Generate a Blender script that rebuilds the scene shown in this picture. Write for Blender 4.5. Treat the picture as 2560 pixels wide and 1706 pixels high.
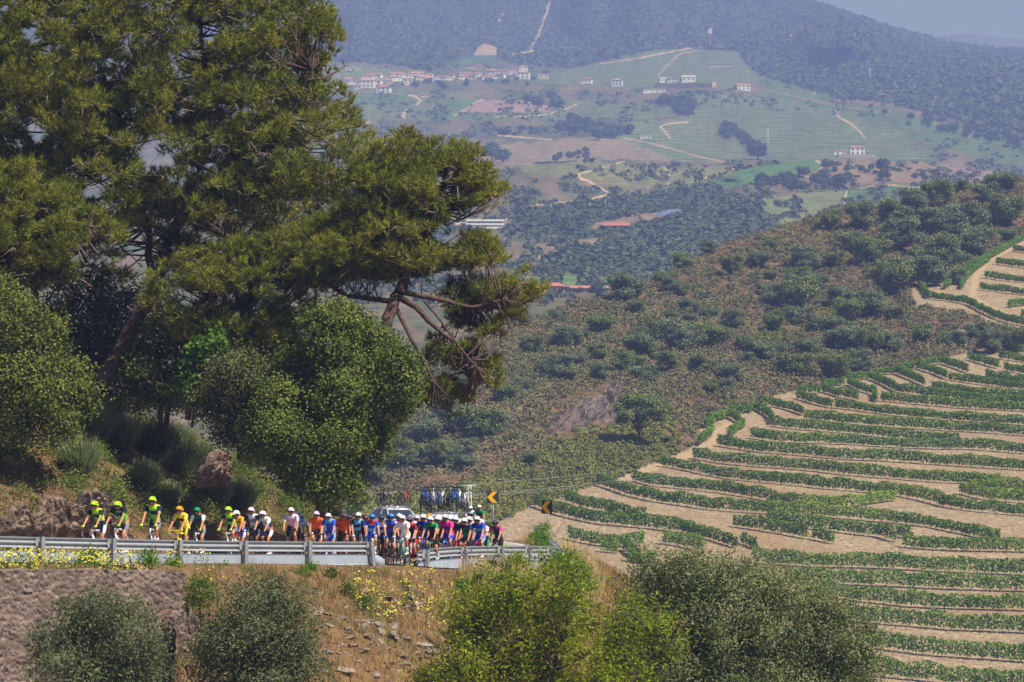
import bpy, math, random
import numpy as np
from mathutils import Vector, Matrix
R = math.radians
SC = bpy.context.scene
for _o in list(bpy.data.objects): bpy.data.objects.remove(_o)
# ---------------- camera ----------------
F = 10667.0            # focal length in pixels of the 2560 px wide photograph
CX, CY = 1280.0, 853.0
cam_d = bpy.data.cameras.new('camera'); cam = bpy.data.objects.new('camera', cam_d)
SC.collection.objects.link(cam); SC.camera = cam
cam_d.sensor_width = 36.0; cam_d.lens = 36.0 * F / 2560.0
cam_d.clip_start = 1.0; cam_d.clip_end = 40000.0
cam.location = (0, 0, 0); cam.rotation_euler = (R(90), 0, 0)
SC.render.resolution_x, SC.render.resolution_y = 1024, 682
# ---------------- sky, sun, exposure ----------------
SUN_EL, SUN_AZ = 55.0, 124.0      # azimuth clockwise from +Y (view direction): right, a little behind the camera
wd = bpy.data.worlds.new('World'); SC.world = wd; wd.use_nodes = True
nt = wd.node_tree; bg = nt.nodes['Background']
sky = nt.nodes.new('ShaderNodeTexSky'); sky.sky_type = 'NISHITA'; sky.sun_disc = False
sky.sun_elevation = R(SUN_EL); sky.sun_rotation = R(SUN_AZ); sky.altitude = 300
sky.air_density = 1.2; sky.dust_density = 1.2; sky.ozone_density = 3.0
nt.links.new(sky.outputs[0], bg.inputs[0]); bg.inputs[1].default_value = 0.052
sd = bpy.data.lights.new('sun', 'SUN'); sd.energy = 4.6; sd.angle = R(0.5); sd.color = (1.0, 0.955, 0.89)
sun = bpy.data.objects.new('sun', sd); SC.collection.objects.link(sun)
sv = Vector((math.sin(R(SUN_AZ)) * math.cos(R(SUN_EL)), math.cos(R(SUN_AZ)) * math.cos(R(SUN_EL)), math.sin(R(SUN_EL))))
sun.rotation_euler = sv.to_track_quat('Z', 'Y').to_euler(); sun.location = (60, 60, 90)
SC.view_settings.view_transform = 'Standard'; SC.view_settings.look = 'None'
SC.view_settings.exposure = 0.58; SC.view_settings.gamma = 1.0
SC.render.engine = 'CYCLES'
cy = SC.cycles
cy.max_bounces = 5; cy.diffuse_bounces = 2; cy.glossy_bounces = 2; cy.transmission_bounces = 3
cy.transparent_max_bounces = 6; cy.volume_bounces = 0; cy.caustics_reflective = False; cy.caustics_refractive = False
cy.use_adaptive_sampling = True; cy.adaptive_threshold = 0.02
cy.use_denoising = True
try: cy.denoiser = 'OPENIMAGEDENOISE'
except Exception: pass
# ---------------- helpers ----------------
def W(px, py, Y): return np.array([(px - CX) / F * Y, Y, (CY - py) / F * Y])
def link(o, parent=None):
    SC.collection.objects.link(o)
    if parent is not None: o.parent = parent
    return o
def tag(o, label=None, cat=None, group=None, kind=None):
    if label: o['label'] = label
    if cat: o['category'] = cat
    if group: o['group'] = group
    if kind: o['kind'] = kind
    return o
def empty(name, loc=(0, 0, 0), rz=0.0, label=None, cat=None, group=None, sc=1.0):
    o = bpy.data.objects.new(name, None); o.location = loc; o.rotation_euler = (0, 0, rz); o.scale = (sc, sc, sc)
    o.empty_display_size = 0.2
    link(o); return tag(o, label, cat, group)
def copy_tree(o, parent=None):
    c = o.copy(); link(c)
    c.parent = parent
    for ch in o.children: copy_tree(ch, c)
    return c
def set_mats(me, mats):
    for m in (mats if isinstance(mats, (list, tuple)) else [mats]): me.materials.append(m)
def np_mesh(name, v, f, mats, midx=None, smooth=False):
    """v (N,3), f (M,k) arrays -> mesh"""
    v = np.ascontiguousarray(v, dtype=np.float32); f = np.ascontiguousarray(f, dtype=np.int32)
    me = bpy.data.meshes.new(name); k = f.shape[1]; m = f.shape[0]
    me.vertices.add(len(v)); me.vertices.foreach_set('co', v.ravel())
    me.loops.add(m * k); me.loops.foreach_set('vertex_index', f.ravel())
    me.polygons.add(m); me.polygons.foreach_set('loop_start', np.arange(0, m * k, k, dtype=np.int32))
    me.polygons.foreach_set('loop_total', np.full(m, k, dtype=np.int32))
    set_mats(me, mats)
    if midx is not None: me.polygons.foreach_set('material_index', np.ascontiguousarray(midx, dtype=np.int32))
    me.polygons.foreach_set('use_smooth', np.full(m, smooth, dtype=bool))
    me.update(calc_edges=True); return me
def mobj(name, me, parent=None): return link(bpy.data.objects.new(name, me), parent)
class MB:
    """collects polygons of one mesh"""
    def __init__(s): s.v = []; s.f = []; s.m = []; s.sm = []
    def add(s, vs, fs, mat=0, smooth=False):
        b = len(s.v); s.v += [tuple(map(float, p)) for p in vs]
        for f in fs: s.f.append(tuple(b + i for i in f)); s.m.append(mat); s.sm.append(smooth)
        return s
    def box(s, c, h, mat=0, rz=0.0, M=None, taper=1.0):
        vs = []
        for dz in (-1, 1):
            t = taper if dz > 0 else 1.0
            for dx, dy in ((-1, -1), (1, -1), (1, 1), (-1, 1)):
                x, y = dx * h[0] * t, dy * h[1] * t
                vs.append((c[0] + x * math.cos(rz) - y * math.sin(rz), c[1] + x * math.sin(rz) + y * math.cos(rz), c[2] + dz * h[2]))
        if M is not None: vs = [tuple(M @ Vector(p)) for p in vs]
        return s.add(vs, [(3, 2, 1, 0), (4, 5, 6, 7), (0, 1, 5, 4), (1, 2, 6, 5), (2, 3, 7, 6), (3, 0, 4, 7)], mat)
    def tube(s, pts, rad, n=6, mat=0, smooth=True, caps=True, flat=1.0):
        pts = [Vector(p) for p in pts]; L = len(pts)
        if not hasattr(rad, '__len__'): rad = [rad] * L
        vs = []; up = Vector((0, 0, 1))
        for i, p in enumerate(pts):
            d = (pts[min(i + 1, L - 1)] - pts[max(i - 1, 0)])
            d = d.normalized() if d.length > 1e-9 else Vector((0, 0, 1))
            a = d.cross(up) if abs(d.z) < 0.95 else d.cross(Vector((1, 0, 0)))
            a.normalize(); b = a.cross(d).normalized()
            for k in range(n):
                t = 2 * math.pi * k / n
                vs.append(p + a * (rad[i] * math.cos(t)) + b * (rad[i] * flat * math.sin(t)))
        fs = [(i * n + k, i * n + (k + 1) % n, (i + 1) * n + (k + 1) % n, (i + 1) * n + k) for i in range(L - 1) for k in range(n)]
        if caps: fs += [tuple(range(n))[::-1], tuple((L - 1) * n + k for k in range(n))]
        return s.add(vs, fs, mat, smooth)
    def ring(s, c, r, t, n=28, m=6, mat=0, axis='x', w=None):
        """torus round the x axis"""
        w = w or t; vs = []
        for i in range(n):
            a = 2 * math.pi * i / n
            for k in range(m):
                b = 2 * math.pi * k / m; rr = r + t * math.cos(b)
                vs.append((c[0] + w * math.sin(b), c[1] + rr * math.cos(a), c[2] + rr * math.sin(a)))
        fs = [(i * m + k, i * m + (k + 1) % m, ((i + 1) % n) * m + (k + 1) % m, ((i + 1) % n) * m + k) for i in range(n) for k in range(m)]
        return s.add(vs, fs, mat, True)
    def loft(s, rings, mat=0, smooth=True, close=True, caps=True):
        n = len(rings[0]); vs = [p for r in rings for p in r]
        fs = [(i * n + k, i * n + (k + 1) % n, (i + 1) * n + (k + 1) % n, (i + 1) * n + k) for i in range(len(rings) - 1) for k in range(n if close else n - 1)]
        if caps and close: fs += [tuple(range(n))[::-1], tuple((len(rings) - 1) * n + k for k in range(n))]
        return s.add(vs, fs, mat, smooth)
    def mesh(s, name, mats):
        me = bpy.data.meshes.new(name); me.from_pydata(s.v, [], s.f); set_mats(me, mats)
        me.polygons.foreach_set('material_index', s.m); me.polygons.foreach_set('use_smooth', s.sm); me.update(); return me
    def build(s, name, mats, parent=None): return mobj(name, s.mesh(name, mats), parent)
# ---- noise in numpy ----
def _h(ix, iy, sd):
    n = (ix.astype(np.int64) * 374761393 + iy.astype(np.int64) * 668265263 + sd * 974634777) & 0x7fffffff
    n = ((n ^ (n >> 13)) * 1274126177) & 0x7fffffff
    return ((n ^ (n >> 16)) & 0xffff) / 65535.0
def vnoise(x, y, sd=0):
    x = np.asarray(x, float); y = np.asarray(y, float); ix = np.floor(x); iy = np.floor(y); fx = x - ix; fy = y - iy
    fx = fx * fx * (3 - 2 * fx); fy = fy * fy * (3 - 2 * fy)
    a = _h(ix, iy, sd); b = _h(ix + 1, iy, sd); c = _h(ix, iy + 1, sd); d = _h(ix + 1, iy + 1, sd)
    return (a + (b - a) * fx) * (1 - fy) + (c + (d - c) * fx) * fy - 0.5
def fbm(x, y, sd=0, o=4):
    r = 0; a = 1.0; x = np.asarray(x, float); y = np.asarray(y, float)
    for i in range(o): r = r + a * vnoise(x * 2 ** i + 13.7 * i, y * 2 ** i - 7.3 * i, sd + i); a *= 0.5
    return r
def inpoly(x, y, poly):
    x = np.asarray(x, float); y = np.asarray(y, float); r = np.zeros(np.broadcast(x, y).shape, bool); n = len(poly)
    for i in range(n):
        x0, y0 = poly[i]; x1, y1 = poly[(i + 1) % n]
        if y0 == y1: continue
        c = ((y0 > y) != (y1 > y)) & (x < (x1 - x0) * (y - y0) / (y1 - y0) + x0); r ^= c
    return r
def dpoly(x, y, line):
    """distance to a polyline"""
    x = np.asarray(x, float); y = np.asarray(y, float); d = np.full(np.broadcast(x, y).shape, 1e9)
    for (x0, y0), (x1, y1) in zip(line[:-1], line[1:]):
        dx, dy = x1 - x0, y1 - y0; L = dx * dx + dy * dy + 1e-9
        t = np.clip(((x - x0) * dx + (y - y0) * dy) / L, 0, 1)
        d = np.minimum(d, np.hypot(x - x0 - t * dx, y - y0 - t * dy))
    return d
def lerpt(x, tab): return np.interp(x, [a for a, b in tab], [b for a, b in tab])
# ---------------- materials ----------------
_mc = {}
def srgb(r, g, b):
    f = lambda c: (c / 255 / 12.92) if c / 255 <= 0.04045 else ((c / 255 + 0.055) / 1.055) ** 2.4
    return (f(r), f(g), f(b))
def mat(name, col, rough=0.7, metal=0.0, spec=0.3, var=0.0, scale=4.0, bump=0.0, coat=0.0):
    key = (name, tuple(round(c, 4) for c in col), rough, metal, var, scale)
    if key in _mc: return _mc[key]
    m = bpy.data.materials.new(name); m.use_nodes = True; t = m.node_tree; p = t.nodes['Principled BSDF']
    p.inputs['Base Color'].default_value = (*col, 1); p.inputs['Roughness'].default_value = rough; p.inputs['Metallic'].default_value = metal
    p.inputs['Specular IOR Level'].default_value = spec
    if coat: p.inputs['Coat Weight'].default_value = coat
    if var > 0 or bump > 0:
        tc = t.nodes.new('ShaderNodeTexCoord'); n = t.nodes.new('ShaderNodeTexNoise'); n.inputs['Scale'].default_value = scale; n.inputs['Detail'].default_value = 5
        t.links.new(tc.outputs['Object'], n.inputs['Vector'])
        if var > 0:
            r = t.nodes.new('ShaderNodeMapRange'); r.inputs[1].default_value = 0.3; r.inputs[2].default_value = 0.7; r.inputs[3].default_value = 1 - var; r.inputs[4].default_value = 1 + var
            t.links.new(n.outputs['Fac'], r.inputs[0])
            x = t.nodes.new('ShaderNodeVectorMath'); x.operation = 'SCALE'; x.inputs[0].default_value = col
            t.links.new(r.outputs[0], x.inputs['Scale']); t.links.new(x.outputs[0], p.inputs['Base Color'])
        if bump > 0:
            b = t.nodes.new('ShaderNodeBump'); b.inputs['Distance'].default_value = bump; t.links.new(n.outputs['Fac'], b.inputs['Height']); t.links.new(b.outputs[0], p.inputs['Normal'])
    _mc[key] = m; return m
def ramp(t, fac, stops):
    r = t.nodes.new('ShaderNodeValToRGB'); e = r.color_ramp.elements
    while len(e) < len(stops): e.new(0.5)
    for i, (p, c) in enumerate(stops): e[i].position = p; e[i].color = (*c, 1)
    t.links.new(fac, r.inputs[0]); return r.outputs[0]
def noise(t, vec, scale, detail=4, rough=0.5):
    n = t.nodes.new('ShaderNodeTexNoise'); n.inputs['Scale'].default_value = scale; n.inputs['Detail'].default_value = detail
    n.inputs['Roughness'].default_value = rough; t.links.new(vec, n.inputs['Vector']); return n.outputs['Fac']
def mixc(t, fac, a, b, mode='MIX'):
    m = t.nodes.new('ShaderNodeMix'); m.data_type = 'RGBA'; m.blend_type = mode
    if hasattr(fac, 'links'): t.links.new(fac, m.inputs[0])
    else: m.inputs[0].default_value = fac
    for s, k in ((a, 6), (b, 7)):
        if hasattr(s, 'links'): t.links.new(s, m.inputs[k])
        else: m.inputs[k].default_value = (*s, 1)
    return m.outputs[2]
def math_(t, op, a, b=0.0, clamp=False):
    m = t.nodes.new('ShaderNodeMath'); m.operation = op; m.use_clamp = clamp
    for i, s in enumerate((a, b)):
        if hasattr(s, 'links'): t.links.new(s, m.inputs[i])
        else: m.inputs[i].default_value = s
    return m.outputs[0]
def leafmat(name, cols, trans=0.22, rough=0.55, nscale=0.8, spec=0.08):
    """per-leaf random colour between cols, larger patches by noise"""
    m = bpy.data.materials.new(name); m.use_nodes = True; t = m.node_tree; p = t.nodes['Principled BSDF']; out = t.nodes['Material Output']
    g = t.nodes.new('ShaderNodeNewGeometry'); tc = t.nodes.new('ShaderNodeTexCoord')
    n = noise(t, tc.outputs['Object'], nscale, 3)
    f = math_(t, 'ADD', math_(t, 'MULTIPLY', g.outputs['Random Per Island'], 0.6), math_(t, 'MULTIPLY', math_(t, 'SUBTRACT', n, 0.3), 1.0), True)
    c = ramp(t, f, [(i / (len(cols) - 1), c) for i, c in enumerate(cols)])
    t.links.new(c, p.inputs['Base Color']); p.inputs['Roughness'].default_value = rough; p.inputs['Specular IOR Level'].default_value = spec
    if trans > 0:
        tr = t.nodes.new('ShaderNodeBsdfTranslucent'); t.links.new(c, tr.inputs[0]); mx = t.nodes.new('ShaderNodeMixShader'); mx.inputs[0].default_value = trans
        t.links.new(p.outputs[0], mx.inputs[1]); t.links.new(tr.outputs[0], mx.inputs[2]); t.links.new(mx.outputs[0], out.inputs[0])
    return m
_n1 = 'zero one two three four five six seven eight nine ten eleven twelve thirteen fourteen fifteen sixteen seventeen eighteen nineteen'.split()
_n10 = 'x x twenty thirty forty fifty sixty seventy eighty ninety'.split()
def numw(n): n = int(round(n)); return _n1[n] if n < 20 else 'one hundred' if n >= 100 else _n10[n // 10] + ('-' + _n1[n % 10] if n % 10 else '')
# ---------------- foliage builders ----------------
def rdir(rng, n):
    v = rng.normal(size=(n, 3)); return v / np.linalg.norm(v, axis=1, keepdims=True)
def leaf_arrays(c, nrm, L, Wd, rng):
    """rhombic leaves: centres c, normals nrm, length L, width Wd"""
    n = len(c); r = rdir(rng, n); a = np.cross(nrm, r); a /= np.linalg.norm(a, axis=1, keepdims=True) + 1e-9
    b = np.cross(nrm, a); L = np.broadcast_to(L, (n,))[:, None]; Wd = np.broadcast_to(Wd, (n,))[:, None]
    v = np.empty((n, 4, 3)); v[:, 0] = c - a * L / 2; v[:, 1] = c + b * Wd / 2; v[:, 2] = c + a * L / 2; v[:, 3] = c - b * Wd / 2
    return v.reshape(-1, 3), np.arange(n * 4).reshape(-1, 4)
def clumps_on_lobes(lobes, dens, rng, shell=(0.72, 1.03), low=-0.55):
    """clump centres spread over the outer layer of ellipsoid lobes (x,y,z,rx,ry,rz)"""
    L = np.array(lobes, float); P = []; N = []
    for l in L:
        area = 4 * math.pi * ((l[3] * l[4]) ** 1.6 / 3 + (l[3] * l[5]) ** 1.6 / 3 + (l[4] * l[5]) ** 1.6 / 3) ** (1 / 1.6)
        n = max(4, int(area * dens)); d = rdir(rng, n); d = d[d[:, 2] > low - 0.25 * rng.random(len(d))]
        r = rng.uniform(shell[0], shell[1], (len(d), 1)); P.append(l[:3] + d * l[3:] * r); N.append(d)
    P = np.concatenate(P); N = np.concatenate(N); keep = np.ones(len(P), bool)
    for l in L: keep &= (((P - l[:3]) / l[3:]) ** 2).sum(1) > 0.42
    return P[keep], N[keep]
def broadleaf(lobes, dens, cr, nl, L, Wd, rng, up=0.35, flat=0.6, low=-0.55, shell=(0.72, 1.03)):
    """leaf clumps over lobes -> verts, quads"""
    P, N = clumps_on_lobes(lobes, dens, rng, shell, low=low); n = len(P); k = nl
    off = rng.normal(size=(n, k, 3)) * cr * 0.5; off[:, :, 2] *= flat
    s = rng.uniform(0.7, 1.35, (n, 1, 1)); c = (P[:, None] + off * s).reshape(-1, 3)
    nr = (np.repeat(N, k, 0) * 0.8 + rng.normal(size=(n * k, 3)) * 0.65 + np.array([0, 0, up])); nr /= np.linalg.norm(nr, axis=1, keepdims=True)
    return leaf_arrays(c, nr, L * rng.uniform(0.7, 1.3, n * k), Wd * rng.uniform(0.7, 1.3, n * k), rng)
def needles(P, D, n, L, Wd, rng, spread=0.75):
    """pine tufts at P pointing along D -> verts, tris"""
    m = len(P); d = D[:, None] + rng.normal(size=(m, n, 3)) * spread; d /= np.linalg.norm(d, axis=2, keepdims=True)
    base = P[:, None] + D[:, None] * rng.uniform(-0.10, 0.10, (m, n, 1)) ; l = L * rng.uniform(0.7, 1.2, (m, n, 1))
    tip = base + d * l; side = np.cross(d, rdir(rng, m * n).reshape(m, n, 3)); side /= np.linalg.norm(side, axis=2, keepdims=True) + 1e-9
    v = np.stack([base - side * Wd / 2, base + side * Wd / 2, tip], 2).reshape(-1, 3)
    return v, np.arange(m * n * 3).reshape(-1, 3)
# =====================================================================  ROAD LINE AND NEAR HILL
ROAD = [(-52, 84, -3.6), (-36, 104, -4.9), (-24.5, 118, -6.0), (-17.6, 126.2, -6.42), (-12.4, 133, -6.76), (-7.6, 139.8, -7.17), (-5.4, 145.5, -7.66), (-3.5, 152.5, -8.1), (-2.0, 159.5, -8.38),
        (-1.4, 167, -8.55), (-1.7, 177, -8.75), (-2.3, 188, -9.0), (-3.9, 208, -9.72), (-8.6, 236, -10.72), (-18, 262, -11.2), (-38, 290, -12.6)]
_rp = np.array(ROAD, float)
def _spline(P, n=14):
    out = []
    for i in range(len(P) - 1):
        p0 = P[max(i - 1, 0)]; p1 = P[i]; p2 = P[i + 1]; p3 = P[min(i + 2, len(P) - 1)]
        for t in np.linspace(0, 1, n, endpoint=False):
            out.append(0.5 * ((2 * p1) + (-p0 + p2) * t + (2 * p0 - 5 * p1 + 4 * p2 - p3) * t * t + (-p0 + 3 * p1 - 3 * p2 + p3) * t ** 3))
    out.append(P[-1]); return np.array(out)
RC = _spline(_rp)
_rt = np.gradient(RC[:, :2], axis=0); _rt /= np.linalg.norm(_rt, axis=1, keepdims=True)
RN = np.stack([-_rt[:, 1], _rt[:, 0]], 1)      # unit normal towards the inner (left, hill) side
def road_sd(X, Y):
    """signed distance to the road line (+ = hill side) and road height at the nearest point"""
    X = np.atleast_1d(np.asarray(X, float)).ravel(); Y = np.atleast_1d(np.asarray(Y, float)).ravel()
    sd = np.empty(len(X)); z = np.empty(len(X))
    for a in range(0, len(X), 20000):
        x = X[a:a + 20000, None]; y = Y[a:a + 20000, None]
        d2 = (x - RC[None, :, 0]) ** 2 + (y - RC[None, :, 1]) ** 2; i = d2.argmin(1)
        s = (x[:, 0] - RC[i, 0]) * RN[i, 0] + (y[:, 0] - RC[i, 1]) * RN[i, 1]
        tt = (x[:, 0] - RC[i, 0]) * _rt[i, 0] + (y[:, 0] - RC[i, 1]) * _rt[i, 1]
        j = np.clip(i + np.sign(tt).astype(int), 0, len(RC) - 1); seg = np.linalg.norm(RC[j, :2] - RC[i, :2], axis=1) + 1e-6
        f = np.clip(np.abs(tt) / seg, 0, 1) * (j != i)
        d = np.sqrt(d2[np.arange(len(i)), i]); sg = np.where(s >= 0, 1.0, -1.0)
        sd[a:a + 20000] = np.where(np.abs(s) > 0.5 * d, s, sg * d); z[a:a + 20000] = RC[i, 2] * (1 - f) + RC[j, 2] * f
    return sd, z
WALL_X = -9.85
def near_z(X, Y):
    sh = np.broadcast(X, Y).shape; X = np.broadcast_to(X, sh).ravel().astype(float); Y = np.broadcast_to(Y, sh).ravel().astype(float)
    sd, z = road_sd(X, Y); a = np.abs(sd)
    inner = np.interp(a, [0, 3.2, 3.6, 4.3, 5.4, 6.5, 13, 17, 26, 60], [0, 0, -0.08, 0.1, 1.25, 1.75, 5.2, 6.3, 7.6, 9.5])
    outer = np.interp(a, [0, 3.2, 4.4, 5.2, 12, 22, 60], [0, 0, -0.12, -0.5, -5.9, -11.5, -27])
    outw = np.interp(a, [0, 3.2, 5.1, 5.35, 12, 22, 60], [0, 0, -0.1, -5.4, -8.6, -12.5, -28])
    k = np.clip((WALL_X + 0.1 - X) / 0.4, 0, 1); outer = outer * (1 - k) + outw * k
    h = np.where(sd > 0, inner, outer)
    n1 = fbm(X * 0.35, Y * 0.35, 3, 4); n2 = fbm(X * 1.6, Y * 1.6, 9, 4)
    w = np.clip((a - 3.6) / 2.0, 0, 1)
    ridge = np.abs(fbm(X * 0.9 + 4, Y * 0.9, 21, 4))
    h = h + w * (n1 * 0.7 + n2 * 0.22 - ridge * 0.35 * (sd > 0)) - 0.06
    return (z + h).reshape(sh)
def near_hit(px, py, y0=100.0, y1=300.0):
    """first point of the near hill seen through photo pixel (px, py)"""
    Ys = np.arange(y0, y1, 0.15); Xs = (px - CX) / F * Ys; Zs = (CY - py) / F * Ys
    t = near_z(Xs, Ys); i = np.argmax(t >= Zs)
    if not (t >= Zs).any(): i = len(Ys) - 1
    return np.array([Xs[i], Ys[i], t[i]])
def grid_mesh(name, X, Y, Z, mats, attrs=None, smooth=True):
    h, w = Z.shape; v = np.stack([X, Y, Z], 2).reshape(-1, 3); i = np.arange(h * w).reshape(h, w)
    f = np.stack([i[:-1, :-1], i[:-1, 1:], i[1:, 1:], i[1:, :-1]], 2).reshape(-1, 4)
    me = np_mesh(name, v, f, mats, smooth=smooth)
    for k, a in (attrs or {}).items():
        if a.ndim == 3:
            at = me.color_attributes.new(k, 'FLOAT_COLOR', 'POINT'); c = np.ones((h * w, 4), np.float32); c[:, :3] = a.reshape(-1, 3); at.data.foreach_set('color', c.ravel())
        else:
            at = me.attributes.new(k, 'FLOAT', 'POINT'); at.data.foreach_set('value', np.ascontiguousarray(a, np.float32).ravel())
    return me
def soil_mat(name, c_soil, c_dry, c_stone, c_green, gscale=1.0, bump=0.06, green=0.5):
    m = bpy.data.materials.new(name); m.use_nodes = True; t = m.node_tree; p = t.nodes['Principled BSDF']
    g = t.nodes.new('ShaderNodeNewGeometry'); pos = g.outputs['Position']
    big = noise(t, pos, 0.35 * gscale, 5, 0.6); mid = noise(t, pos, 2.2 * gscale, 6, 0.65); fine = noise(t, pos, 11 * gscale, 4, 0.7)
    dark = tuple(x * 0.55 for x in c_soil); lite = tuple(min(1, x * 1.3) for x in c_soil)
    c = ramp(t, fine, [(0.32, dark), (0.48, c_soil), (0.68, lite)])
    c = mixc(t, ramp(t, mid, [(0.42, (0, 0, 0)), (0.62, (1, 1, 1))]), c, ramp(t, fine, [(0.3, tuple(x * 0.6 for x in c_dry)), (0.65, c_dry)]))
    vor = t.nodes.new('ShaderNodeTexVoronoi'); vor.inputs['Scale'].default_value = 3.0 * gscale; t.links.new(pos, vor.inputs['Vector'])
    st = math_(t, 'MULTIPLY', math_(t, 'LESS_THAN', vor.outputs['Distance'], 0.22), math_(t, 'GREATER_THAN', big, 0.5))
    c = mixc(t, st, c, mixc(t, fine, c_stone, tuple(x * 0.5 for x in c_stone)))
    gm = ramp(t, big, [(0.5, (0, 0, 0)), (0.62, (1, 1, 1))])
    c = mixc(t, math_(t, 'MULTIPLY', gm, green), c, ramp(t, fine, [(0.3, tuple(x * 0.5 for x in c_green)), (0.7, c_green)]))
    t.links.new(c, p.inputs['Base Color']); p.inputs['Roughness'].default_value = 0.95; p.inputs['Specular IOR Level'].default_value = 0.1
    b = t.nodes.new('ShaderNodeBump'); b.inputs['Distance'].default_value = bump; b.inputs['Strength'].default_value = 0.9
    t.links.new(math_(t, 'ADD', mid, math_(t, 'MULTIPLY', fine, 0.5)), b.inputs['Height']); t.links.new(b.outputs[0], p.inputs['Normal'])
    return m
xs = np.linspace(-58, 46, 420); ys = np.concatenate([np.linspace(62, 112, 60), np.arange(112.3, 175, 0.3), np.linspace(175.5, 330, 190)])
Xg, Yg = np.meshgrid(xs, ys); Zg = near_z(Xg, Yg)
M_near = soil_mat('near_soil', srgb(126, 94, 70), srgb(160, 128, 88), srgb(160, 146, 134), srgb(84, 86, 46), 1.6, 0.16, 0.65)
near = mobj('ground', grid_mesh('ground', Xg, Yg, Zg, M_near)); tag(near, kind='structure')
# asphalt
hw = 3.05; rows = []
lat = np.linspace(-hw, hw, 9); A = RC
Xr = A[:, 0:1] + RN[:, 0:1] * lat; Yr = A[:, 1:2] + RN[:, 1:2] * lat; Zr = A[:, 2:3] + 0.02 - 0.012 * np.abs(lat)[None]
M_asph = mat('asphalt', srgb(158, 152, 150), 0.9, var=0.12, scale=3.0)
tag(mobj('road', grid_mesh('road', Xr, Yr, Zr, M_asph)), kind='structure')
for side in (-2.8,):
    l2 = np.array([side - 0.06, side + 0.06]); Xm = A[:, 0:1] + RN[:, 0:1] * l2; Ym = A[:, 1:2] + RN[:, 1:2] * l2; Zm = A[:, 2:3] + 0.02 - 0.012 * abs(side) + 0.005 + 0 * l2
    tag(mobj('road_marking', grid_mesh('road_marking', Xm, Ym, Zm, mat('road_paint', (0.6, 0.6, 0.58), 0.8))), kind='structure')
# =====================================================================  VINEYARD AND SCRUB HILL (400 - 1000 m)
GM = [(330, 1010), (430, 930), (700, 780), (800, 730), (880, 690), (1000, 640), (1200, 580), (1300, 545), (1500, 505), (1706, 470), (1900, 440), (2300, 400), (2900, 360)]
def gm(py): return lerpt(py, GM)
_midY = np.array([b for a, b in GM][::-1], float); _midZ = np.array([(CY - a) / F * b for a, b in GM][::-1])
CREST = [(-400, 1500), (300, 1400), (700, 1200), (800, 1080), (1000, 945), (1150, 872), (1304, 806), (1372, 792), (1406, 776), (1525, 740), (1603, 712), (1678, 670), (1746, 644), (1797, 630), (1900, 602), (1928, 580), (2043, 556), (2115, 532), (2196, 517), (2291, 498), (2349, 480), (2440, 462), (2502, 452), (2560, 442), (3000, 345)]
VINE = [(1100, 1360), (1180, 1318), (1260, 1300), (1330, 1262), (1400, 1245), (1480, 1212), (1560, 1192), (1640, 1163), (1700, 1135), (1742, 1110), (1738, 1080), (1780, 1052), (1830, 1034), (1880, 1014), (1900, 1000), (1985, 978), (2050, 965), (2115, 945), (2175, 934), (2240, 920), (2295, 908), (2355, 896), (2420, 881), (2500, 868), (2600, 862), (3100, 850), (3100, 2400), (1100, 2400)]
UPPER = [(2275, 722), (2300, 696), (2400, 676), (2480, 636), (2570, 596), (2700, 530), (3100, 400), (3100, 900), (2700, 850), (2560, 836), (2480, 815), (2400, 780), (2340, 775), (2285, 765)]
def mid_z(X, Y):
    X = np.asarray(X, float); Y = np.asarray(Y, float); px = X / Y * F + CX
    yc = gm(lerpt(px, CREST)); z = np.interp(np.minimum(Y, yc), _midY, _midZ)
    over = np.maximum(Y - yc, 0); z = z - 0.06 * over * np.clip(over / 25, 0, 1) - 0.22 * np.maximum(over - 20, 0)
    edge = np.clip((yc - Y) / 60, 0.15, 1); py = CY - z / Y * F
    ins = inpoly(px, py, VINE) | inpoly(px, py, UPPER)
    scr = np.where(ins, 0.0, np.clip(np.minimum(dpoly(px, py, VINE[1:-2]), dpoly(px, py, UPPER)) / 45.0, 0, 1))
    n = fbm(X / 70, Y / 70, 5, 3) * 3.2 * edge * scr + fbm(X / 14, Y / 14, 6, 4) * (0.12 + 1.5 * scr)
    return z + n
def mid_pt(px, py):
    Y = float(gm(py)); X = (px - CX) / F * Y; return np.array([X, Y, float(mid_z(X, Y))])
pxs = np.concatenate([np.arange(-400, 600, 12), np.arange(600, 2700, 4), np.arange(2700, 3300, 12)]); yy = np.concatenate([np.linspace(360, 460, 30), np.arange(461, 960, 1.6), np.linspace(962, 1400, 60)])
Pm, Ym = np.meshgrid(pxs, yy); Xm = (Pm - CX) / F * Ym; Zm = mid_z(Xm, Ym); Pyv = CY - Zm / Ym * F
vine = (inpoly(Pm, Pyv, VINE) | inpoly(Pm, Pyv, UPPER)).astype(float)
path = dpoly(Pm, Pyv, [(1560, 1200), (1640, 1165), (1720, 1140), (1780, 1110), (1800, 1075), (1830, 1060)]) < 9
path |= dpoly(Pm, Pyv, [(2560, 600), (2470, 650), (2440, 690), (2430, 745), (2470, 770), (2530, 795), (2600, 810)]) < 8
path |= dpoly(Pm, Pyv, [(2370, 862), (2395, 835), (2420, 812)]) < 7
green = np.clip(1.2 - dpoly(Pm, Pyv, [(900, 1330), (1150, 1270), (1350, 1215), (1520, 1150), (1640, 1120)]) / 60, 0, 1)
green = np.maximum(green, np.clip(1.0 - dpoly(Pm, Pyv, [(1900, 880), (2050, 810), (2200, 740)]) / 25, 0, 1))
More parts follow.
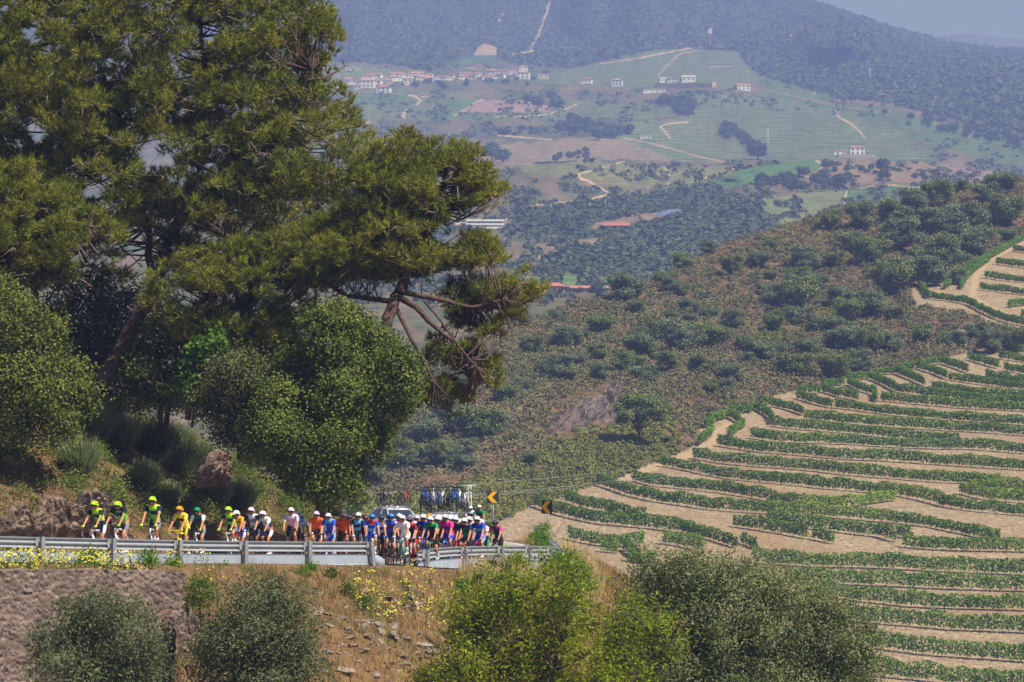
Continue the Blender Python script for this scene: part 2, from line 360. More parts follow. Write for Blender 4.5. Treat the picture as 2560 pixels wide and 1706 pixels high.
def hill_mat():
    m = bpy.data.materials.new('hill_soil'); m.use_nodes = True; t = m.node_tree; p = t.nodes['Principled BSDF']
    g = t.nodes.new('ShaderNodeNewGeometry'); pos = g.outputs['Position']
    def at(n): a = t.nodes.new('ShaderNodeAttribute'); a.attribute_name = n; return a.outputs['Fac']
    n1 = noise(t, pos, 0.05, 5, 0.6); n2 = noise(t, pos, 0.35, 5, 0.7); n3 = noise(t, pos, 1.6, 4, 0.7)
    soil = ramp(t, n3, [(0.3, srgb(108, 84, 62)), (0.47, srgb(160, 138, 108)), (0.7, srgb(194, 174, 142))])
    soil = mixc(t, ramp(t, n2, [(0.45, (0, 0, 0)), (0.65, (0.6, 0.6, 0.6))]), soil, srgb(138, 120, 98))
    soil = mixc(t, ramp(t, n1, [(0.5, (0, 0, 0)), (0.6, (0.5, 0.5, 0.5))]), soil, srgb(150, 118, 86))
    scrub = ramp(t, n2, [(0.3, srgb(66, 72, 40)), (0.45, srgb(96, 88, 58)), (0.55, srgb(132, 102, 78)), (0.7, srgb(150, 112, 84))])
    scrub = mixc(t, ramp(t, n3, [(0.35, (0.7, 0.7, 0.7)), (0.55, (0, 0, 0))]), scrub, srgb(58, 62, 38))
    scrub = mixc(t, math_(t, 'MULTIPLY', at('green'), 0.8), scrub, ramp(t, n3, [(0.3, srgb(60, 66, 28)), (0.7, srgb(104, 106, 50))]))
    c = mixc(t, at('vine'), scrub, soil); c = mixc(t, at('path'), c, mixc(t, n3, srgb(160, 134, 104), srgb(196, 170, 136)))
    t.links.new(c, p.inputs['Base Color']); p.inputs['Roughness'].default_value = 0.95; p.inputs['Specular IOR Level'].default_value = 0.05
    b = t.nodes.new('ShaderNodeBump'); b.inputs['Distance'].default_value = 0.5; b.inputs['Strength'].default_value = 0.8; t.links.new(n3, b.inputs['Height']); t.links.new(b.outputs[0], p.inputs['Normal'])
    return m
tag(mobj('hillside', grid_mesh('hillside', Xm, Ym, Zm, hill_mat(), {'vine': vine, 'path': path.astype(float), 'green': green})), kind='structure')
# =====================================================================  FAR VALLEY, MOUNTAIN (900 - 7000 m)
CA = [(-400, 440), (1200, 432), (1300, 412), (1500, 402), (1700, 416), (1850, 412), (1950, 406), (2050, 399), (2200, 403), (2330, 412), (2450, 436), (2560, 446), (3300, 470)]
CM = [(-400, -330), (1500, -260), (1700, -140), (1900, -42), (2043, 6), (2119, 30), (2196, 58), (2253, 76), (2311, 94), (2387, 108), (2450, 116), (2560, 124), (3300, 190)]
def col_knots(px):
    ca = lerpt(px, CA); cm = lerpt(px, CM)
    return [(1250, 800), (1100, 900), (760, 1300), (620, 1700), (520, 2050), (ca + 8, 2430), (ca, 2560), (ca + 22, 2750), (ca - 3, 3000), (300, 3500), (205, 4000), (160, 4500), (95 if cm < 60 else (cm + 160) / 2, 5000), (cm, 6300), (cm + 70, 7200)]
def _pert(px, py):
    k = np.clip((200 - py) / 80, 0, 1); k2 = np.clip((700 - py) / 200, 0, 1)
    return k * (fbm(px / 260, py / 420, 31, 3) * 900 + fbm(px / 60, py / 90, 32, 3) * 90) + k2 * (1 - k) * (fbm(px / 160, py / 60, 35, 3) * 110)
def far_Y(px, py):
    K = col_knots(px); ca = lerpt(px, CA)
    if py >= ca: a = K[:7]
    else: a = K[8:14]
    return float(np.interp(-py, [-k[0] for k in a], [k[1] for k in a])) + float(_pert(np.array(px), np.array(py)))
def far_pt(px, py):
    Y = far_Y(px, py); return W(px, py, Y)
pxf = np.arange(-420, 3000, 4.0); nseg = [6, 30, 60, 60, 60, 10, 10, 8, 70, 60, 40, 36, 60, 12]
PY = []; YY = []
kn = [col_knots(p) for p in pxf]; kp = np.array([[k[0] for k in c] for c in kn], float); ky = np.array([[k[1] for k in c] for c in kn], float)
for s, n in enumerate(nseg):
    for t in np.linspace(0, 1, n, endpoint=(s == len(nseg) - 1)):
        PY.append(kp[:, s] * (1 - t) + kp[:, s + 1] * t); YY.append(ky[:, s] * (1 - t) + ky[:, s + 1] * t)
PY = np.array(PY); YY = np.array(YY); PX = np.broadcast_to(pxf, PY.shape).copy()
seg_hidden = np.concatenate([np.full(n, s == 7) for s, n in enumerate(nseg)])
YY = YY + _pert(PX, PY) * np.where(seg_hidden, 0.0, 1.0)[:, None]
PYn = PY + fbm(PX / 9, PY / 5, 41, 3) * 2.0
Xf = (PX - CX) / F * YY; Zf = (CY - PYn) / F * YY
# --- land cover ---
C_DRY = np.array(srgb(124, 104, 80)); C_SCR = np.array(srgb(86, 90, 60)); C_VIN = np.array(srgb(66, 100, 48)); C_FOR = np.array(srgb(44, 56, 36)); C_PALE = np.array(srgb(192, 162, 132)); C_YG = np.array(srgb(108, 116, 68))
wx = PX + fbm(PX / 30, PY / 14, 51, 3) * 14; wy = PY + fbm(PX / 26, PY / 14, 52, 3) * 7
n0 = fbm(PX / 46, PY / 17, 53, 4) + 0.5; k = np.clip(n0 * 1.3 + 0.1, 0, 1)[..., None]
col = C_DRY * (1 - k) + C_SCR * k; strp = np.zeros(PX.shape)
bands = np.sin(PY * 0.9 + fbm(PX / 90, PY / 20, 55, 2) * 7); col = col * (1 + 0.14 * bands[..., None])
def patch(poly, c, s=0.0, warp=True, amt=1.0):
    q = inpoly(wx if warp else PX, wy if warp else PY, poly); kk = (0.86 + 0.28 * (fbm(PX / 12, PY / 6, 57, 3) + 0.5))[..., None]
    col[q] = (col[q] * (1 - amt) + (np.array(c) * kk)[q] * amt); strp[q] = s
forest_edge = [(-420, 160), (800, 152), (980, 162), (1070, 178), (1110, 168), (1190, 158), (1240, 146), (1300, 162), (1430, 172), (1500, 155), (1560, 140), (1640, 126), (1740, 120), (1850, 132), (1868, 162), (1900, 188), (2000, 216), (2080, 246), (2200, 256), (2300, 278), (2400, 300), (2470, 345), (2560, 352), (3000, 380)]
patch([(830, 158), (1070, 180), (1060, 205), (830, 200)], C_YG)
patch([(1340, 188), (1500, 160), (1560, 142), (1640, 128), (1740, 122), (1850, 134), (1868, 165), (1905, 190), (1890, 214), (1600, 222), (1340, 205)], C_VIN, 1)
patch([(860, 222), (1000, 222), (1160, 232), (1200, 250), (1400, 250), (1640, 262), (1640, 300), (1100, 300), (860, 300)], C_VIN * 1.1, 0.6, amt=0.6)
patch([(930, 235), (1040, 240), (1030, 262), (925, 262)], C_VIN, 0.5); patch([(870, 235), (920, 238), (915, 258), (870, 258)], C_VIN, 0.5)
patch([(1050, 290), (1130, 250), (1200, 244), (1160, 285), (1100, 300)], C_VIN * 1.1, 0.3)
patch([(1155, 283), (1208, 250), (1380, 252), (1380, 280)], np.array(srgb(150, 120, 110)), 0, False)
patch([(1700, 236), (1900, 236), (2080, 275), (2240, 305), (2300, 345), (2250, 372), (2000, 330), (1760, 285)], C_VIN, 1)
patch([(1860, 300), (2080, 330), (2300, 372), (2330, 400), (2100, 405), (1900, 400), (1840, 340)], C_VIN, 1)
patch([(1900, 190), (2200, 262), (2440, 340), (2560, 360), (2700, 420), (2560, 432), (2300, 350), (2080, 275), (1900, 236)], C_VIN * 0.95, 0.6)
patch([(2350, 268), (2560, 285), (2700, 340), (2560, 345), (2420, 318)], C_DRY * 1.05, 0.3)
patch([(1640, 275), (1700, 262), (1860, 300), (1840, 340), (1880, 400), (1600, 400), (1560, 345)], C_VIN * 1.05, 1, amt=0.85)
patch([(1180, 368), (1400, 350), (1620, 345), (1820, 405), (1500, 398), (1200, 425)], C_DRY * 1.25, 1.0, amt=0.6)
patch([(1560, 305), (1640, 300), (1820, 400), (1700, 405), (1540, 340)], C_VIN * 1.1, 1)
patch([(1290, 415), (1500, 404), (1640, 418), (1860, 415), (1820, 440), (1700, 470), (1560, 468), (1420, 440), (1300, 430)], C_YG, 0.4, amt=0.8)
patch([(1770, 460), (1850, 425), (1950, 408), (2040, 400), (2060, 415), (2000, 435), (1850, 468)], C_VIN * 1.25, 0.2)
patch([(2060, 400), (2330, 408), (2560, 440), (2560, 475), (2300, 455), (2040, 470), (2000, 440), (2060, 418)], C_DRY * 1.1, 0.0)
patch([(1900, 490), (2100, 478), (2150, 500), (2130, 560), (1900, 600), (1860, 560)], C_YG * 1.0, 0.3)
patch([(2110, 478), (2290, 462), (2330, 480), (2250, 512), (2140, 520), (2110, 500)], C_VIN * 1.1, 0.4)
patch([(1290, 545), (1372, 520), (1542, 500), (1678, 478), (1780, 462), (1848, 500), (1920, 540), (1980, 600), (1610, 700), (1480, 690), (1389, 672), (1406, 638), (1440, 611), (1338, 590)], C_FOR * 1.6, 0, amt=0.7)
patch([(1345, 690), (1400, 682), (1545, 702), (1530, 722), (1400, 716), (1340, 706)], C_VIN * 1.3, 0.6, False)
patch([(1180, 705), (1345, 690), (1345, 712), (1180, 730)], C_VIN * 1.1, 0.4)
patch([(1340, 610), (1540, 590), (1600, 575), (1560, 600), (1480, 622), (1380, 628)], C_DRY * 1.15, 0)
patch([(1450, 565), (1600, 535), (1700, 530), (1680, 545), (1560, 572), (1480, 575)], C_DRY * 1.15, 0)
# mountain forest: above the edge line
fe = lerpt(PX, forest_edge); q = (PY < fe + fbm(PX / 22, PY / 22, 61, 3) * 8) & (YY > 2900)
kk = (0.8 + 0.5 * (fbm(PX / 40, PY / 30, 62, 4) + 0.4))[..., None]; col[q] = (C_FOR * kk)[q]; strp[q] = 0
n5 = fbm(PX / 70, PY / 50, 63, 4); q2 = q & (n5 > 0.18); col[q2] = (col * 0.4 + C_SCR * 0.75 * 0.6)[q2]
patch([(1112, 166), (1180, 141), (1242, 142), (1215, 152), (1160, 163)], C_VIN * 1.1, 0, False)
patch([(1184, 140), (1196, 118), (1212, 109), (1228, 114), (1244, 122), (1240, 140)], np.array(srgb(170, 142, 112)), 1.0, False)
patch([(2085, 236), (2180, 248), (2250, 262), (2200, 268), (2090, 258)], C_DRY, 0)
for line, wd_, c in [([(1263, 10), (1257, 35), (1249, 52), (1240, 65)], 2.6, C_PALE), ([(1223, 82), (1213, 102)], 2.4, C_PALE), ([(1188, 88), (1194, 95)], 2.5, C_PALE),
                     ([(1375, 4), (1368, 28), (1366, 36)], 4.5, C_PALE * 0.8), ([(1364, 36), (1356, 60), (1347, 85), (1332, 112), (1327, 124)], 4, C_PALE * 0.8), ([(1268, 140), (1300, 135), (1332, 129)], 4.5, C_PALE * 0.9),
                     ([(2006, 55), (2004, 74), (1985, 82), (1976, 92), (1972, 102)], 2.4, C_PALE), ([(2089, 280), (2096, 292), (2130, 312), (2150, 330), (2163, 346)], 2.8, C_PALE),
                     ([(1500, 160), (1600, 145), (1740, 118), (1762, 118)], 2.2, C_PALE), ([(1645, 190), (1670, 160), (1700, 135), (1740, 128)], 1.8, C_PALE * 0.85), ([(1665, 215), (1900, 222), (1960, 235), (2080, 262), (2230, 285)], 2.4, C_DRY * 1.1),
                     ([(1135, 290), (1190, 256), (1206, 250)], 3, C_PALE * 0.8), ([(1020, 238), (1040, 242), (1052, 252), (1042, 262)], 3, C_PALE), ([(1016, 276), (1006, 290), (1012, 294)], 4, C_PALE), ([(920, 305), (918, 330)], 2.5, C_PALE * 0.9),
                     ([(1650, 318), (1668, 310), (1720, 306)], 2.5, C_PALE), ([(1650, 318), (1668, 335), (1675, 346)], 2.5, C_PALE), ([(1440, 262), (1400, 280), (1340, 290), (1240, 292)], 2.4, C_PALE * 0.9), ([(1240, 338), (1380, 350)], 2.2, C_PALE * 0.9),
                     ([(1446, 434), (1450, 446), (1468, 452), (1490, 464), (1524, 484), (1500, 492), (1470, 500)], 2.6, C_PALE), ([(1446, 436), (1490, 424), (1560, 404)], 2.0, C_PALE), ([(1660, 416), (1674, 436), (1668, 462)], 3, C_PALE * 0.8),
                     ([(1330, 634), (1345, 640), (1362, 650)], 2.8, C_PALE), ([(1480, 612), (1530, 600), (1500, 590), (1460, 582)], 2.6, C_PALE * 1.1), ([(1560, 345), (1640, 362), (1760, 395), (1820, 406)], 2.0, C_PALE * 0.85),
                     ([(1740, 455), (1780, 440), (1850, 418)], 2.4, C_PALE * 0.85), ([(2040, 402), (2062, 414), (2050, 422)], 3, C_PALE), ([(2116, 478), (2112, 500), (2110, 520)], 3, C_PALE), ([(1300, 518), (1380, 508), (1500, 500)], 2, C_PALE * 0.8),
                     ([(2320, 470), (2200, 462), (2150, 470)], 2, C_PALE * 0.8), ([(1140, 560), (1200, 556), (1290, 548)], 3, C_PALE * 0.85), ([(1905, 240), (1930, 262), (1934, 276)], 2.5, C_FOR)]:
    q = dpoly(PX, PY, line) < wd_ * 0.75; col[q] = c
for line, wd_ in [([(1885, 236), (1905, 248), (1932, 276)], 3.0), ([(1640, 262), (1640, 300), (1700, 290)], 4.0)]:
    q = dpoly(PX, PY, line) < wd_; col[q] = C_FOR
def far_mat():
    m = bpy.data.materials.new('far_land'); m.use_nodes = True; t = m.node_tree; p = t.nodes['Principled BSDF']
    g = t.nodes.new('ShaderNodeNewGeometry'); pos = g.outputs['Position']
    a = t.nodes.new('ShaderNodeAttribute'); a.attribute_name = 'Col'; b = t.nodes.new('ShaderNodeAttribute'); b.attribute_name = 'stripe'
    n1 = noise(t, pos, 0.02, 5, 0.65); n2 = noise(t, pos, 0.12, 4, 0.7)
    c = mixc(t, 1.0, a.outputs['Color'], ramp(t, n2, [(0.3, (0.6, 0.6, 0.6)), (0.7, (1.35, 1.35, 1.35))]), 'MULTIPLY')
    sx = t.nodes.new('ShaderNodeSeparateXYZ'); t.links.new(pos, sx.inputs[0])
    ph = math_(t, 'ADD', math_(t, 'MULTIPLY', sx.outputs[2], 2.3), math_(t, 'MULTIPLY', n1, 14.0))
    s = math_(t, 'GREATER_THAN', math_(t, 'SINE', ph), 0.25); s = math_(t, 'MULTIPLY', s, math_(t, 'MULTIPLY', b.outputs['Fac'], 0.55))
    c = mixc(t, s, c, srgb(160, 134, 108)); t.links.new(c, p.inputs['Base Color']); p.inputs['Roughness'].default_value = 0.95; p.inputs['Specular IOR Level'].default_value = 0.05
    return m
tag(mobj('hills', grid_mesh('hills', Xf, YY, Zf, far_mat(), {'Col': col.astype(np.float32), 'stripe': strp})), kind='structure')
# distant ridge
px2 = np.arange(1500, 3300, 8.0); rr = lerpt(px2, [(1500, 110), (2300, 96), (2387, 85), (2425, 84), (2500, 95), (2600, 101), (3300, 120)])
PP = np.stack([rr + 260, rr + 60, rr + 8, rr, rr + 6, rr + 80]); Y2 = np.array([7250, 7500, 7800, 7900, 7950, 8050.0])[:, None] + 0 * PP
tag(mobj('mountain', grid_mesh('mountain', (px2[None] - CX) / F * Y2, Y2, (CY - PP) / F * Y2, mat('ridge_land', srgb(90, 96, 70), 0.95, var=0.2, scale=0.01))), kind='structure')
# =====================================================================  VINE ROWS
rng = np.random.default_rng(7)
M_vine = leafmat('vine_leaf', [srgb(66, 98, 28), srgb(102, 140, 42), srgb(150, 176, 68)], 0.34, nscale=0.12)
M_vine2 = leafmat('young_vine_leaf', [srgb(84, 120, 30), srgb(128, 160, 46), srgb(168, 186, 68)], 0.3, nscale=0.12)
M_vwood = mat('vine_wood', srgb(84, 66, 50), 0.9)
ROWS = [  # (height m, material, polyline of the row's foot in the photograph)
 (1.7, 0, [(1334,1268),(1382,1286),(1437,1299),(1495,1313),(1574,1321),(1632,1327),(1740,1340)]), (1.6, 0, [(1700,1334),(1740,1344),(1792,1360),(1842,1376)]), (1.5, 0, [(1855,1364),(1892,1380)]),
 (1.6, 0, [(1413,1260),(1456,1272),(1525,1286),(1558,1293),(1613,1304)]), (1.7, 0, [(1492,1215),(1515,1221),(1568,1241),(1632,1256),(1759,1276),(1805,1280),(1930,1287)]), (1.8, 1, [(1925,1288),(2000,1291),(2109,1297),(2187,1306),(2225,1309)]),
 (1.4, 0, [(2225,1310),(2291,1317),(2339,1325),(2447,1349),(2499,1354)]), (1.6, 0, [(1580,1203),(1632,1217),(1759,1230),(1805,1236),(1892,1251),(1940,1261),(2000,1270)]), (1.6, 1, [(2000,1270),(2060,1270),(2130,1270),(2190,1262),(2240,1255)]),
 (1.6, 0, [(1652,1170),(1700,1177),(1761,1189),(1827,1200),(1935,1211),(2065,1226),(2150,1233),(2245,1241)]), (1.8, 1, [(2245,1243),(2300,1254),(2360,1270)]), (1.6, 0, [(2350,1269),(2425,1281),(2560,1291),(2720,1302)]),
 (1.6, 0, [(1733,1152),(1802,1163),(1892,1171),(1945,1174),(2044,1182),(2129,1192),(2252,1200),(2360,1208),(2500,1214)]), (1.7, 1, [(2400,1238),(2469,1254),(2560,1260),(2720,1266)]), (1.7, 1, [(2480,1222),(2560,1234),(2720,1246)]), (1.6, 1, [(2420, 1226), (2500, 1232)]),
 (1.6, 0, [(1794,1122),(1843,1130),(1904,1138),(2047,1149),(2129,1155),(2212,1158),(2368,1168),(2560,1181),(2720,1190)]), (1.5, 0, [(1876,1103),(1945,1113),(2129,1119),(2279,1128),(2435,1131),(2560,1141),(2720,1150)]),
 (1.5, 0, [(1931,1072),(1986,1079),(2129,1091),(2212,1100),(2330,1110),(2400,1120)]), (1.5, 0, [(2010,1054),(2060,1058),(2129,1066),(2256,1076),(2435,1088),(2560,1097),(2720,1106)]), (1.4, 0, [(2088,1023),(2129,1028),(2212,1041),(2323,1052),(2435,1061),(2560,1070),(2720,1080)]),
 (1.4, 0, [(2203,1005),(2274,1012),(2412,1025),(2560,1033),(2720,1040)]), (1.4, 0, [(2178,952),(2212,968),(2241,983),(2323,994),(2435,1008),(2560,1016),(2720,1024)]), (1.4, 0, [(2330,976),(2435,992),(2560,1002),(2720,1010)]), (1.3, 0, [(2372,954),(2435,962),(2560,978),(2720,990)]),
 (1.3, 0, [(2466,948),(2560,966),(2720,985)]), (1.3, 0, [(2511,930),(2560,940),(2720,960)]), (1.4, 0, [(2120,965),(2151,981),(2185,990),(2189,1008)]), (1.4, 0, [(2241,938),(2279,954),(2310,968)]), (1.4, 0, [(2296,927),(2334,938),(2366,952)]),
 (1.4, 0, [(2357,914),(2390,925),(2419,937)]), (1.4, 0, [(2421,903),(2457,914),(2497,926)]), (1.3, 0, [(2497,900),(2560,910),(2720,925)]), (1.3, 0, [(2513,880),(2560,886),(2720,892)]), (1.4, 0, [(1990,999),(2027,1010),(2080,1024)]),
 (1.2, 0, [(1996,987),(2052,985)]), (1.4, 0, [(2055,982),(2100,996),(2145,1004)]), (1.2, 0, [(2060,970),(2112,966)]), (1.2, 0, [(2124,954),(2178,951)]), (1.2, 0, [(2186,941),(2240,938)]), (1.2, 0, [(2246,929),(2300,926)]), (1.2, 0, [(2302,918),(2358,913)]),
 (1.4, 0, [(1888,1026),(1912,1042),(1926,1052),(1931,1068)]), (1.4, 0, [(1894,1018),(1935,1020),(1976,1029),(2008,1043)]), (1.4, 0, [(1763,1077),(1788,1060),(1822,1049),(1843,1061),(1859,1073),(1832,1093),(1820,1100)]), (1.3, 0, [(1824,1039),(1873,1037),(1884,1027)]), (1.4, 0, [(1780,1082),(1778,1094),(1745,1122)]),
 (1.8, 0, [(1833,1320),(1913,1332),(1985,1346),(2020,1354)]), (1.7, 0, [(2030,1354),(2085,1366)]), (1.8, 0, [(1916,1305),(1979,1319),(2087,1334),(2196,1347),(2239,1361)]), (1.5, 0, [(2240,1346),(2278,1354)]), (1.7, 1, [(2256,1374),(2300,1378)]), (1.7, 0, [(2300,1379),(2360,1382),(2560,1387),(2720,1392)]),
 (1.9, 0, [(1880,1414),(1946,1420),(2000,1423),(2238,1429),(2400,1436),(2560,1443),(2720,1450)]), (1.9, 0, [(1960,1458),(2019,1463),(2190,1471),(2380,1478),(2560,1483),(2720,1490)]), (1.9, 0, [(2040,1490),(2107,1500),(2152,1508),(2286,1524),(2560,1532),(2720,1540)]),
 (2.0, 0, [(2120,1555),(2171,1564),(2381,1582),(2560,1590),(2720,1598)]), (2.0, 0, [(2130,1616),(2176,1626),(2310,1644),(2560,1661),(2720,1672)]), (2.1, 0, [(2140,1682),(2181,1694),(2380,1712),(2560,1726),(2720,1740)]), (2.1, 0, [(2200,1765),(2560,1790),(2720,1800)]),
 (1.8, 1, [(1656,1364),(1700,1370),(1742,1381),(1758,1392)]), (1.6, 0, [(1420,1352),(1470,1364),(1530,1374),(1610,1368)]), (1.5, 1, [(1500,1384),(1545,1388)]), (1.6, 0, [(1560,1380),(1580,1398),(1600,1412)]), (1.5, 1, [(1570,1408),(1600,1414),(1640,1410)]),
 (1.4, 0, [(2296,712),(2342,714),(2397,690),(2443,672),(2475,655),(2520,632),(2560,612),(2720,540)]), (1.3, 0, [(2361,726),(2390,704),(2418,682),(2440,670)]), (1.3, 0, [(2402,726),(2411,704),(2441,680),(2475,660)]),
 (1.4, 0, [(2298,718),(2315,741),(2319,749),(2384,757),(2418,764),(2452,782),(2487,798),(2521,810),(2560,818),(2720,850)]), (1.3, 0, [(2450,727),(2510,734),(2560,741),(2720,750)]), (1.3, 0, [(2462,697),(2560,709),(2720,722)]), (1.3, 0, [(2491,667),(2560,676),(2720,690)]),
 (1.3, 0, [(2533,638),(2620,650)]), (1.3, 0, [(2521,772),(2560,766),(2620,760)]), (1.2, 0, [(2553,796),(2640,800)])]
def vine_row(H, mi, line):
    H *= 1.04
    P = np.array([mid_pt(a, b) for a, b in line]); seg = np.linalg.norm(np.diff(P[:, :2], axis=0), axis=1); s = np.concatenate([[0], np.cumsum(seg)]); Ltot = s[-1]
    def at(u): return np.stack([np.interp(u, s, P[:, i]) for i in range(2)], -1)
    org = P[0]
    n = int(Ltot * 120); u = rng.uniform(0, Ltot, n)
    thick = 1 + 0.26 * fbm(u / 2.2, u * 0, int(org[0] * 7) & 255, 3); gap = fbm(u / 1.5, u * 0 + 9, int(org[1] * 3) & 255, 2) > 0.8
    u = u[~gap]; thick = thick[~gap]; n = len(u); xy = at(u); d = at(np.minimum(u + 0.5, Ltot)) - at(np.maximum(u - 0.5, 0)); d /= np.linalg.norm(d, axis=1, keepdims=True) + 1e-9
    side = np.stack([-d[:, 1], d[:, 0]], 1); w = rng.normal(size=n) * 0.17
    hz = (0.2 + 0.8 * rng.random(n) ** 0.9) * H * np.clip(thick, 0.8, 1.25); xy = xy + side * w[:, None]
    c = np.stack([xy[:, 0], xy[:, 1], mid_z(xy[:, 0], xy[:, 1]) + hz], 1) - org
    nr = np.stack([side[:, 0] * np.sign(w), side[:, 1] * np.sign(w), np.full(n, 0.35)], 1) + rng.normal(size=(n, 3)) * 0.5; nr /= np.linalg.norm(nr, axis=1, keepdims=True)
    v, f = leaf_arrays(c, nr, rng.uniform(0.2, 0.36, n), rng.uniform(0.18, 0.32, n), rng)
    root = empty('vine_row', org); m = (M_vine, M_vine2)[mi]
    mobj('leaves', np_mesh('leaves', v, f, m), root)
    b = MB()
    for q in np.arange(0.4, Ltot, 1.7):
        x, y = at(np.array([q]))[0]; z = float(mid_z(x, y)); o = (x - org[0], y - org[1], z - org[2])
        b.tube([(o[0], o[1], o[2] - 0.1), (o[0] + 0.03, o[1], o[2] + H * 0.6)], [0.035, 0.025], 4, caps=False)
    b.build('vine_stems', M_vwood, root); tag(root.children[-1], kind='stuff')
    return root
_seen = set()
for i, (H, mi, ln) in enumerate(ROWS):
    a, b_ = ln[0], ln[-1]; L_ = math.hypot(b_[0] - a[0], b_[1] - a[1])
    desc = ('bright' if mi else 'dark') + (' short' if L_ < 70 else ' long' if L_ > 400 else '') + ' green vine row'
    ends = 'starting %s percent across and %s percent down' % (numw(a[0] / 25.6), numw(a[1] / 17.06))
    _lb = '%s %s' % (desc, ends); _lb += ', lower twin' if _lb in _seen else ''; _seen.add(_lb)
    tag(vine_row(H, mi, ln), _lb, 'vine row', 'rows of vines on the terraces')
# =====================================================================  OAKS AND SCRUB ON THE HILL
M_oak = leafmat('hill_oak_leaf', [srgb(74, 88, 56), srgb(112, 124, 84), srgb(152, 158, 116)], 0.12, nscale=0.5)
M_oak2 = leafmat('hill_oak_leaf_green', [srgb(74, 88, 46), srgb(114, 126, 68), srgb(156, 160, 96)], 0.12, nscale=0.5)
M_bark = mat('bark', srgb(92, 70, 56), 0.9, var=0.35, scale=14, bump=0.02)
def crown_lobes(rng, r, h, n=9):
    L = [(0, 0, h * 0.45, r * 0.5, r * 0.5, h * 0.38)]
    for i in range(n):
        a = rng.uniform(0, 2 * math.pi); d = r * rng.uniform(0.3, 0.85); q = rng.uniform(0.2, 0.42) * r
        L.append((d * math.cos(a), d * math.sin(a), h * rng.uniform(0.22, 0.85), q, q, q * rng.uniform(0.6, 0.85)))
    return L
def tree_proto(name, seed, r, h, m, dens, cr, nl, lf, trunk=0.9, n=9):
    g = np.random.default_rng(seed); root = empty(name); lobes = [(x, y, z + trunk, a, b, c) for x, y, z, a, b, c in crown_lobes(g, r, h, n)]
    v, f = broadleaf(lobes, dens, cr, nl, lf, lf * 0.7, g, low=-0.8); mobj('crown', np_mesh('crown', v, f, m), root)
    b = MB(); b.tube([(0, 0, -0.6), (0.05 * r, 0, trunk * 0.6), (-0.03 * r, 0.05, trunk + h * 0.35)], [0.07 * r, 0.055 * r, 0.03 * r], 6)
    for i in range(4):
        a = i * 1.6 + seed; b.tube([(0, 0, trunk * 0.8), (0.35 * r * math.cos(a), 0.35 * r * math.sin(a), trunk + h * 0.3), (0.55 * r * math.cos(a), 0.55 * r * math.sin(a), trunk + h * 0.5)], [0.04 * r, 0.03 * r, 0.012 * r], 5)
    b.build('trunk', M_bark, root); return root
protos = [tree_proto('oak_tree', 100 + i, 3.0, 3.9 + 0.5 * (i % 3), (M_oak, M_oak2)[i % 2], 3.2, 0.6, 26, 0.27, 0.5, n=15) for i in range(7)]
used = set()
def place(protos, k, loc, rz, sc, label, cat, group, name=None):
    p = protos[k % len(protos)]
    o = p if id(p) not in used else copy_tree(p)
    used.add(id(p)); o.location = tuple(loc); o.rotation_euler = (0, 0, rz); o.scale = (sc, sc, sc * (0.9 + 0.2 * ((k * 37) % 10) / 10))
    if name: o.name = name
    return tag(o, label, cat, group)
OAKS = [(2500,470,90),(2350,500,84),(2280,525,80),(2230,548,90),(2150,565,84),(2070,572,66),(2330,562,104),(2420,560,112),(2520,545,100),(2250,605,110),(2350,635,134),(2440,622,104),(2220,700,116),(2300,690,120),(2130,615,74),(2080,645,60),(2010,645,84),(1990,690,64),(2040,710,74),(1985,765,120),(1945,750,90),(1900,650,64),(1825,675,66),(1775,632,44),(1705,655,60),(1562,735,92),(1650,700,44),(1390,792,44),(1300,806,64),
 (1500,830,74),(1420,870,74),(1330,880,64),(1720,780,54),(1640,840,74),(1700,872,112),(1600,890,90),(1780,860,84),(1830,830,64),(1870,890,64),(1900,912,84),(1570,940,84),(1400,962,94),(1310,1000,64),(1260,1030,74),(1130,1085,114),(1200,1105,120),(1060,1115,92),(1020,1165,94),(1150,1165,84),(1610,970,74),(1670,940,74),(1500,980,54),(1750,940,74),(1820,960,64),(1930,842,64),(2000,812,74),(2060,832,84),(2120,802,74),
 (2180,792,84),(2240,812,64),(2100,865,94),(2170,872,84),(2230,872,74),(2020,892,74),(2080,932,84),(2140,920,74),(1990,935,94),(1940,912,64),(2300,862,64),(2380,860,64),(2450,842,74),(2540,862,84),(2480,868,74),(2370,800,44),(1240,1090,70),(1090,1165,80),(2395,470,50),(2470,500,70),(2180,640,90),(2400,700,50),(2150,740,60),(2100,760,70),(1500,905,60),(1780,790,50),(1450,910,50),(1360,940,50),(930,1180,90),(990,1090,70),(880,1130,80)]
for i in range(62):
    while True:
        x = rng.uniform(900, 2540); y = rng.uniform(500, 1230)
        if y > lerpt(x, CREST) + 14 and not inpoly(x, y + 30, VINE) and not inpoly(x, y + 10, UPPER) and not (1320 < x < 1560 and 980 < y < 1150) and y < 1180: break
    OAKS.append((x, y, rng.uniform(24, 52)))
for i, (x, y, w) in enumerate(OAKS):
    p = mid_pt(x, y + w * 0.22); r = w / 2 / (F / p[1]); side = 'left' if x < 1500 else 'central' if x < 2000 else 'right'
    band = 'near the crest' if y < lerpt(x, CREST) + 90 else 'low down' if y > 1000 else 'halfway up'
    place(protos, i, (p[0], p[1], p[2] - 0.3), rng.uniform(0, 6.28), r / 3.0, '%s evergreen oak on the scrub hillside, %s percent across and %s percent down' % ('big' if w > 85 else 'small' if w < 54 else 'medium', numw(x / 25.6), numw(y / 17.06)), 'oak tree', 'oaks scattered over the scrub hillside')
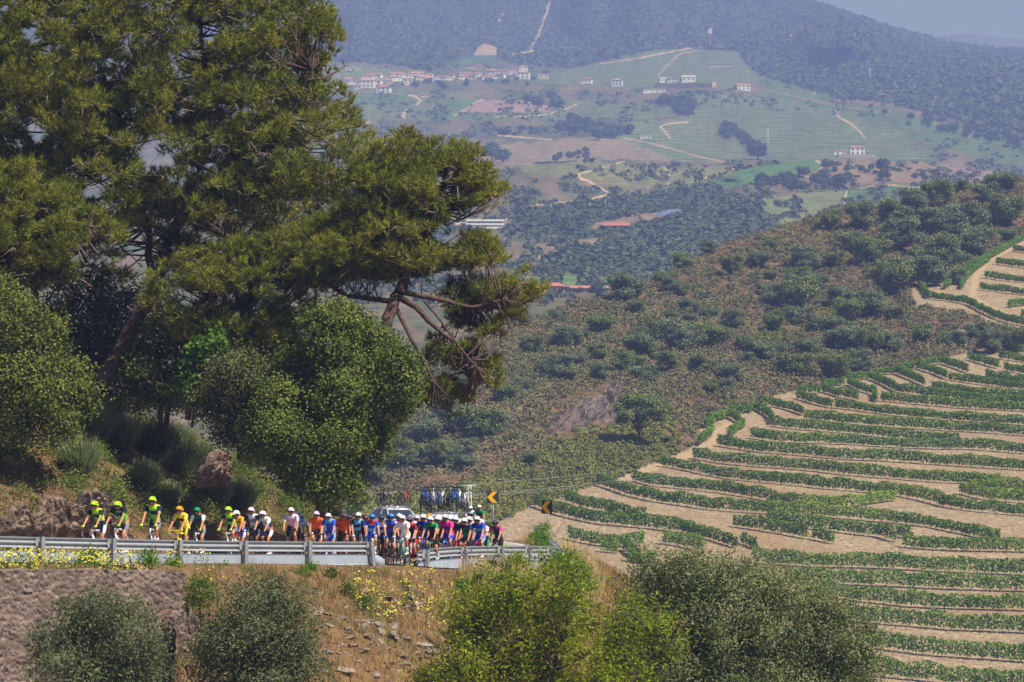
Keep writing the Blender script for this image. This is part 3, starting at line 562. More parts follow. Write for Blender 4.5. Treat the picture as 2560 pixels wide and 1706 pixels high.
# stand-alone spreading tree beside the vineyard
def lone_tree():
    g = np.random.default_rng(5); p = mid_pt(1598, 1140); root = empty('spreading_tree', p); s = p[1] / F
    pads = [(-38, 92, 22), (-20, 112, 20), (2, 108, 26), (30, 104, 20), (48, 86, 18), (20, 84, 22), (-8, 84, 24), (-34, 74, 18), (52, 66, 14), (34, 118, 12), (0, 66, 16), (-46, 60, 12)]
    lobes = [(a * s, g.uniform(-1.4, 1.4), b * s, c * s, c * s * 1.2, c * s * 0.62) for a, b, c in pads]
    v, f = broadleaf(lobes, 9, 0.5, 14, 0.26, 0.2, g, low=-0.7); mobj('crown', np_mesh('crown', v, f, M_oak2), root)
    b = MB(); b.tube([(0, 0, -0.5), (0, 0, 22 * s), (-3 * s, 0, 38 * s)], [4.5 * s, 4 * s, 3.2 * s], 8)
    for a, b2, c in pads: b.tube([(-3 * s, 0, 34 * s), (a * s * 0.5, 0.2, (34 + (b2 - 34) * 0.55) * s), (a * s, 0, b2 * s)], [2.4 * s, 1.5 * s, 0.5 * s], 5)
    b.build('trunk', M_bark, root); tag(root, 'spreading tree with bare dark trunk standing beside the vineyard edge', 'tree')
lone_tree()
# scrub: uncountable low bushes
def scrub(name, n, cols, hfun, seed, size, leaf, nl, label=None, upright=0.0):
    g = np.random.default_rng(seed); C = []; S = []
    while len(C) < n:
        x = g.uniform(820, 2620, 4000); y = g.uniform(430, 1320, 4000)
        ok = (y > lerpt(x, CREST) + 1) & ~inpoly(x, y - 2, VINE) & ~inpoly(x, y, UPPER) & (y < 1320) & hfun(x, y) & ~(inpoly(x, y, [(1330, 1110), (1380, 1050), (1480, 1000), (1540, 990), (1550, 1080), (1500, 1130), (1380, 1135)]) & (fbm(x / 16, y / 12, 5, 2) > -0.12))
        d = fbm(x / 60, y / 40, seed, 4) + g.uniform(-0.4, 0.4, 4000) > -0.05
        for a, b in zip(x[ok & d], y[ok & d]): C.append((a, b))
    C = np.array(C[:n]); Y = gm(C[:, 1]); X = (C[:, 0] - CX) / F * Y; Z = mid_z(X, Y); s = g.uniform(size[0], size[1], n)
    P = np.repeat(np.stack([X, Y, Z], 1), nl, 0); sr = np.repeat(s, nl)[:, None]
    d = rdir(g, n * nl); d[:, 2] = np.abs(d[:, 2]); rr = g.uniform(0.6, 1.0, (n * nl, 1)); off = d * rr * sr * np.array([0.9, 0.9, 0.75 + upright])
    nr = d * 0.9 + rdir(g, n * nl) * 0.5; nr /= np.linalg.norm(nr, axis=1, keepdims=True)
    v, f = leaf_arrays(P + off, nr, leaf * g.uniform(0.6, 1.4, n * nl), leaf * 0.6, g)
    tag(mobj(name, np_mesh(name, v, f, leafmat(name + '_leaf', cols, 0.08, 0.8, 0.03)), None), kind='stuff')
gfun = lambda x, y: (dpoly(x, y, [(900, 1330), (1150, 1270), (1350, 1215), (1520, 1150), (1640, 1120)]) < 60) | (dpoly(x, y, [(1900, 880), (2050, 810), (2200, 740)]) < 26)
scrub('green_scrub', 3200, [srgb(74, 80, 34), srgb(112, 116, 52), srgb(150, 148, 80)], gfun, 11, (0.5, 1.1), 0.42, 26)
scrub('shrubs', 2600, [srgb(74, 76, 46), srgb(104, 104, 66), srgb(136, 130, 92)], lambda x, y: ~gfun(x, y), 14, (0.8, 2.0), 0.42, 60)
scrub('scrub', 5600, [srgb(84, 86, 50), srgb(124, 118, 74), srgb(156, 144, 102)], lambda x, y: ~gfun(x, y), 12, (0.5, 1.5), 0.42, 26)
scrub('dry_heather', 4600, [srgb(104, 84, 66), srgb(142, 118, 94), srgb(172, 148, 122)], lambda x, y: ~gfun(x, y), 13, (0.4, 1.1), 0.36, 22)
# rock outcrop
def jag(name, P0, ux, uy, nx, ny, amp, m, seed, out):
    """jagged rock face: grid from P0 along ux, uy pushed out along out"""
    U, V = np.meshgrid(np.linspace(0, 1, nx), np.linspace(0, 1, ny)); P0, ux, uy, out = map(np.array, (P0, ux, uy, out)); lu = np.linalg.norm(ux); lv = np.linalg.norm(uy)
    a = U * lu + V * lv * 0.5; b = V * lv
    h = np.abs(fbm(a / (lu * 0.12), b / (lv * 0.25), seed, 4)) * 1.5 + np.floor(fbm(a / (lu * 0.07), b / (lv * 0.35), seed + 3, 3) * 5) / 5
    e = np.minimum(np.minimum(U, 1 - U) * 7, np.minimum(V, 1 - V) * 5).clip(0, 1) + fbm(U * 6, V * 4, seed + 5, 3) * 0.5
    D = (h * 0.6 + 0.5) * amp * e.clip(0, 1) - amp * 0.35 * (1 - e.clip(0, 1))
    top = (0.5 + 0.5 * np.sin(np.pi * np.clip(U, 0.02, 0.98)) ** 0.6 + fbm(U * 5, U * 0 + seed, seed + 9, 4) * 0.55).clip(0.25, 1.15)
    Q = P0 + U[..., None] * ux + (V * top)[..., None] * uy + D[..., None] * out
    return mobj(name, grid_mesh(name, Q[..., 0], Q[..., 1], Q[..., 2], m, smooth=False))
def rockmat(name, cols, sc):
    m = bpy.data.materials.new(name); m.use_nodes = True; t = m.node_tree; p = t.nodes['Principled BSDF']; g = t.nodes.new('ShaderNodeNewGeometry')
    n = noise(t, g.outputs['Position'], sc, 6, 0.65); c = ramp(t, n, [(0.3 + 0.4 * i / (len(cols) - 1), c) for i, c in enumerate(cols)]); t.links.new(c, p.inputs['Base Color'])
    p.inputs['Roughness'].default_value = 0.9; b = t.nodes.new('ShaderNodeBump'); b.inputs['Distance'].default_value = 0.25 / sc; t.links.new(n, b.inputs['Height']); t.links.new(b.outputs[0], p.inputs['Normal']); return m
M_rock = rockmat('brown_rock', [srgb(58, 50, 46), srgb(104, 88, 78), srgb(140, 122, 108)], 0.9)
a = mid_pt(1345, 1128); b = mid_pt(1540, 1092); c = mid_pt(1392, 1045); dn = np.array([0.25, -0.8, 0.5])
tag(jag('rock_outcrop', a, b - a, c - a, 46, 20, 2.4, M_rock, 71, dn), 'long jagged brown rock outcrop left of the spreading tree', 'rock')
a = mid_pt(1480, 1060); b = mid_pt(1556, 1030); c = mid_pt(1500, 1010); tag(jag('rock_outcrop', a, b - a, c - a, 22, 14, 1.8, M_rock, 77, dn), 'smaller jagged rock face just above the long outcrop', 'rock')
# =====================================================================  GUARDRAILS
M_galv = mat('galvanised_steel', srgb(176, 178, 182), 0.5, 0.35, 0.5, 0.08, 3.0)
M_post = mat('post_steel', srgb(150, 150, 152), 0.6, 0.25, 0.4, 0.1, 4.0)
M_panel = mat('panel_steel', srgb(172, 180, 190), 0.55, 0.25, 0.4, 0.07, 2.0)
def path_pts(line, step=0.5):
    P = [W(*p) for p in line]; P = np.array(P); s = np.concatenate([[0], np.cumsum(np.linalg.norm(np.diff(P, axis=0), axis=1))])
    n = max(2, int(s[-1] / step)); u = np.linspace(0, s[-1], n); return np.stack([np.interp(u, s, P[:, i]) for i in range(3)], 1)
def strip(T, prof, name, m, parent, face, org):
    """extrude a profile [(outward, down)] along T; outward = away from the road"""
    d = np.gradient(T[:, :2], axis=0); d /= np.linalg.norm(d, axis=1, keepdims=True); nrm = np.stack([d[:, 1], -d[:, 0]], 1) * face
    rings = [[(T[i, 0] + nrm[i, 0] * a - org[0], T[i, 1] + nrm[i, 1] * a - org[1], T[i, 2] - z - org[2]) for a, z in prof] for i in range(len(T))]
    b = MB(); b.loft(rings, 0, False, close=False); o = b.build(name, m, parent)
    s = o.modifiers.new('thickness', 'SOLIDIFY'); s.thickness = 0.006; s.offset = 0; return o
WPROF = [(-0.0, 0.0), (-0.0, 0.02), (-0.085, 0.075), (-0.085, 0.10), (0.0, 0.15), (0.0, 0.17), (-0.085, 0.22), (-0.085, 0.245), (0.0, 0.30), (0.0, 0.32)]
def guardrail(line, posts, face, label, H=0.78, panel=True):
    T = path_pts(line); org = T[0] - np.array([0, 0, H]); root = empty('guardrail', org)
    strip(T, WPROF, 'rail_beam', M_galv, root, face, org)
    if panel: strip(T, [(0.02, 0.40), (0.02, 0.405), (0.0, 0.42), (0.0, 0.72), (0.03, 0.74)], 'lower_panel', M_panel, root, face, org)
    d = np.gradient(T[:, :2], axis=0); d /= np.linalg.norm(d, axis=1, keepdims=True); nrm = np.stack([d[:, 1], -d[:, 0]], 1) * face
    pxT = T[:, 0] / T[:, 1] * F + CX
    for q in posts:
        i = int(np.argmin(np.abs(pxT - q[0]))) if isinstance(q, tuple) else int(q * (len(T) - 1)); lean = q[1] if isinstance(q, tuple) else 0
        c = T[i] - org; rz = math.atan2(d[i, 1], d[i, 0]); nx, ny = nrm[i]
        b = MB(); M = Matrix.Translation((c[0] + nx * 0.13, c[1] + ny * 0.13, c[2] - 0.45)) @ Matrix.Rotation(rz, 4, 'Z') @ Matrix.Rotation(lean, 4, 'Y')
        b.box((0, -0.04, 0), (0.075, 0.004, 0.47), 0, M=M); b.box((-0.071, 0, 0), (0.004, 0.036, 0.47), 0, M=M); b.box((0.071, 0, 0), (0.004, 0.036, 0.47), 0, M=M)
        b.build('post', M_post, root)
        b = MB(); e = 0.14
        b.add([(c[0] - d[i, 0] * e + nx * 0.0, c[1] - d[i, 1] * e, c[2] - 0.04), (c[0] + nx * 0.10, c[1] + ny * 0.10, c[2] - 0.04), (c[0] + nx * 0.10, c[1] + ny * 0.10, c[2] - 0.27), (c[0] - d[i, 0] * e, c[1] - d[i, 1] * e, c[2] - 0.27),
               (c[0] + d[i, 0] * 0.05, c[1] + d[i, 1] * 0.05, c[2] - 0.04), (c[0] + d[i, 0] * 0.05, c[1] + d[i, 1] * 0.05, c[2] - 0.27)], [(0, 1, 2, 3), (1, 4, 5, 2), (0, 4, 1)])
        b.build('spacer_bracket', M_galv, root)
    return tag(root, label, 'guardrail')
guardrail([(-330, 1330, 115), (-80, 1339, 122.5), (0, 1341, 124.3), (275, 1347.5, 128), (520, 1352.5, 131.7), (780, 1354.5, 135.6), (924, 1355, 137.8)], [0.02, 0.1, 0.18, (-95, 0), (90.6, 0), (275, 0), (451, 0), (612, 0.02), (770, -0.03), (921, -0.14)], 1, 'long grey steel guardrail in front of the leading riders on the left')
guardrail([(1046, 1378, 144.5), (1090, 1371, 146), (1135, 1367.5, 147.6), (1240, 1365, 151.4), (1320, 1365.5, 155.5), (1367, 1366, 159), (1394, 1369, 162.5), (1402, 1376, 166)], [(1054, 0), (1152, -0.12), (1246, -0.03), (1316, 0), (1367, 0), (1398, 0)], 1, 'bent grey guardrail curving away on the right below the pack', 0.78)
guardrail([(1412, 1380, 163), (1400, 1368, 166.5), (1375, 1346, 173), (1355, 1328, 180), (1338, 1314, 187)], [0.05, 0.35, 0.65, 0.95], 1, 'pale end-on stretch of guardrail beside the right chevron sign', 0.75)
guardrail([(1240, 1301.5, 212), (1160, 1294.5, 225), (1090, 1289, 233), (1025, 1283.5, 240), (985, 1280, 250), (950, 1277, 262)], [0.02, 0.2, 0.4, 0.6, 0.8, 0.98], 1, 'far guardrail across the road behind the team cars', 0.75)
def flare(line, z0, z1, label):
    T = path_pts(line, 0.2); b = MB(); org = T[0]
    b.loft([[(p[0] - org[0], p[1] - org[1], p[2] - org[2]), (p[0] - org[0], p[1] - 0.02 - org[1], p[2] - (z1 - z0) - org[2])] for p in T], 0, True, close=False)
    o = b.build('crash_panel', M_panel); s = o.modifiers.new('t', 'SOLIDIFY'); s.thickness = 0.01; o.location = tuple(org); return tag(o, label, 'panel')
flare([(926, 1385, 137.9), (940, 1387, 138.3), (952, 1392, 138.7), (962, 1400, 138.9)], 0, 0.36, 'curved grey metal panel at the right end of the long guardrail')
flare([(1028, 1418, 143.6), (1045, 1416, 143.5), (1062, 1417, 143.6)], 0, 0.40, 'small grey metal panel hanging under the left end of the bent guardrail')
# =====================================================================  STONE RETAINING WALL
def retaining_wall():
    m = bpy.data.materials.new('rough_masonry'); m.use_nodes = True; t = m.node_tree; p = t.nodes['Principled BSDF']; g = t.nodes.new('ShaderNodeNewGeometry'); pos = g.outputs['Position']
    mp = t.nodes.new('ShaderNodeMapping'); mp.inputs['Scale'].default_value = (1, 1, 1.5); t.links.new(pos, mp.inputs[0])
    n1 = noise(t, pos, 0.7, 5, 0.6); n2 = noise(t, mp.outputs[0], 6.0, 6, 0.75); n3 = noise(t, pos, 2.0, 4, 0.6)
    v = t.nodes.new('ShaderNodeTexVoronoi'); v.inputs['Scale'].default_value = 4.6; t.links.new(mp.outputs[0], v.inputs['Vector'])
    cell = t.nodes.new('ShaderNodeSeparateColor'); t.links.new(v.outputs['Color'], cell.inputs[0])
    c = ramp(t, n2, [(0.33, srgb(74, 58, 50)), (0.45, srgb(104, 88, 78)), (0.58, srgb(134, 114, 102)), (0.72, srgb(184, 164, 146))])
    c = mixc(t, 0.55, c, ramp(t, cell.outputs[0], [(0.0, srgb(96, 74, 60)), (0.4, srgb(114, 96, 84)), (0.75, srgb(138, 118, 104)), (1.0, srgb(182, 160, 140))]))
    c = mixc(t, ramp(t, n1, [(0.48, (0, 0, 0)), (0.62, (0.7, 0.7, 0.7))]), c, srgb(152, 130, 116))
    c = mixc(t, math_(t, 'MULTIPLY', math_(t, 'LESS_THAN', v.outputs['Distance'], 0.2), math_(t, 'GREATER_THAN', n3, 0.54)), c, srgb(60, 46, 40))
    st = t.nodes.new('ShaderNodeMapping'); st.inputs['Scale'].default_value = (3, 3, 0.25); t.links.new(pos, st.inputs[0]); n4 = noise(t, st.outputs[0], 1.2, 4, 0.6)
    c = mixc(t, ramp(t, n4, [(0.56, (0, 0, 0)), (0.66, (0.55, 0.55, 0.55))]), c, srgb(136, 102, 72))
    t.links.new(c, p.inputs['Base Color']); p.inputs['Roughness'].default_value = 0.95
    b = t.nodes.new('ShaderNodeBump'); b.inputs['Distance'].default_value = 0.09; t.links.new(math_(t, 'SUBTRACT', math_(t, 'ADD', n2, math_(t, 'MULTIPLY', n3, 0.6)), math_(t, 'MULTIPLY', v.outputs['Distance'], 0.8)), b.inputs['Height']); t.links.new(b.outputs[0], p.inputs['Normal'])
    T = path_pts([(-420, 1432, 112), (0, 1430, 121.2), (230, 1429, 124.3), (460, 1434, 127.4)], 0.09); T[:, 2] += fbm(T[:, 0] * 2, T[:, 1] * 0, 3, 3) * 0.16
    d = np.gradient(T[:, :2], axis=0); d /= np.linalg.norm(d, axis=1, keepdims=True); nr = np.stack([d[:, 1], -d[:, 0]], 1)
    zz = np.concatenate([[-0.02], np.arange(0.0, 4.6, 0.09), [6.0]]); s = np.arange(len(T)) * 0.09
    S, Z = np.meshgrid(s, zz, indexing='ij'); off = (fbm(S * 1.3, Z * 1.6, 81, 5) * 0.09 + np.abs(fbm(S * 4.5, Z * 6.5, 82, 3)) * 0.11) + 0.05 * Z; off[:, 0] = -0.5
    X = T[:, 0:1] + nr[:, 0:1] * off; Y = T[:, 1:2] + nr[:, 1:2] * off; Zz = T[:, 2:3] - Z
    # end return towards the slope
    eX = np.stack([X[-1] - 0.1, X[-1] - 1.4]); eY = np.stack([Y[-1] + 0.3, Y[-1] + 1.6]); eZ = np.stack([Zz[-1], Zz[-1]])
    o = mobj('retaining_wall', grid_mesh('retaining_wall', np.concatenate([X, eX]), np.concatenate([Y, eY]), np.concatenate([Zz, eZ]), m, smooth=False))
    tag(o, 'rough pinkish-grey stone retaining wall under the road at lower left', 'wall')
retaining_wall()
# =====================================================================  SIGNS, POLE, WIRES
M_sgn_b = mat('sign_black', srgb(52, 54, 62), 0.5); M_sgn_y = mat('sign_yellow', srgb(250, 180, 8), 0.45); M_pole = mat('pole_grey', srgb(165, 165, 168), 0.5, 0.3)
def chevron(px, py, base_py, Y, yaw, w, label):
    p = W(px, py, Y); g0 = W(px, base_py, Y)[2]; root = empty('chevron_sign', (p[0], p[1], g0), yaw); h = p[2] - g0
    b = MB(); b.box((0, 0, h), (w / 2, 0.015, w / 2 * 1.04), 0); b.build('sign_board', M_sgn_b, root)
    b = MB(); a = w / 2 * 0.93; q = w * 0.36; x0 = -a; xr = a * 0.84
    # left pointing chevron, built flat and slightly proud of the board
    pts = [(x0, 0), (xr - q, a), (xr, a), (x0 + q, 0), (xr, -a), (xr - q, -a)]
    pts = [(x0, 0), (-0.05 * w, a), (xr, a), (x0 + 1.12 * q, 0), (xr, -a), (-0.05 * w, -a)]
    for yy in (-0.019,): b.add([(x, yy, h + z) for x, z in pts] + [(x, yy + 0.003, h + z) for x, z in pts], [(0, 1, 2, 3), (0, 3, 4, 5)] + [(i, (i + 1) % 6, 6 + (i + 1) % 6, 6 + i) for i in range(6)])
    b.build('chevron', M_sgn_y, root)
    b = MB(); b.tube([(0.03, 0.045, -0.6), (0.0, 0.045, h + w * 0.4)], 0.035, 8); b.build('sign_post', M_pole, root)
    tag(root, label, 'road sign')
chevron(1232, 1243.5, 1305, 205, R(4), 0.565, 'left-pointing yellow chevron sign behind the riders, the higher one')
chevron(1367.5, 1268, 1336, 184, R(-38), 0.56, 'left-pointing yellow chevron sign by the end of the guardrail, turned aside')
def lattice_pole():
    p = W(1174, 1300, 262); root = empty('lattice_pole', (p[0], p[1], p[2] - 3)); s = 262 / F; h = 88 * s + 3; w0, w1 = 0.14, 0.085; M_c = mat('white_concrete', srgb(214, 214, 212), 0.8)
    b = MB()
    for sx in (-1, 1):
        for sy in (-1, 1): b.tube([(sx * w0, sy * w0, 0), (sx * w1, sy * w1, h)], 0.022, 4)
    b.build('pole_legs', M_c, root); tag(root.children[-1], kind='stuff'); b = MB(); n = 16
    for i in range(n):
        z = h * i / n; z2 = h * (i + 1) / n; w = w0 + (w1 - w0) * i / n
        for sy in (-1, 1): b.tube([(-w * (1 if i % 2 else -1), sy * w, z), (w * (1 if i % 2 else -1), sy * w, z2)], 0.018, 4)
    b.build('bracing', M_c, root); b = MB(); b.box((0, 0, h - 0.05), (0.42, 0.03, 0.03)); b.build('crossarm', M_c, root)
    tag(root, 'slim pale lattice utility pole rising behind the bike-laden car', 'utility pole'); return p
lattice_pole()
M_wire = mat('wire', srgb(150, 150, 150), 0.5)
for k, (ln, lab) in enumerate([([(1178, 1212, 262), (1400, 1193, 330), (1650, 1168, 400), (2100, 1105, 420), (2700, 1020, 430)], 'uppermost thin wire running right from the lattice pole'),
                               ([(1178, 1236, 262), (1330, 1226, 320), (1500, 1207, 380), (1900, 1160, 410), (2700, 1050, 430)], 'middle thin wire running right from the lattice pole'),
                               ([(1178, 1240, 262.5), (1330, 1231, 320.5), (1500, 1212, 380.5), (1950, 1166, 411), (2700, 1060, 431)], 'lowest thin wire running right from the lattice pole')]):
    b = MB(); P = [W(*q) for q in ln]; b.tube(P, 0.013, 4); tag(b.build('power_wire', M_wire), lab, 'wire', 'overhead wires')
# =====================================================================  NEAR TREES
M_needle = leafmat('pine_needle', [srgb(46, 62, 22), srgb(98, 112, 36), srgb(156, 156, 58), srgb(204, 180, 90)], 0.22, 0.6, 0.6)
M_pbark = mat('pine_bark', srgb(90, 70, 60), 0.9, var=0.45, scale=9, bump=0.05)
M_twig = mat('dead_twig', srgb(150, 130, 112), 0.9, var=0.3, scale=8)
def trunk_obj(root, org, lines, m=M_pbark, name='trunk'):
    b = MB()
    for ln in lines:
        P = [W(x, y, Y) - org for x, y, Y, r in ln]; 
        # refine and wobble
        out = []; rad = []
        for i in range(len(P) - 1):
            for t in np.linspace(0, 1, 5, endpoint=False):
                out.append(P[i] * (1 - t) + P[i + 1] * t + rng.normal(size=3) * ln[i][3] * 0.12 * (i > 0)); rad.append(ln[i][3] * (1 - t) + ln[i + 1][3] * t)
        out.append(P[-1]); rad.append(ln[-1][3]); b.tube(out, rad, 8)
    return b.build(name, m, root)
PACK = 0.33
def pine(name, Y0, poly, holes, trunks, base, npad, seed, label, depth=3.2, dens=11, extra=()):
    g = np.random.default_rng(seed); s = Y0 / F; org = W(base[0], base[1], base[2]); root = empty('pine_tree', org)
    xs_ = [p[0] for p in poly]; ys_ = [p[1] for p in poly]; pads = []; tries = 0
    while len(pads) < npad and tries < 40000:
        tries += 1; x = g.uniform(min(xs_), max(xs_)); y = g.uniform(min(ys_), max(ys_))
        if not inpoly(x, y, poly): continue
        e = float(dpoly(x, y, poly + [poly[0]])); r = g.uniform(24, 50)
        if e < r * 0.55: r = max(20, e * 1.2 + 10)
        if e < 14: continue
        if any((x - hx) ** 2 + ((y - hy) * 1.15) ** 2 < (hr + r * 0.55) ** 2 for hx, hy, hr in holes): continue
        dz = g.uniform(-1, 1) * depth * min(1.0, 0.25 + e / 170)
        if any((x - q[0]) ** 2 + (1.5 * (y - q[1])) ** 2 + ((dz - q[3]) / s * 0.6) ** 2 < (PACK * (r + q[2])) ** 2 for q in pads): continue
        pads.append((x, y, r, dz))
    pads += [(x, y, r * 1.12, g.uniform(-0.5, 0.5)) for x, y, r in extra] + [(x + g.normal() * r * 0.6, y + g.normal() * r * 0.5, r * 0.8, g.uniform(-0.8, 0.8)) for x, y, r in extra if r > 13 for _ in range(4)]
    lobes = []
    for x, y, r, dz in pads:
        c = W(x, y, Y0 + dz) - org; R_ = r * s; lobes.append((c[0], c[1], c[2], R_, R_ * 1.1, R_ * 0.62))
    L = np.array(lobes); P = []; D = []
    for l in L:
        n = int(4 * math.pi * l[3] * l[3] * dens * 1.35) + 6; d = rdir(g, n); d = d[d[:, 2] > -0.35 - 0.5 * g.random(n)]
        rr = g.uniform(0.55, 1.05, (len(d), 1)) * (1 + 0.25 * fbm(d[:, 0] * 3 + l[0], d[:, 1] * 3 + d[:, 2] * 2, seed, 2)[:, None]); P.append(l[:3] + d * l[3:] * rr)
        q = vnoise(P[-1][:, 0] * 2.6 + P[-1][:, 1] * 1.3, P[-1][:, 2] * 3.4 + P[-1][:, 1] * 0.9, seed) > -0.10; d = d[q]; P[-1] = P[-1][q]; dd = d * 0.9 + np.array([0, 0, 0.6]); dd += rdir(g, len(d)) * 0.3; D.append(dd / np.linalg.norm(dd, axis=1, keepdims=True))
    P = np.concatenate(P); D = np.concatenate(D)
    # candle shoots on the upper side
    v, f = needles(P, D, 15, 0.25, 0.024, g, 0.50)
    mobj('needles', np_mesh('needles', v, f, M_needle), root)
    trunk_obj(root, org, trunks)
    # limbs joining every pad with the nearest trunk point
    tp = np.array([(W(*a[:3]) * (1 - t) + W(*c[:3]) * t) - org for ln in trunks for a, c in zip(ln[:-1], ln[1:]) for t in np.linspace(0, 1, 7)[:(-1 if c is ln[-1] else 7)]]); b = MB(); tw = MB()
    for l in L:
        d2 = ((tp - l[:3]) * np.array([1, 1, 1.3])); d2[:, 2] += 0.8; i = int(np.argmin((d2 ** 2).sum(1))); a = tp[i]; m_ = (a + l[:3]) / 2 + np.array([0, 0, -0.25 - 0.1 * g.random()]) + g.normal(size=3) * 0.15
        dist = np.linalg.norm(a - l[:3])
        if dist > 2.6:
            d3 = np.linalg.norm(L[:, :3] - l[:3], axis=1); d3[(L[:, 0] ** 2 < 0)] = 9; j = [q for q in np.argsort(d3)[1:8] if np.linalg.norm(tp[i] - L[q, :3]) < dist - 0.3]
            if j: a = L[j[0], :3]; m_ = (a + l[:3]) / 2 + g.normal(size=3) * 0.1; dist = 1.2
        r0 = min(0.055, 0.022 + 0.01 * dist); b.tube([a, m_, l[:3]], [r0, r0 * 0.6, 0.015], 5)
        for k in range(3): e = l[:3] + rdir(g, 1)[0] * l[3:] * 0.8; tw.tube([l[:3], (l[:3] + e) / 2 + g.normal(size=3) * 0.05, e], [0.014, 0.01, 0.004], 4)
        if g.random() < 0.35:
            q = l[:3] + np.array([0, 0, -l[5]]); e = q + np.array([g.normal() * 0.6, g.normal() * 0.4, -g.uniform(0.2, 0.7)]); tw.tube([q, (q + e) / 2 + g.normal(size=3) * 0.12, e], [0.016, 0.011, 0.004], 4)
    b.build('branches', M_pbark, root); tag(root.children[-1], kind='stuff'); tw.build('twigs', M_twig, root); tag(root.children[-1], kind='stuff')
    return tag(root, label, 'pine tree')
pine('pine', 152, [(-160, -170), (560, -190), (700, -120), (790, -60), (812, -20), (830, 40), (850, 92), (818, 136), (800, 170), (862, 160), (845, 205), (872, 238), (884, 275), (902, 320), (905, 420), (850, 540), (760, 560), (640, 600), (560, 640), (470, 660), (400, 560), (300, 620), (200, 600), (-160, 560)],
     [(78, 90, 16), (500, 92, 20), (90, 335, 20), (375, 395, 34), (245, 492, 24), (350, 600, 30)],
     [[(250, 965, 150, 0.34), (300, 880, 150.5, 0.30), (352, 780, 151, 0.26), (392, 712, 151.5, 0.24), (424, 600, 152, 0.22), (458, 525, 152, 0.18), (500, 420, 152, 0.15), (520, 250, 152.5, 0.12), (500, 60, 152, 0.08), (490, -120, 152, 0.04)],
      [(392, 712, 151.5, 0.16), (372, 650, 152.5, 0.14), (374, 590, 153, 0.13), (340, 470, 153, 0.11), (300, 300, 153.5, 0.09), (230, 120, 153.5, 0.06), (180, -60, 153, 0.04)],
      [(458, 525, 152, 0.13), (510, 560, 150.5, 0.11), (590, 607, 149.5, 0.10), (663, 670, 149, 0.07)], [(458, 525, 152, 0.10), (600, 430, 151, 0.08), (720, 300, 150.5, 0.06), (790, 150, 150, 0.03)]],
     (250, 965, 150), 1000, 21, 'huge dark pine with leaning trunk filling the upper left', 3.4,
     extra=[(x, y, 13) for x, y in [(690, -10), (715, 4), (742, -14), (800, 12), (820, 24), (842, 48), (848, 70), (850, 96), (815, 150), (866, 164), (850, 176), (855, 214), (872, 240), (886, 276), (898, 316), (835, 128), (880, 258), (828, 36)]])
pine('pine', 159, [(-160, -170), (700, -120), (800, 60), (850, 250), (880, 420), (800, 560), (700, 640), (560, 700), (300, 720), (-160, 700)],
     [(78, 90, 18), (500, 92, 22), (90, 335, 22), (375, 395, 40), (245, 492, 28), (350, 610, 34), (475, 755, 24)],
     [[(600, 1120, 160, 0.3), (620, 900, 160, 0.26), (610, 700, 159.5, 0.2), (560, 500, 159, 0.16), (600, 300, 159, 0.1), (620, 60, 159, 0.05)], [(610, 700, 159.5, 0.14), (380, 560, 159, 0.1), (240, 380, 159, 0.06), (120, 200, 159, 0.04)]],
     (600, 1120, 160), 480, 25, 'second dark pine standing close behind the huge leaning one', 2.6, dens=9)
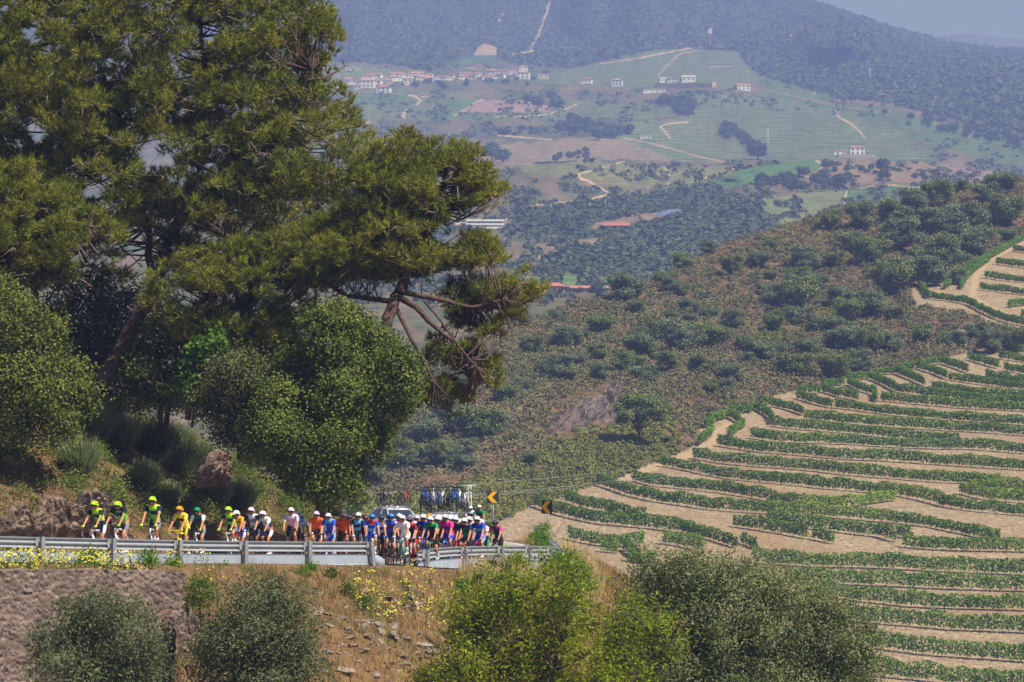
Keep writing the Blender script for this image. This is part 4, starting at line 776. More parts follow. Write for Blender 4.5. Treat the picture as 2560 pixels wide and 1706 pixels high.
pine('pine', 149, [(880, 420), (915, 352), (935, 338), (965, 372), (990, 332), (1028, 326), (1045, 350), (1055, 376), (1075, 356), (1110, 352), (1150, 362), (1180, 360), (1200, 400), (1226, 432), (1262, 462), (1260, 500), (1222, 536), (1172, 550), (1140, 560), (1190, 575), (1225, 584), (1255, 632), (1250, 668), (1218, 680), (1150, 670), (1120, 700), (1060, 720), (960, 715), (860, 730), (740, 720), (700, 660), (760, 560), (850, 520)],
     [(1120, 470, 16), (1085, 600, 12), (1118, 610, 18)],
     [[(835, 1290, 147, 0.26), (860, 1120, 147, 0.24), (925, 950, 147.2, 0.22), (962, 820, 147.5, 0.21), (985, 755, 148, 0.20), (1010, 700, 148.5, 0.17), (1050, 620, 149, 0.14), (1090, 540, 149, 0.11), (1110, 450, 149, 0.08), (1130, 380, 149, 0.04)],
      [(1000, 745, 148, 0.12), (1040, 768, 147.5, 0.11), (1080, 812, 147, 0.09), (1130, 852, 146.5, 0.06)], [(990, 770, 148, 0.08), (1030, 850, 147, 0.07), (1070, 920, 146.6, 0.05), (1085, 960, 146.5, 0.03)],
      [(1000, 730, 148, 0.10), (1080, 745, 148, 0.09), (1180, 770, 148, 0.07), (1270, 745, 148, 0.04)], [(1010, 700, 148.5, 0.1), (930, 600, 149, 0.08), (900, 480, 149.5, 0.05)], [(985, 755, 148, 0.1), (870, 740, 149, 0.08), (780, 690, 149.5, 0.05)],
      [(1060, 752, 148, 0.05), (1100, 800, 147.6, 0.04), (1150, 870, 147, 0.04), (1200, 930, 147, 0.03)]],
     (835, 1280, 147), 340, 22, 'broad pine with crooked bare limbs leaning right over the bend', 2.6,
     extra=[(x, y, 13) for x, y in [(915, 348), (932, 336), (952, 350), (986, 334), (1008, 328), (1026, 330), (1044, 346), (1060, 360), (1078, 354), (1104, 350), (1125, 360), (1140, 364), (1160, 360), (1180, 360), (1198, 386), (1224, 436), (1258, 468), (1262, 486), (1248, 505), (1212, 420)]] + [(1330, 725, 26), (1300, 745, 36), (1268, 770, 38), (1310, 705, 22), (1275, 715, 28), (1235, 745, 38), (1200, 775, 40), (1225, 800, 30), (1170, 790, 34), (1285, 790, 24), (1180, 740, 34), (1150, 760, 30), (1215, 715, 30), (1150, 715, 28), (1195, 820, 26), (1240, 825, 22), (1120, 740, 24), (1140, 800, 24), (1255, 830 - 20, 22),
            (1175, 885, 26), (1205, 905, 32), (1232, 940, 30), (1195, 945, 26), (1150, 900, 24), (1170, 860, 20), (1095, 880, 30), (1130, 910, 22), (1060, 900, 24), (1100, 960, 34), (1145, 990, 26), (1060, 985, 34), (1085, 1020, 26), (1030, 1010, 24), (1120, 1020, 22), (1160, 1000, 16), (985, 1050, 26), (970, 1075, 18), (1000, 1030, 20)])
pine('pine', 147, [(-160, 520), (0, 410), (80, 405), (150, 450), (190, 500), (270, 520), (310, 590), (300, 650), (220, 700), (60, 740), (-160, 760)], [(195, 640, 14)],
     [[(60, 1040, 148, 0.2), (70, 880, 148, 0.18), (90, 720, 147.5, 0.14), (120, 600, 147, 0.10), (140, 500, 147, 0.05)], [(90, 720, 147.5, 0.09), (180, 640, 147, 0.07), (270, 590, 146.8, 0.04)], [(90, 720, 147.5, 0.08), (10, 620, 147, 0.06), (-60, 540, 147, 0.04)]], (60, 1040, 148), 190, 23, 'yellowish young pine crown at the left edge below the huge pine', 1.8, extra=[(225, 545, 24)])
pine('pine', 149.5, [(340, 720), (420, 640), (560, 600), (660, 560), (780, 560), (850, 700), (760, 800), (780, 860), (740, 900), (690, 940), (610, 900), (480, 880), (380, 800)], [(475, 755, 20), (628, 800, 22)],
     [[(470, 1050, 150, 0.12), (480, 900, 150, 0.11), (500, 780, 149.6, 0.09), (540, 700, 149.5, 0.06), (560, 660, 149.5, 0.03)], [(500, 780, 149.6, 0.07), (600, 770, 149.5, 0.05), (660, 850, 149, 0.04), (700, 880, 149, 0.02)]], (470, 1050, 150), 210, 24, 'smaller pine tucked under the huge pine above the central oak', 1.4)
def leafy(name, Y0, lobes_px, base, m, dens, cr, nl, L, Wd, seed, label, cat, depth=0.9, trunks=None, twigs=0, up=0.35, flat=0.8, low=-0.75, bark=None, group=None, trad=0.12, shell=(0.66, 1.12)):
    g = np.random.default_rng(seed); s = Y0 / F; bY = base[2] if len(base) > 2 else Y0; org = W(base[0], base[1], bY); root = empty(name, org); lobes = []
    for q in lobes_px:
        x, y, r = q[:3]; asp = q[3] if len(q) > 3 else 0.85; c = W(x, y, Y0 + (q[4] if len(q) > 4 else g.uniform(-depth, depth))) - org; lobes.append((c[0], c[1], c[2], r * s, r * s * 0.95, r * s * asp))
    v, f = broadleaf(lobes, dens, cr, nl, L, Wd, g, up, flat, low, shell); mobj('leaves', np_mesh('leaves', v, f, m), root)
    b = MB(); M_ = bark or M_bark
    if trunks: 
        for ln in trunks: b.tube([W(x, y, Yq) - org for x, y, Yq, r in ln], [r for *_, r in ln], 7)
    tp = [np.array((0, 0, 0.3))] if not trunks else [W(x, y, Yq) - org for ln in trunks for x, y, Yq, r in ln]
    if not trunks:
        cz = np.mean([l[2] for l in lobes]); cx = np.mean([l[0] for l in lobes]); mid = np.array([cx * 0.6, 0, cz * 0.55]); b.tube([(0, 0, -0.4), mid * 0.5, mid], [trad, trad * 0.8, trad * 0.6], 7); tp.append(mid)
    for l in lobes:
        c = np.array(l[:3]); i = int(np.argmin([np.linalg.norm(c - t) + max(0, t[2] - c[2]) for t in tp])); a = tp[i]; b.tube([a, (a + c) / 2 + g.normal(size=3) * 0.1, c], [trad * 0.5, trad * 0.32, 0.012], 5)
        for k in range(twigs): e = c + rdir(g, 1)[0] * np.array(l[3:]) * g.uniform(0.8, 1.15); b.tube([c, (c + e) / 2 + g.normal(size=3) * 0.06, e], [0.02, 0.013, 0.004], 4)
    b.build('trunk', M_, root); return tag(root, label, cat, group)
M_cork = leafmat('cork_oak_leaf', [srgb(60, 72, 30), srgb(100, 110, 46), srgb(150, 150, 76)], 0.2, 0.7, 0.9)
M_cork2 = leafmat('oak_leaf', [srgb(54, 72, 30), srgb(92, 110, 46), srgb(156, 154, 74)], 0.2, 0.7, 0.5)
M_cork3 = leafmat('evergreen_oak_leaf', [srgb(54, 64, 34), srgb(92, 98, 54), srgb(150, 142, 96)], 0.18, 0.7, 1.2)
M_bright = leafmat('bright_leaf', [srgb(64, 100, 22), srgb(96, 136, 30), srgb(138, 168, 48)], 0.35, 0.45, 0.9)
leafy('oak_tree', 141, [(-30, 780, 80), (30, 800, 80), (90, 880, 70), (150, 960, 66), (205, 1000, 42), (60, 960, 90), (-40, 930, 90), (0, 1050, 70), (90, 1050, 60), (150, 1060, 50), (190, 940, 40), (-10, 720, 40), (120, 830, 40), (30, 1110, 40), (-60, 1080, 60)], (20, 1180, 142.5), M_cork, 9, 0.42, 36, 0.11, 0.085, 31, 'dense round yellow-green oak at the left edge above the rock cutting', 'oak tree', 1.2)
leafy('oak_tree', 154, [(150, 770, 50), (220, 740, 55), (290, 760, 48), (320, 800, 36), (250, 820, 60), (180, 850, 60), (280, 890, 50), (210, 930, 50), (330, 730, 30), (140, 700, 36), (240, 690, 36)], (230, 1060, 155), M_cork3, 9, 0.42, 30, 0.11, 0.08, 32, 'dull green oak between the left-edge oak and the leaning pine trunk', 'oak tree', 0.8)
leafy('oak_tree', 150.5, [(390, 850, 55), (450, 820, 50), (420, 920, 60), (350, 920, 50), (320, 980, 45), (450, 980, 60), (390, 1000, 45), (500, 900, 50), (520, 830, 40), (540, 960, 45)], (410, 1080, 151.5), M_cork, 7, 0.42, 30, 0.11, 0.085, 33, 'shaded dark oak thicket right of the leaning pine trunk', 'oak tree', 1.0)
leafy('oak_tree', 157, [(100, 820, 90), (250, 860, 90), (400, 830, 80), (560, 860, 90), (700, 900, 80), (480, 960, 90), (620, 990, 90), (330, 960, 90), (180, 960, 90), (40, 920, 90), (760, 980, 80)], (400, 1100, 158), M_cork, 5, 0.5, 26, 0.13, 0.10, 40, 'dark background oaks glimpsed between the trunks, low behind everything', 'oak tree', 1.5)
leafy('oak_tree', 145, [(560, 930, 46), (620, 925, 52), (665, 960, 50), (620, 1090, 50), (680, 1130, 44), (560, 1090, 30), (530, 985, 46), (590, 1000, 60), (650, 1030, 55), (510, 1030, 30), (560, 1060, 40), (600, 890, 30)], (600, 1120, 145.5), M_cork3, 11, 0.4, 34, 0.10, 0.07, 34, 'grey-flecked evergreen oak joined to the left flank of the central oak', 'oak tree', 0.8)
leafy('oak_tree', 143.5, [(805, 800, 44), (860, 800, 50), (905, 830, 50), (950, 865, 50), (990, 910, 48), (1010, 960, 42), (830, 870, 66), (900, 920, 70), (780, 930, 66), (960, 985, 48), (720, 900, 40), (860, 1000, 80), (770, 1020, 70), (700, 990, 56), (700, 1080, 60), (780, 1110, 66), (860, 1090, 64), (930, 1070, 46), (950, 1100, 26), (820, 1180, 54), (880, 1160, 36), (750, 1160, 44), (670, 1110, 36), (1035, 930, 18), (770, 800, 22), (680, 1030, 40), (905, 1195, 20), (850, 765, 20), (850, 1215, 40), (780, 1215, 44), (710, 1165, 44), (660, 1130, 44), (730, 1210, 30), (880, 1225, 26), (820, 1240, 30), (940, 1130, 34), (1000, 1000, 40), (640, 1070, 40)], (800, 1265, 144.5), M_cork2, 15, 0.34, 34, 0.095, 0.08, 35, 'large round broadleaf oak above the middle of the riders', 'oak tree', 1.2, trad=0.2)
M_rock_rose0 = leafmat('fig_leaf', [srgb(52, 82, 24), srgb(82, 116, 34), srgb(122, 150, 50)], 0.3, 0.5, 0.9)
leafy('fig_tree', 146, [(500, 860, 26), (540, 845, 28), (480, 905, 26), (470, 950, 26), (520, 900, 28), (455, 985, 22), (560, 875, 22)], (480, 1040, 147), M_rock_rose0, 9, 0.3, 16, 0.16, 0.13, 36, 'bright fresh-green bush glowing in the dark gap left of the oaks', 'shrub', 0.5, trad=0.05)
# olives and almond in the foreground
M_olive = leafmat('olive_leaf', [srgb(62, 74, 44), srgb(96, 106, 66), srgb(140, 142, 100)], 0.2, 0.6, 0.6)
M_olive2 = leafmat('olive_leaf_green', [srgb(74, 88, 50), srgb(116, 126, 76), srgb(160, 162, 112)], 0.2, 0.6, 0.6)
M_almond = leafmat('almond_leaf', [srgb(78, 98, 16), srgb(130, 146, 28), srgb(182, 184, 56)], 0.35, 0.45, 0.7)
M_greytwig = mat('grey_twig', srgb(96, 84, 72), 0.9, var=0.3, scale=7)
leafy('olive_tree', 124, [(1640, 1460, 55), (1700, 1430, 50), (1780, 1440, 60), (1860, 1450, 60), (1920, 1440, 40), (1960, 1490, 60), (2040, 1500, 55), (2090, 1530, 50), (2120, 1590, 60), (2140, 1660, 60), (2050, 1600, 90), (1940, 1580, 100), (1820, 1550, 110), (1700, 1540, 100), (1620, 1550, 70), (1600, 1630, 80), (1700, 1650, 110), (1850, 1680, 120), (2000, 1700, 110), (2110, 1730, 80), (1600, 1720, 80), (1730, 1400, 30), (1620, 1400, 26), (1750, 1760, 120), (1950, 1800, 120), (1600, 1440, 30)],
      (1850, 2050, 125), M_olive2, 13, 0.42, 56, 0.12, 0.04, 51, 'very large grey-green olive tree at bottom right of centre', 'olive tree', 1.3, twigs=6, shell=(0.45, 1.35), bark=M_greytwig, trad=0.22)
leafy('olive_tree', 113, [(180, 1560, 55), (250, 1540, 55), (320, 1550, 50), (350, 1600, 50), (150, 1620, 50), (230, 1640, 80), (320, 1660, 70), (170, 1700, 70), (260, 1740, 90), (370, 1690, 45), (100, 1600, 24), (200, 1520, 30), (290, 1515, 26), (390, 1650, 22)], (250, 1900, 113.5), M_olive, 13, 0.42, 50, 0.12, 0.038, 52, 'olive tree in front of the stone wall at bottom left', 'olive tree', 1.0, twigs=6, shell=(0.45, 1.45), bark=M_greytwig, trad=0.16)
leafy('olive_tree', 117, [(600, 1520, 50), (660, 1500, 50), (720, 1520, 44), (560, 1560, 40), (620, 1590, 70), (700, 1590, 66), (750, 1570, 36), (570, 1650, 66), (660, 1680, 90), (740, 1660, 60), (540, 1700, 60), (640, 1760, 90), (690, 1470, 28), (600, 1480, 24), (520, 1620, 30), (770, 1630, 24), (700, 1750, 80)], (640, 1900, 117.5), M_olive, 13, 0.42, 50, 0.12, 0.038, 53, 'olive tree on the slope below the middle of the long guardrail', 'olive tree', 1.0, twigs=6, shell=(0.45, 1.45), bark=M_greytwig, trad=0.16)
_al = [(1250, 1530, 40), (1290, 1510, 40), (1160, 1500, 30), (1190, 1610, 44), (1240, 1640, 44), (1300, 1660, 44), (1340, 1610, 40), (1380, 1500, 34), (1450, 1530, 34), (1430, 1590, 36), (1540, 1600, 34), (1520, 1670, 40), (1590, 1700, 44), (1150, 1720, 50), (1060, 1700, 30), (1220, 1730, 50), (1400, 1700, 50), (1480, 1750, 50), (1235, 1405, 14), (1265, 1415, 16), (1240, 1450, 32), (1200, 1475, 34), (1260, 1490, 44), (1300, 1465, 30), (1180, 1530, 46), (1140, 1560, 34), (1230, 1570, 50), (1330, 1480, 28), (1360, 1440, 24), (1390, 1460, 40), (1440, 1470, 36), (1420, 1520, 40), (1340, 1540, 40), (1300, 1600, 50), (1140, 1640, 44), (1180, 1690, 50), (1110, 1680, 36), (1400, 1590, 44), (1480, 1560, 34), (1460, 1640, 44), (1570, 1530, 38), (1590, 1570, 34), (1650, 1570, 36), (1700, 1560, 24), (1680, 1610, 30), (1360, 1660, 50), (1260, 1690, 60), (1500, 1700, 40), (1560, 1640, 30), (1365, 1405, 18), (1290, 1440, 18), (1340, 1730, 60), (1430, 1730, 50), (1080, 1700, 26), (1200, 1445, 16), (1440, 1430, 22)]
leafy('almond_tree', 121, _al, (1360, 1980, 122), M_almond, 10, 0.42, 44, 0.15, 0.045, 54, 'scruffy yellow-green almond tree with bare grey twigs at bottom centre', 'almond tree', 1.3, twigs=16, bark=M_greytwig, trad=0.12, flat=1.2, shell=(0.35, 1.3),
      trunks=[[(1360, 1980, 122, 0.15), (1370, 1800, 121.5, 0.12), (1380, 1680, 121, 0.08), (1350, 1560, 121, 0.05), (1330, 1480, 121, 0.03)], [(1370, 1800, 121.5, 0.07), (1480, 1720, 121.6, 0.04), (1580, 1660, 121.6, 0.025), (1640, 1590, 121.4, 0.012)], [(1370, 1800, 121.5, 0.09), (1260, 1680, 121, 0.07), (1200, 1580, 121, 0.04)], [(1380, 1680, 121, 0.06), (1420, 1560, 121, 0.04), (1430, 1480, 121, 0.02)]])
# shrubs on the banks
M_broom = leafmat('broom', [srgb(104, 120, 76), srgb(146, 156, 106), srgb(186, 190, 140)], 0.35, 0.6, 1.5)
M_rock_rose = leafmat('rockrose', [srgb(54, 76, 24), srgb(88, 112, 34), srgb(140, 156, 56)], 0.25, 0.4, 1.5)
M_darkbush = leafmat('dark_bush', [srgb(40, 58, 20), srgb(66, 86, 30), srgb(110, 124, 50)], 0.2, 0.45, 1.5)
def broom(px, py, w, h, Y, label, m=None, n=1500, seed=1):
    """upright tuft of thin stems"""
    g = np.random.default_rng(seed); p = near_hit(px, py) if Y is None else W(px, py, Y); s = p[1] / F; root = empty('broom_bush', p); r = w * s / 2; H = h * s
    a = g.uniform(0, 2 * math.pi, n); q = np.sqrt(g.random(n)) ; d = np.stack([np.cos(a) * q * 0.75, np.sin(a) * q * 0.75, np.ones(n)], 1); d /= np.linalg.norm(d, axis=1, keepdims=True)
    base = np.stack([np.cos(a) * q * r * 0.35, np.sin(a) * q * r * 0.35, np.full(n, -0.1)], 1); l = H * g.uniform(0.55, 1.05, (n, 1)) * (1 - 0.35 * q[:, None]) * 1.1
    st = g.uniform(0.15, 0.75, (n, 1)); b0 = base + d * l * st + g.normal(size=(n, 3)) * 0.03; d2 = d + g.normal(size=(n, 3)) * 0.16; e = b0 + d2 * (l * (1.02 - st)); sd_ = np.cross(d, rdir(g, n)); sd_ /= np.linalg.norm(sd_, axis=1, keepdims=True)
    v = np.stack([b0 - sd_ * 0.018, b0 + sd_ * 0.018, e], 1).reshape(-1, 3); mobj('stems', np_mesh('stems', v, np.arange(n * 3).reshape(-1, 3), m or M_broom), root)
    return tag(root, label, 'bush')
BR = [(235, 1120, 90, 130, 'tall grey-green broom bush below the left-edge oak'), (300, 1130, 100, 110, 'grey-green broom in the middle of the left bank'), (390, 1150, 120, 120, 'wide pale broom bush right of the left bank centre'), (200, 1190, 80, 110, 'broom bush above the roadside rocks on the left'), (460, 1200, 130, 110, 'broad broom bush above the yellow-clad rider'),
      (360, 1220, 80, 80, 'small broom between two dark bushes'), (580, 1110, 110, 130, 'fan-shaped green broom beneath the central oaks'), (620, 1180, 80, 90, 'small broom below the fan-shaped one'), (540, 1270, 60, 90, 'twin-tufted broom behind the white-helmeted riders'), (600, 1275, 60, 90, 'narrow broom right of the twin-tufted one'), (270, 1060, 60, 90, 'broom at the top of the left bank'),
      (330, 1040, 110, 70, 'broom in the shade under the pines'), (450, 1130, 90, 80, 'broom at the foot of the shaded thicket'), (500, 1150, 70, 60, 'little broom beside the bare earth patch'), (160, 1140, 70, 80, 'broom half hidden by the left-edge oak'), (420, 1260, 70, 60, 'low broom close above the green-helmeted rider')]
for i, (x, y, w, h, lab) in enumerate(BR): broom(x, y, w, h, None, lab, seed=200 + i, n=1900)
SH = [(278, 1235, 34, M_rock_rose, 'glossy green rockrose bush on the left bank, just above the third rider'), (350, 1215, 24, M_darkbush, 'dark round bush, left one of a touching pair on the bank'), (375, 1210, 24, M_darkbush, 'dark round bush, right one of a touching pair on the bank'), (185, 1150, 36, M_rock_rose, 'yellow-green bush beside the left-edge oak'),
      (250, 1130, 24, M_rock_rose, 'small bright bush among the brooms on the left'), (180, 1210, 26, M_rock_rose, 'leafy bush right above the dark rock cutting'), (378, 1290, 30, M_darkbush, 'white-flowered dark bush behind the upright neon rider'), (722, 1262, 30, M_rock_rose, 'bright cone-shaped bush above the polka-jersey rider'), (745, 1275, 22, M_rock_rose, 'bright low bush touching the cone-shaped one'),
      (640, 1220, 22, M_rock_rose, 'small bright bush with yellow bloom under the oak'), (560, 1160, 34, M_rock_rose, 'low green bush left of the bare earth patch'), (600, 1190, 26, M_rock_rose, 'low green bush below the fan-shaped broom'), (900, 1245, 22, M_darkbush, 'dark bush at the right foot of the central oak'), (880, 1270, 20, M_rock_rose, 'green bush at the corner of the bank by the car')]
for i, (x, y, r, m, lab) in enumerate(SH):
    p = near_hit(x, y + r * 0.7); leafy('bush', p[1], [(x, y, r), (x - r * 0.5, y + r * 0.3, r * 0.6), (x + r * 0.5, y + r * 0.25, r * 0.6), (x, y - r * 0.5, r * 0.5)], (x, y + r * 0.8, p[1]), m, 16, 0.22, 26, 0.07, 0.045, 300 + i, lab, 'bush', 0.2, trad=0.03)
SF = [(225, 1395, 30, 127, M_bright, 'round bright green bush against the guardrail among yellow flowers'), (433, 1412, 19, 129, M_bright, 'small round bright bush in front of a guardrail post'), (372, 1395, 22, 127, M_bright, 'green weed clump at the right end of the flowers'), (560, 1430, 17, 131, M_bright, 'bright leafy weed just below the guardrail'), (610, 1432, 14, 131, M_rock_rose, 'low weed right of the bright leafy one'),
      (755, 1430, 14, 133, M_bright, 'tiny bright bush, left of two below the guardrail'), (779, 1418, 11, 134, M_bright, 'tiny bright bush, right of two below the guardrail'), (500, 1480, 38, 126, M_rock_rose, 'upright green bush at the right end of the stone wall'), (525, 1437, 18, 130, M_broom, 'brownish weed tuft above the upright green bush'), (828, 1435, 11, 134, M_darkbush, 'small dark weed under the guardrail'),
      (870, 1475, 16, 130, M_rock_rose, 'grassy green tuft on the earth slope, upper one'), (910, 1500, 18, 128, M_rock_rose, 'grassy green tuft on the earth slope, lower one'), (1352, 1330, 24, 168, M_bright, 'bright hedge-like bush inside the bend of the guardrail'), (1346, 1352, 24, 167, M_bright, 'lower half-hidden bright bush inside the bend'), (1420, 1415, 40, 152, M_bright, 'lush bright green bush outside the guardrail corner'),
      (1450, 1450, 36, 148, M_bright, 'bright bush running down from the guardrail corner'), (1395, 1400, 24, 154, M_bright, 'bright bush covering the last guardrail post'), (1190, 1290, 12, 215, M_rock_rose, 'small bush at the foot of the higher chevron sign'), (1226, 1318, 16, 196, M_bright, 'leafy weed before the higher chevron sign post'), (1160, 1460, 20, 133, M_bright, 'light green weed left of the almond tree top'), (1290, 1400, 22, 138, M_almond, 'yellow-green sprig in front of the bent guardrail')]
for i, (x, y, r, Y, m, lab) in enumerate(SF):
    if 800 < x < 1000 and y > 1440: Y = near_hit(x, y + r)[1] - 0.1
    leafy('bush', Y, [(x, y + r * 0.55, r * 0.75), (x, y, r), (x - r * 0.5, y + r * 0.35, r * 0.6), (x + r * 0.5, y + r * 0.3, r * 0.62), (x + r * 0.1, y - r * 0.55, r * 0.5)], (x, y + r, Y), m, 18, 0.2, 26, 0.07, 0.045, 400 + i, lab, 'bush', 0.15, trad=0.025)
# =====================================================================  GROUND COVER
def blades(name, spots, n, H, wd_, cols, seed, lean=0.35):
    g = np.random.default_rng(seed); P = []
    for poly, share in spots:
        k = int(n * share); xs_ = [p[0] for p in poly]; ys_ = [p[1] for p in poly]; c = 0
        A = []
        while c < k:
            x = g.uniform(min(xs_), max(xs_), k * 2); y = g.uniform(min(ys_), max(ys_), k * 2); ok = inpoly(x, y, poly) & (fbm(x * 1.3, y * 1.3, seed, 3) + g.uniform(-0.35, 0.35, k * 2) > -0.05); A.append(np.stack([x[ok], y[ok]], 1)); c += ok.sum()
        P.append(np.concatenate(A)[:k])
    P = np.concatenate(P); sd_, _z = road_sd(P[:, 0], P[:, 1]); P = P[(sd_ < -4.3 - 0.5 * g.random(len(P))) | (sd_ > 3.5)]; n = len(P); v0 = np.stack([P[:, 0], P[:, 1], near_z(P[:, 0], P[:, 1])], 1); h = g.uniform(H[0], H[1], (n, 1)); d = g.normal(size=(n, 3)) * lean; d[:, 2] = 1; tip = v0 + d * h
    s = rdir(g, n); s[:, 2] = 0; s /= np.linalg.norm(s, axis=1, keepdims=True) + 1e-9; v = np.stack([v0 - s * wd_ - [0, 0, .03], v0 + s * wd_ - [0, 0, .03], tip], 1).reshape(-1, 3)
    return tag(mobj(name, np_mesh(name, v, np.arange(n * 3).reshape(-1, 3), leafmat(name + '_blade', cols, 0.25, 0.8, 0.6))), kind='stuff'), tip
INNER = [(-32, 112), (-14, 136), (-9.4, 143.5), (-8, 149), (-6.3, 160), (-6.2, 175), (-9, 200), (-20, 190), (-30, 160), (-40, 130)]
OUT = [(-9.7, 129.5), (-4.3, 136.8), (-2.4, 142), (0, 147), (2, 153), (3, 160), (4.5, 158), (4, 146), (1, 134), (-4, 126), (-9.6, 122)]
SPUR = [(1.9, 152), (2.4, 160), (1.9, 175), (1.0, 190), (-0.2, 208), (2, 212), (6, 190), (7, 165), (6, 148), (3, 143)]
blades('dry_grass', [(INNER, 0.42), (OUT, 0.25), (SPUR, 0.33)], 60000, (0.08, 0.34), 0.012, [srgb(124, 92, 54), srgb(172, 136, 84), srgb(206, 176, 122)], 61, 0.45)
blades('grass', [(INNER, 0.75), (OUT, 0.15), (SPUR, 0.10)], 42000, (0.12, 0.42), 0.014, [srgb(76, 88, 36), srgb(112, 120, 50), srgb(150, 150, 74)], 62, 0.4)
blades('straw_grass', [([(-3.0, 143.2), (1.2, 153.5), (1.9, 160), (3.5, 156), (2.2, 147), (-1, 140)], 0.4), ([(-1.6, 208), (0.9, 186), (1.6, 172), (2.1, 160), (3.2, 158), (3, 180), (1, 210)], 0.6)], 26000, (0.35, 0.75), 0.012, [srgb(184, 152, 102), srgb(212, 186, 138), srgb(232, 212, 170)], 63, 0.22)
# broad-leaved undergrowth on the shaded bank
def undergrowth():
    g = np.random.default_rng(66); n = 3000; x = g.uniform(-34, -6, n * 5); y = g.uniform(120, 175, n * 5); ok = inpoly(x, y, INNER) & (fbm(x / 4, y / 4, 4, 3) > -0.16); x = x[ok][:n]; y = y[ok][:n]; n = len(x)
    sd, _ = road_sd(x, y); k = sd > 5.2; x = x[k]; y = y[k]; n = len(x); z = near_z(x, y); s = g.uniform(0.25, 0.7, n); nl = 60; P = np.repeat(np.stack([x, y, z], 1), nl, 0); d = rdir(g, n * nl); d[:, 2] = np.abs(d[:, 2]); off = d * np.repeat(s, nl)[:, None] * g.uniform(0.6, 1, (n * nl, 1))
    v, f = leaf_arrays(P + off, d + rdir(g, n * nl) * 0.4, 0.09, 0.05, g); tag(mobj('undergrowth', np_mesh('undergrowth', v, f, leafmat('undergrowth_leaf', [srgb(64, 78, 34), srgb(100, 108, 54), srgb(140, 138, 84)], 0.2, 0.6, 0.4))), kind='stuff')
undergrowth()
# yellow flowers: green stems with yellow heads
def flowers(name, boxes, n, H, seed, col):
    g = np.random.default_rng(seed); P = []
    for (x0, x1, y0, y1, share) in boxes:
        k = int(n * share); px = g.uniform(x0, x1, k); Yv = g.uniform(y0, y1, k); X = (px - CX) / F * Yv; P.append(np.stack([X, Yv, near_z(X, Yv)], 1))
    P = np.concatenate(P); m = len(P); h = g.uniform(H[0], H[1], m); top = P + np.stack([g.normal(size=m) * 0.08, g.normal(size=m) * 0.08, h], 1)
    s = rdir(g, m); s[:, 2] = 0; v = np.stack([P - s * .012 - [0, 0, .05], P + s * .012 - [0, 0, .05], top], 1).reshape(-1, 3); mobj_ = mobj('flower_stems', np_mesh('flower_stems', v, np.arange(m * 3).reshape(-1, 3), M_rock_rose)); tag(mobj_, kind='stuff')
    k = 9; c = np.repeat((P + (top - P) * 0.5), k, 0) + g.normal(size=(m * k, 3)) * np.array([0.07, 0.07, 0.13]); v, f = leaf_arrays(c, rdir(g, m * k), 0.09, 0.03, g); tag(mobj('weeds', np_mesh('weeds', v, f, M_rock_rose)), kind='stuff')
    nf = 3; c = np.repeat(top, nf, 0) + g.normal(size=(m * nf, 3)) * 0.05; nr = rdir(g, m * nf) * 0.6 + np.array([0, -0.5, 0.8]); nr /= np.linalg.norm(nr, axis=1, keepdims=True); v, f = leaf_arrays(c, nr, 0.06, 0.06, g); tag(mobj(name, np_mesh(name, v, f, col)), kind='stuff')
M_yel = leafmat('yellow_petal', [srgb(206, 176, 30), srgb(232, 214, 70), srgb(244, 236, 140)], 0.2, 0.6, 1.0)
flowers('yellow_flowers', [(-60, 385, 121.8, 127.5, 0.72), (880, 1000, 132, 135, 0.08), (1000, 1190, 134, 139, 0.14), (385, 560, 128, 131, 0.03)], 850, (0.12, 0.5), 67, M_yel)
# =====================================================================  ROCKS
M_slate = rockmat('grey_slate', [srgb(92, 80, 72), srgb(140, 122, 106), srgb(176, 158, 138)], 3.0)
M_dkrock = rockmat('dark_rock', [srgb(38, 32, 28), srgb(110, 90, 74), srgb(166, 142, 118)], 3.2)
def rock_proto(seed, m, flat=0.5):
    g = np.random.default_rng(seed); b = MB(); n = 9; rings = []
    pts = rdir(g, 26) * g.uniform(0.75, 1.1, (26, 1)) * np.array([1, 0.8, flat]); import bmesh
    bm = bmesh.new(); [bm.verts.new(p) for p in pts]; r = bmesh.ops.convex_hull(bm, input=bm.verts); bmesh.ops.delete(bm, geom=[e for e in r['geom_interior'] if isinstance(e, bmesh.types.BMVert)], context='VERTS')
    me = bpy.data.meshes.new('rock'); bm.to_mesh(me); bm.free(); me.materials.append(m); return mobj('rock', me)
RP = [rock_proto(500 + i, M_slate, (0.35, 0.55, 0.25)[i % 3]) for i in range(6)]
g = np.random.default_rng(68); cl = [(880, 1555, 90, 22), (930, 1590, 70, 20), (1010, 1500, 50, 22), (980, 1600, 60, 18), (850, 1620, 60, 22), (1070, 1630, 40, 10), (900, 1500, 120, 20), (1000, 1660, 100, 30)]
for i in range(120):
    cx_, cy_, sx_, sy_ = cl[i % len(cl)]; x = g.normal(cx_, sx_ * 0.6); y = g.normal(cy_, sy_ * 0.8)
    if y < 1440 or y > 1700: continue
    p = near_hit(x, y); o = RP[i % 6] if i < 6 else RP[i % 6].copy()
    if i >= 6: link(o)
    o.location = (p[0], p[1] + 0.02, p[2] + 0.0); sc = g.uniform(0.06, 0.2) * (1.6 if i % 11 == 0 else 1); o.scale = (sc * 1.3, sc, sc); o.rotation_euler = (g.uniform(-.5, .5), g.uniform(-.5, .5), g.uniform(0, 6.28))
    tag(o, 'loose grey-brown slate rock lying on the eroded slope under the guardrail', 'rock', 'slate rocks tumbled on the slope')
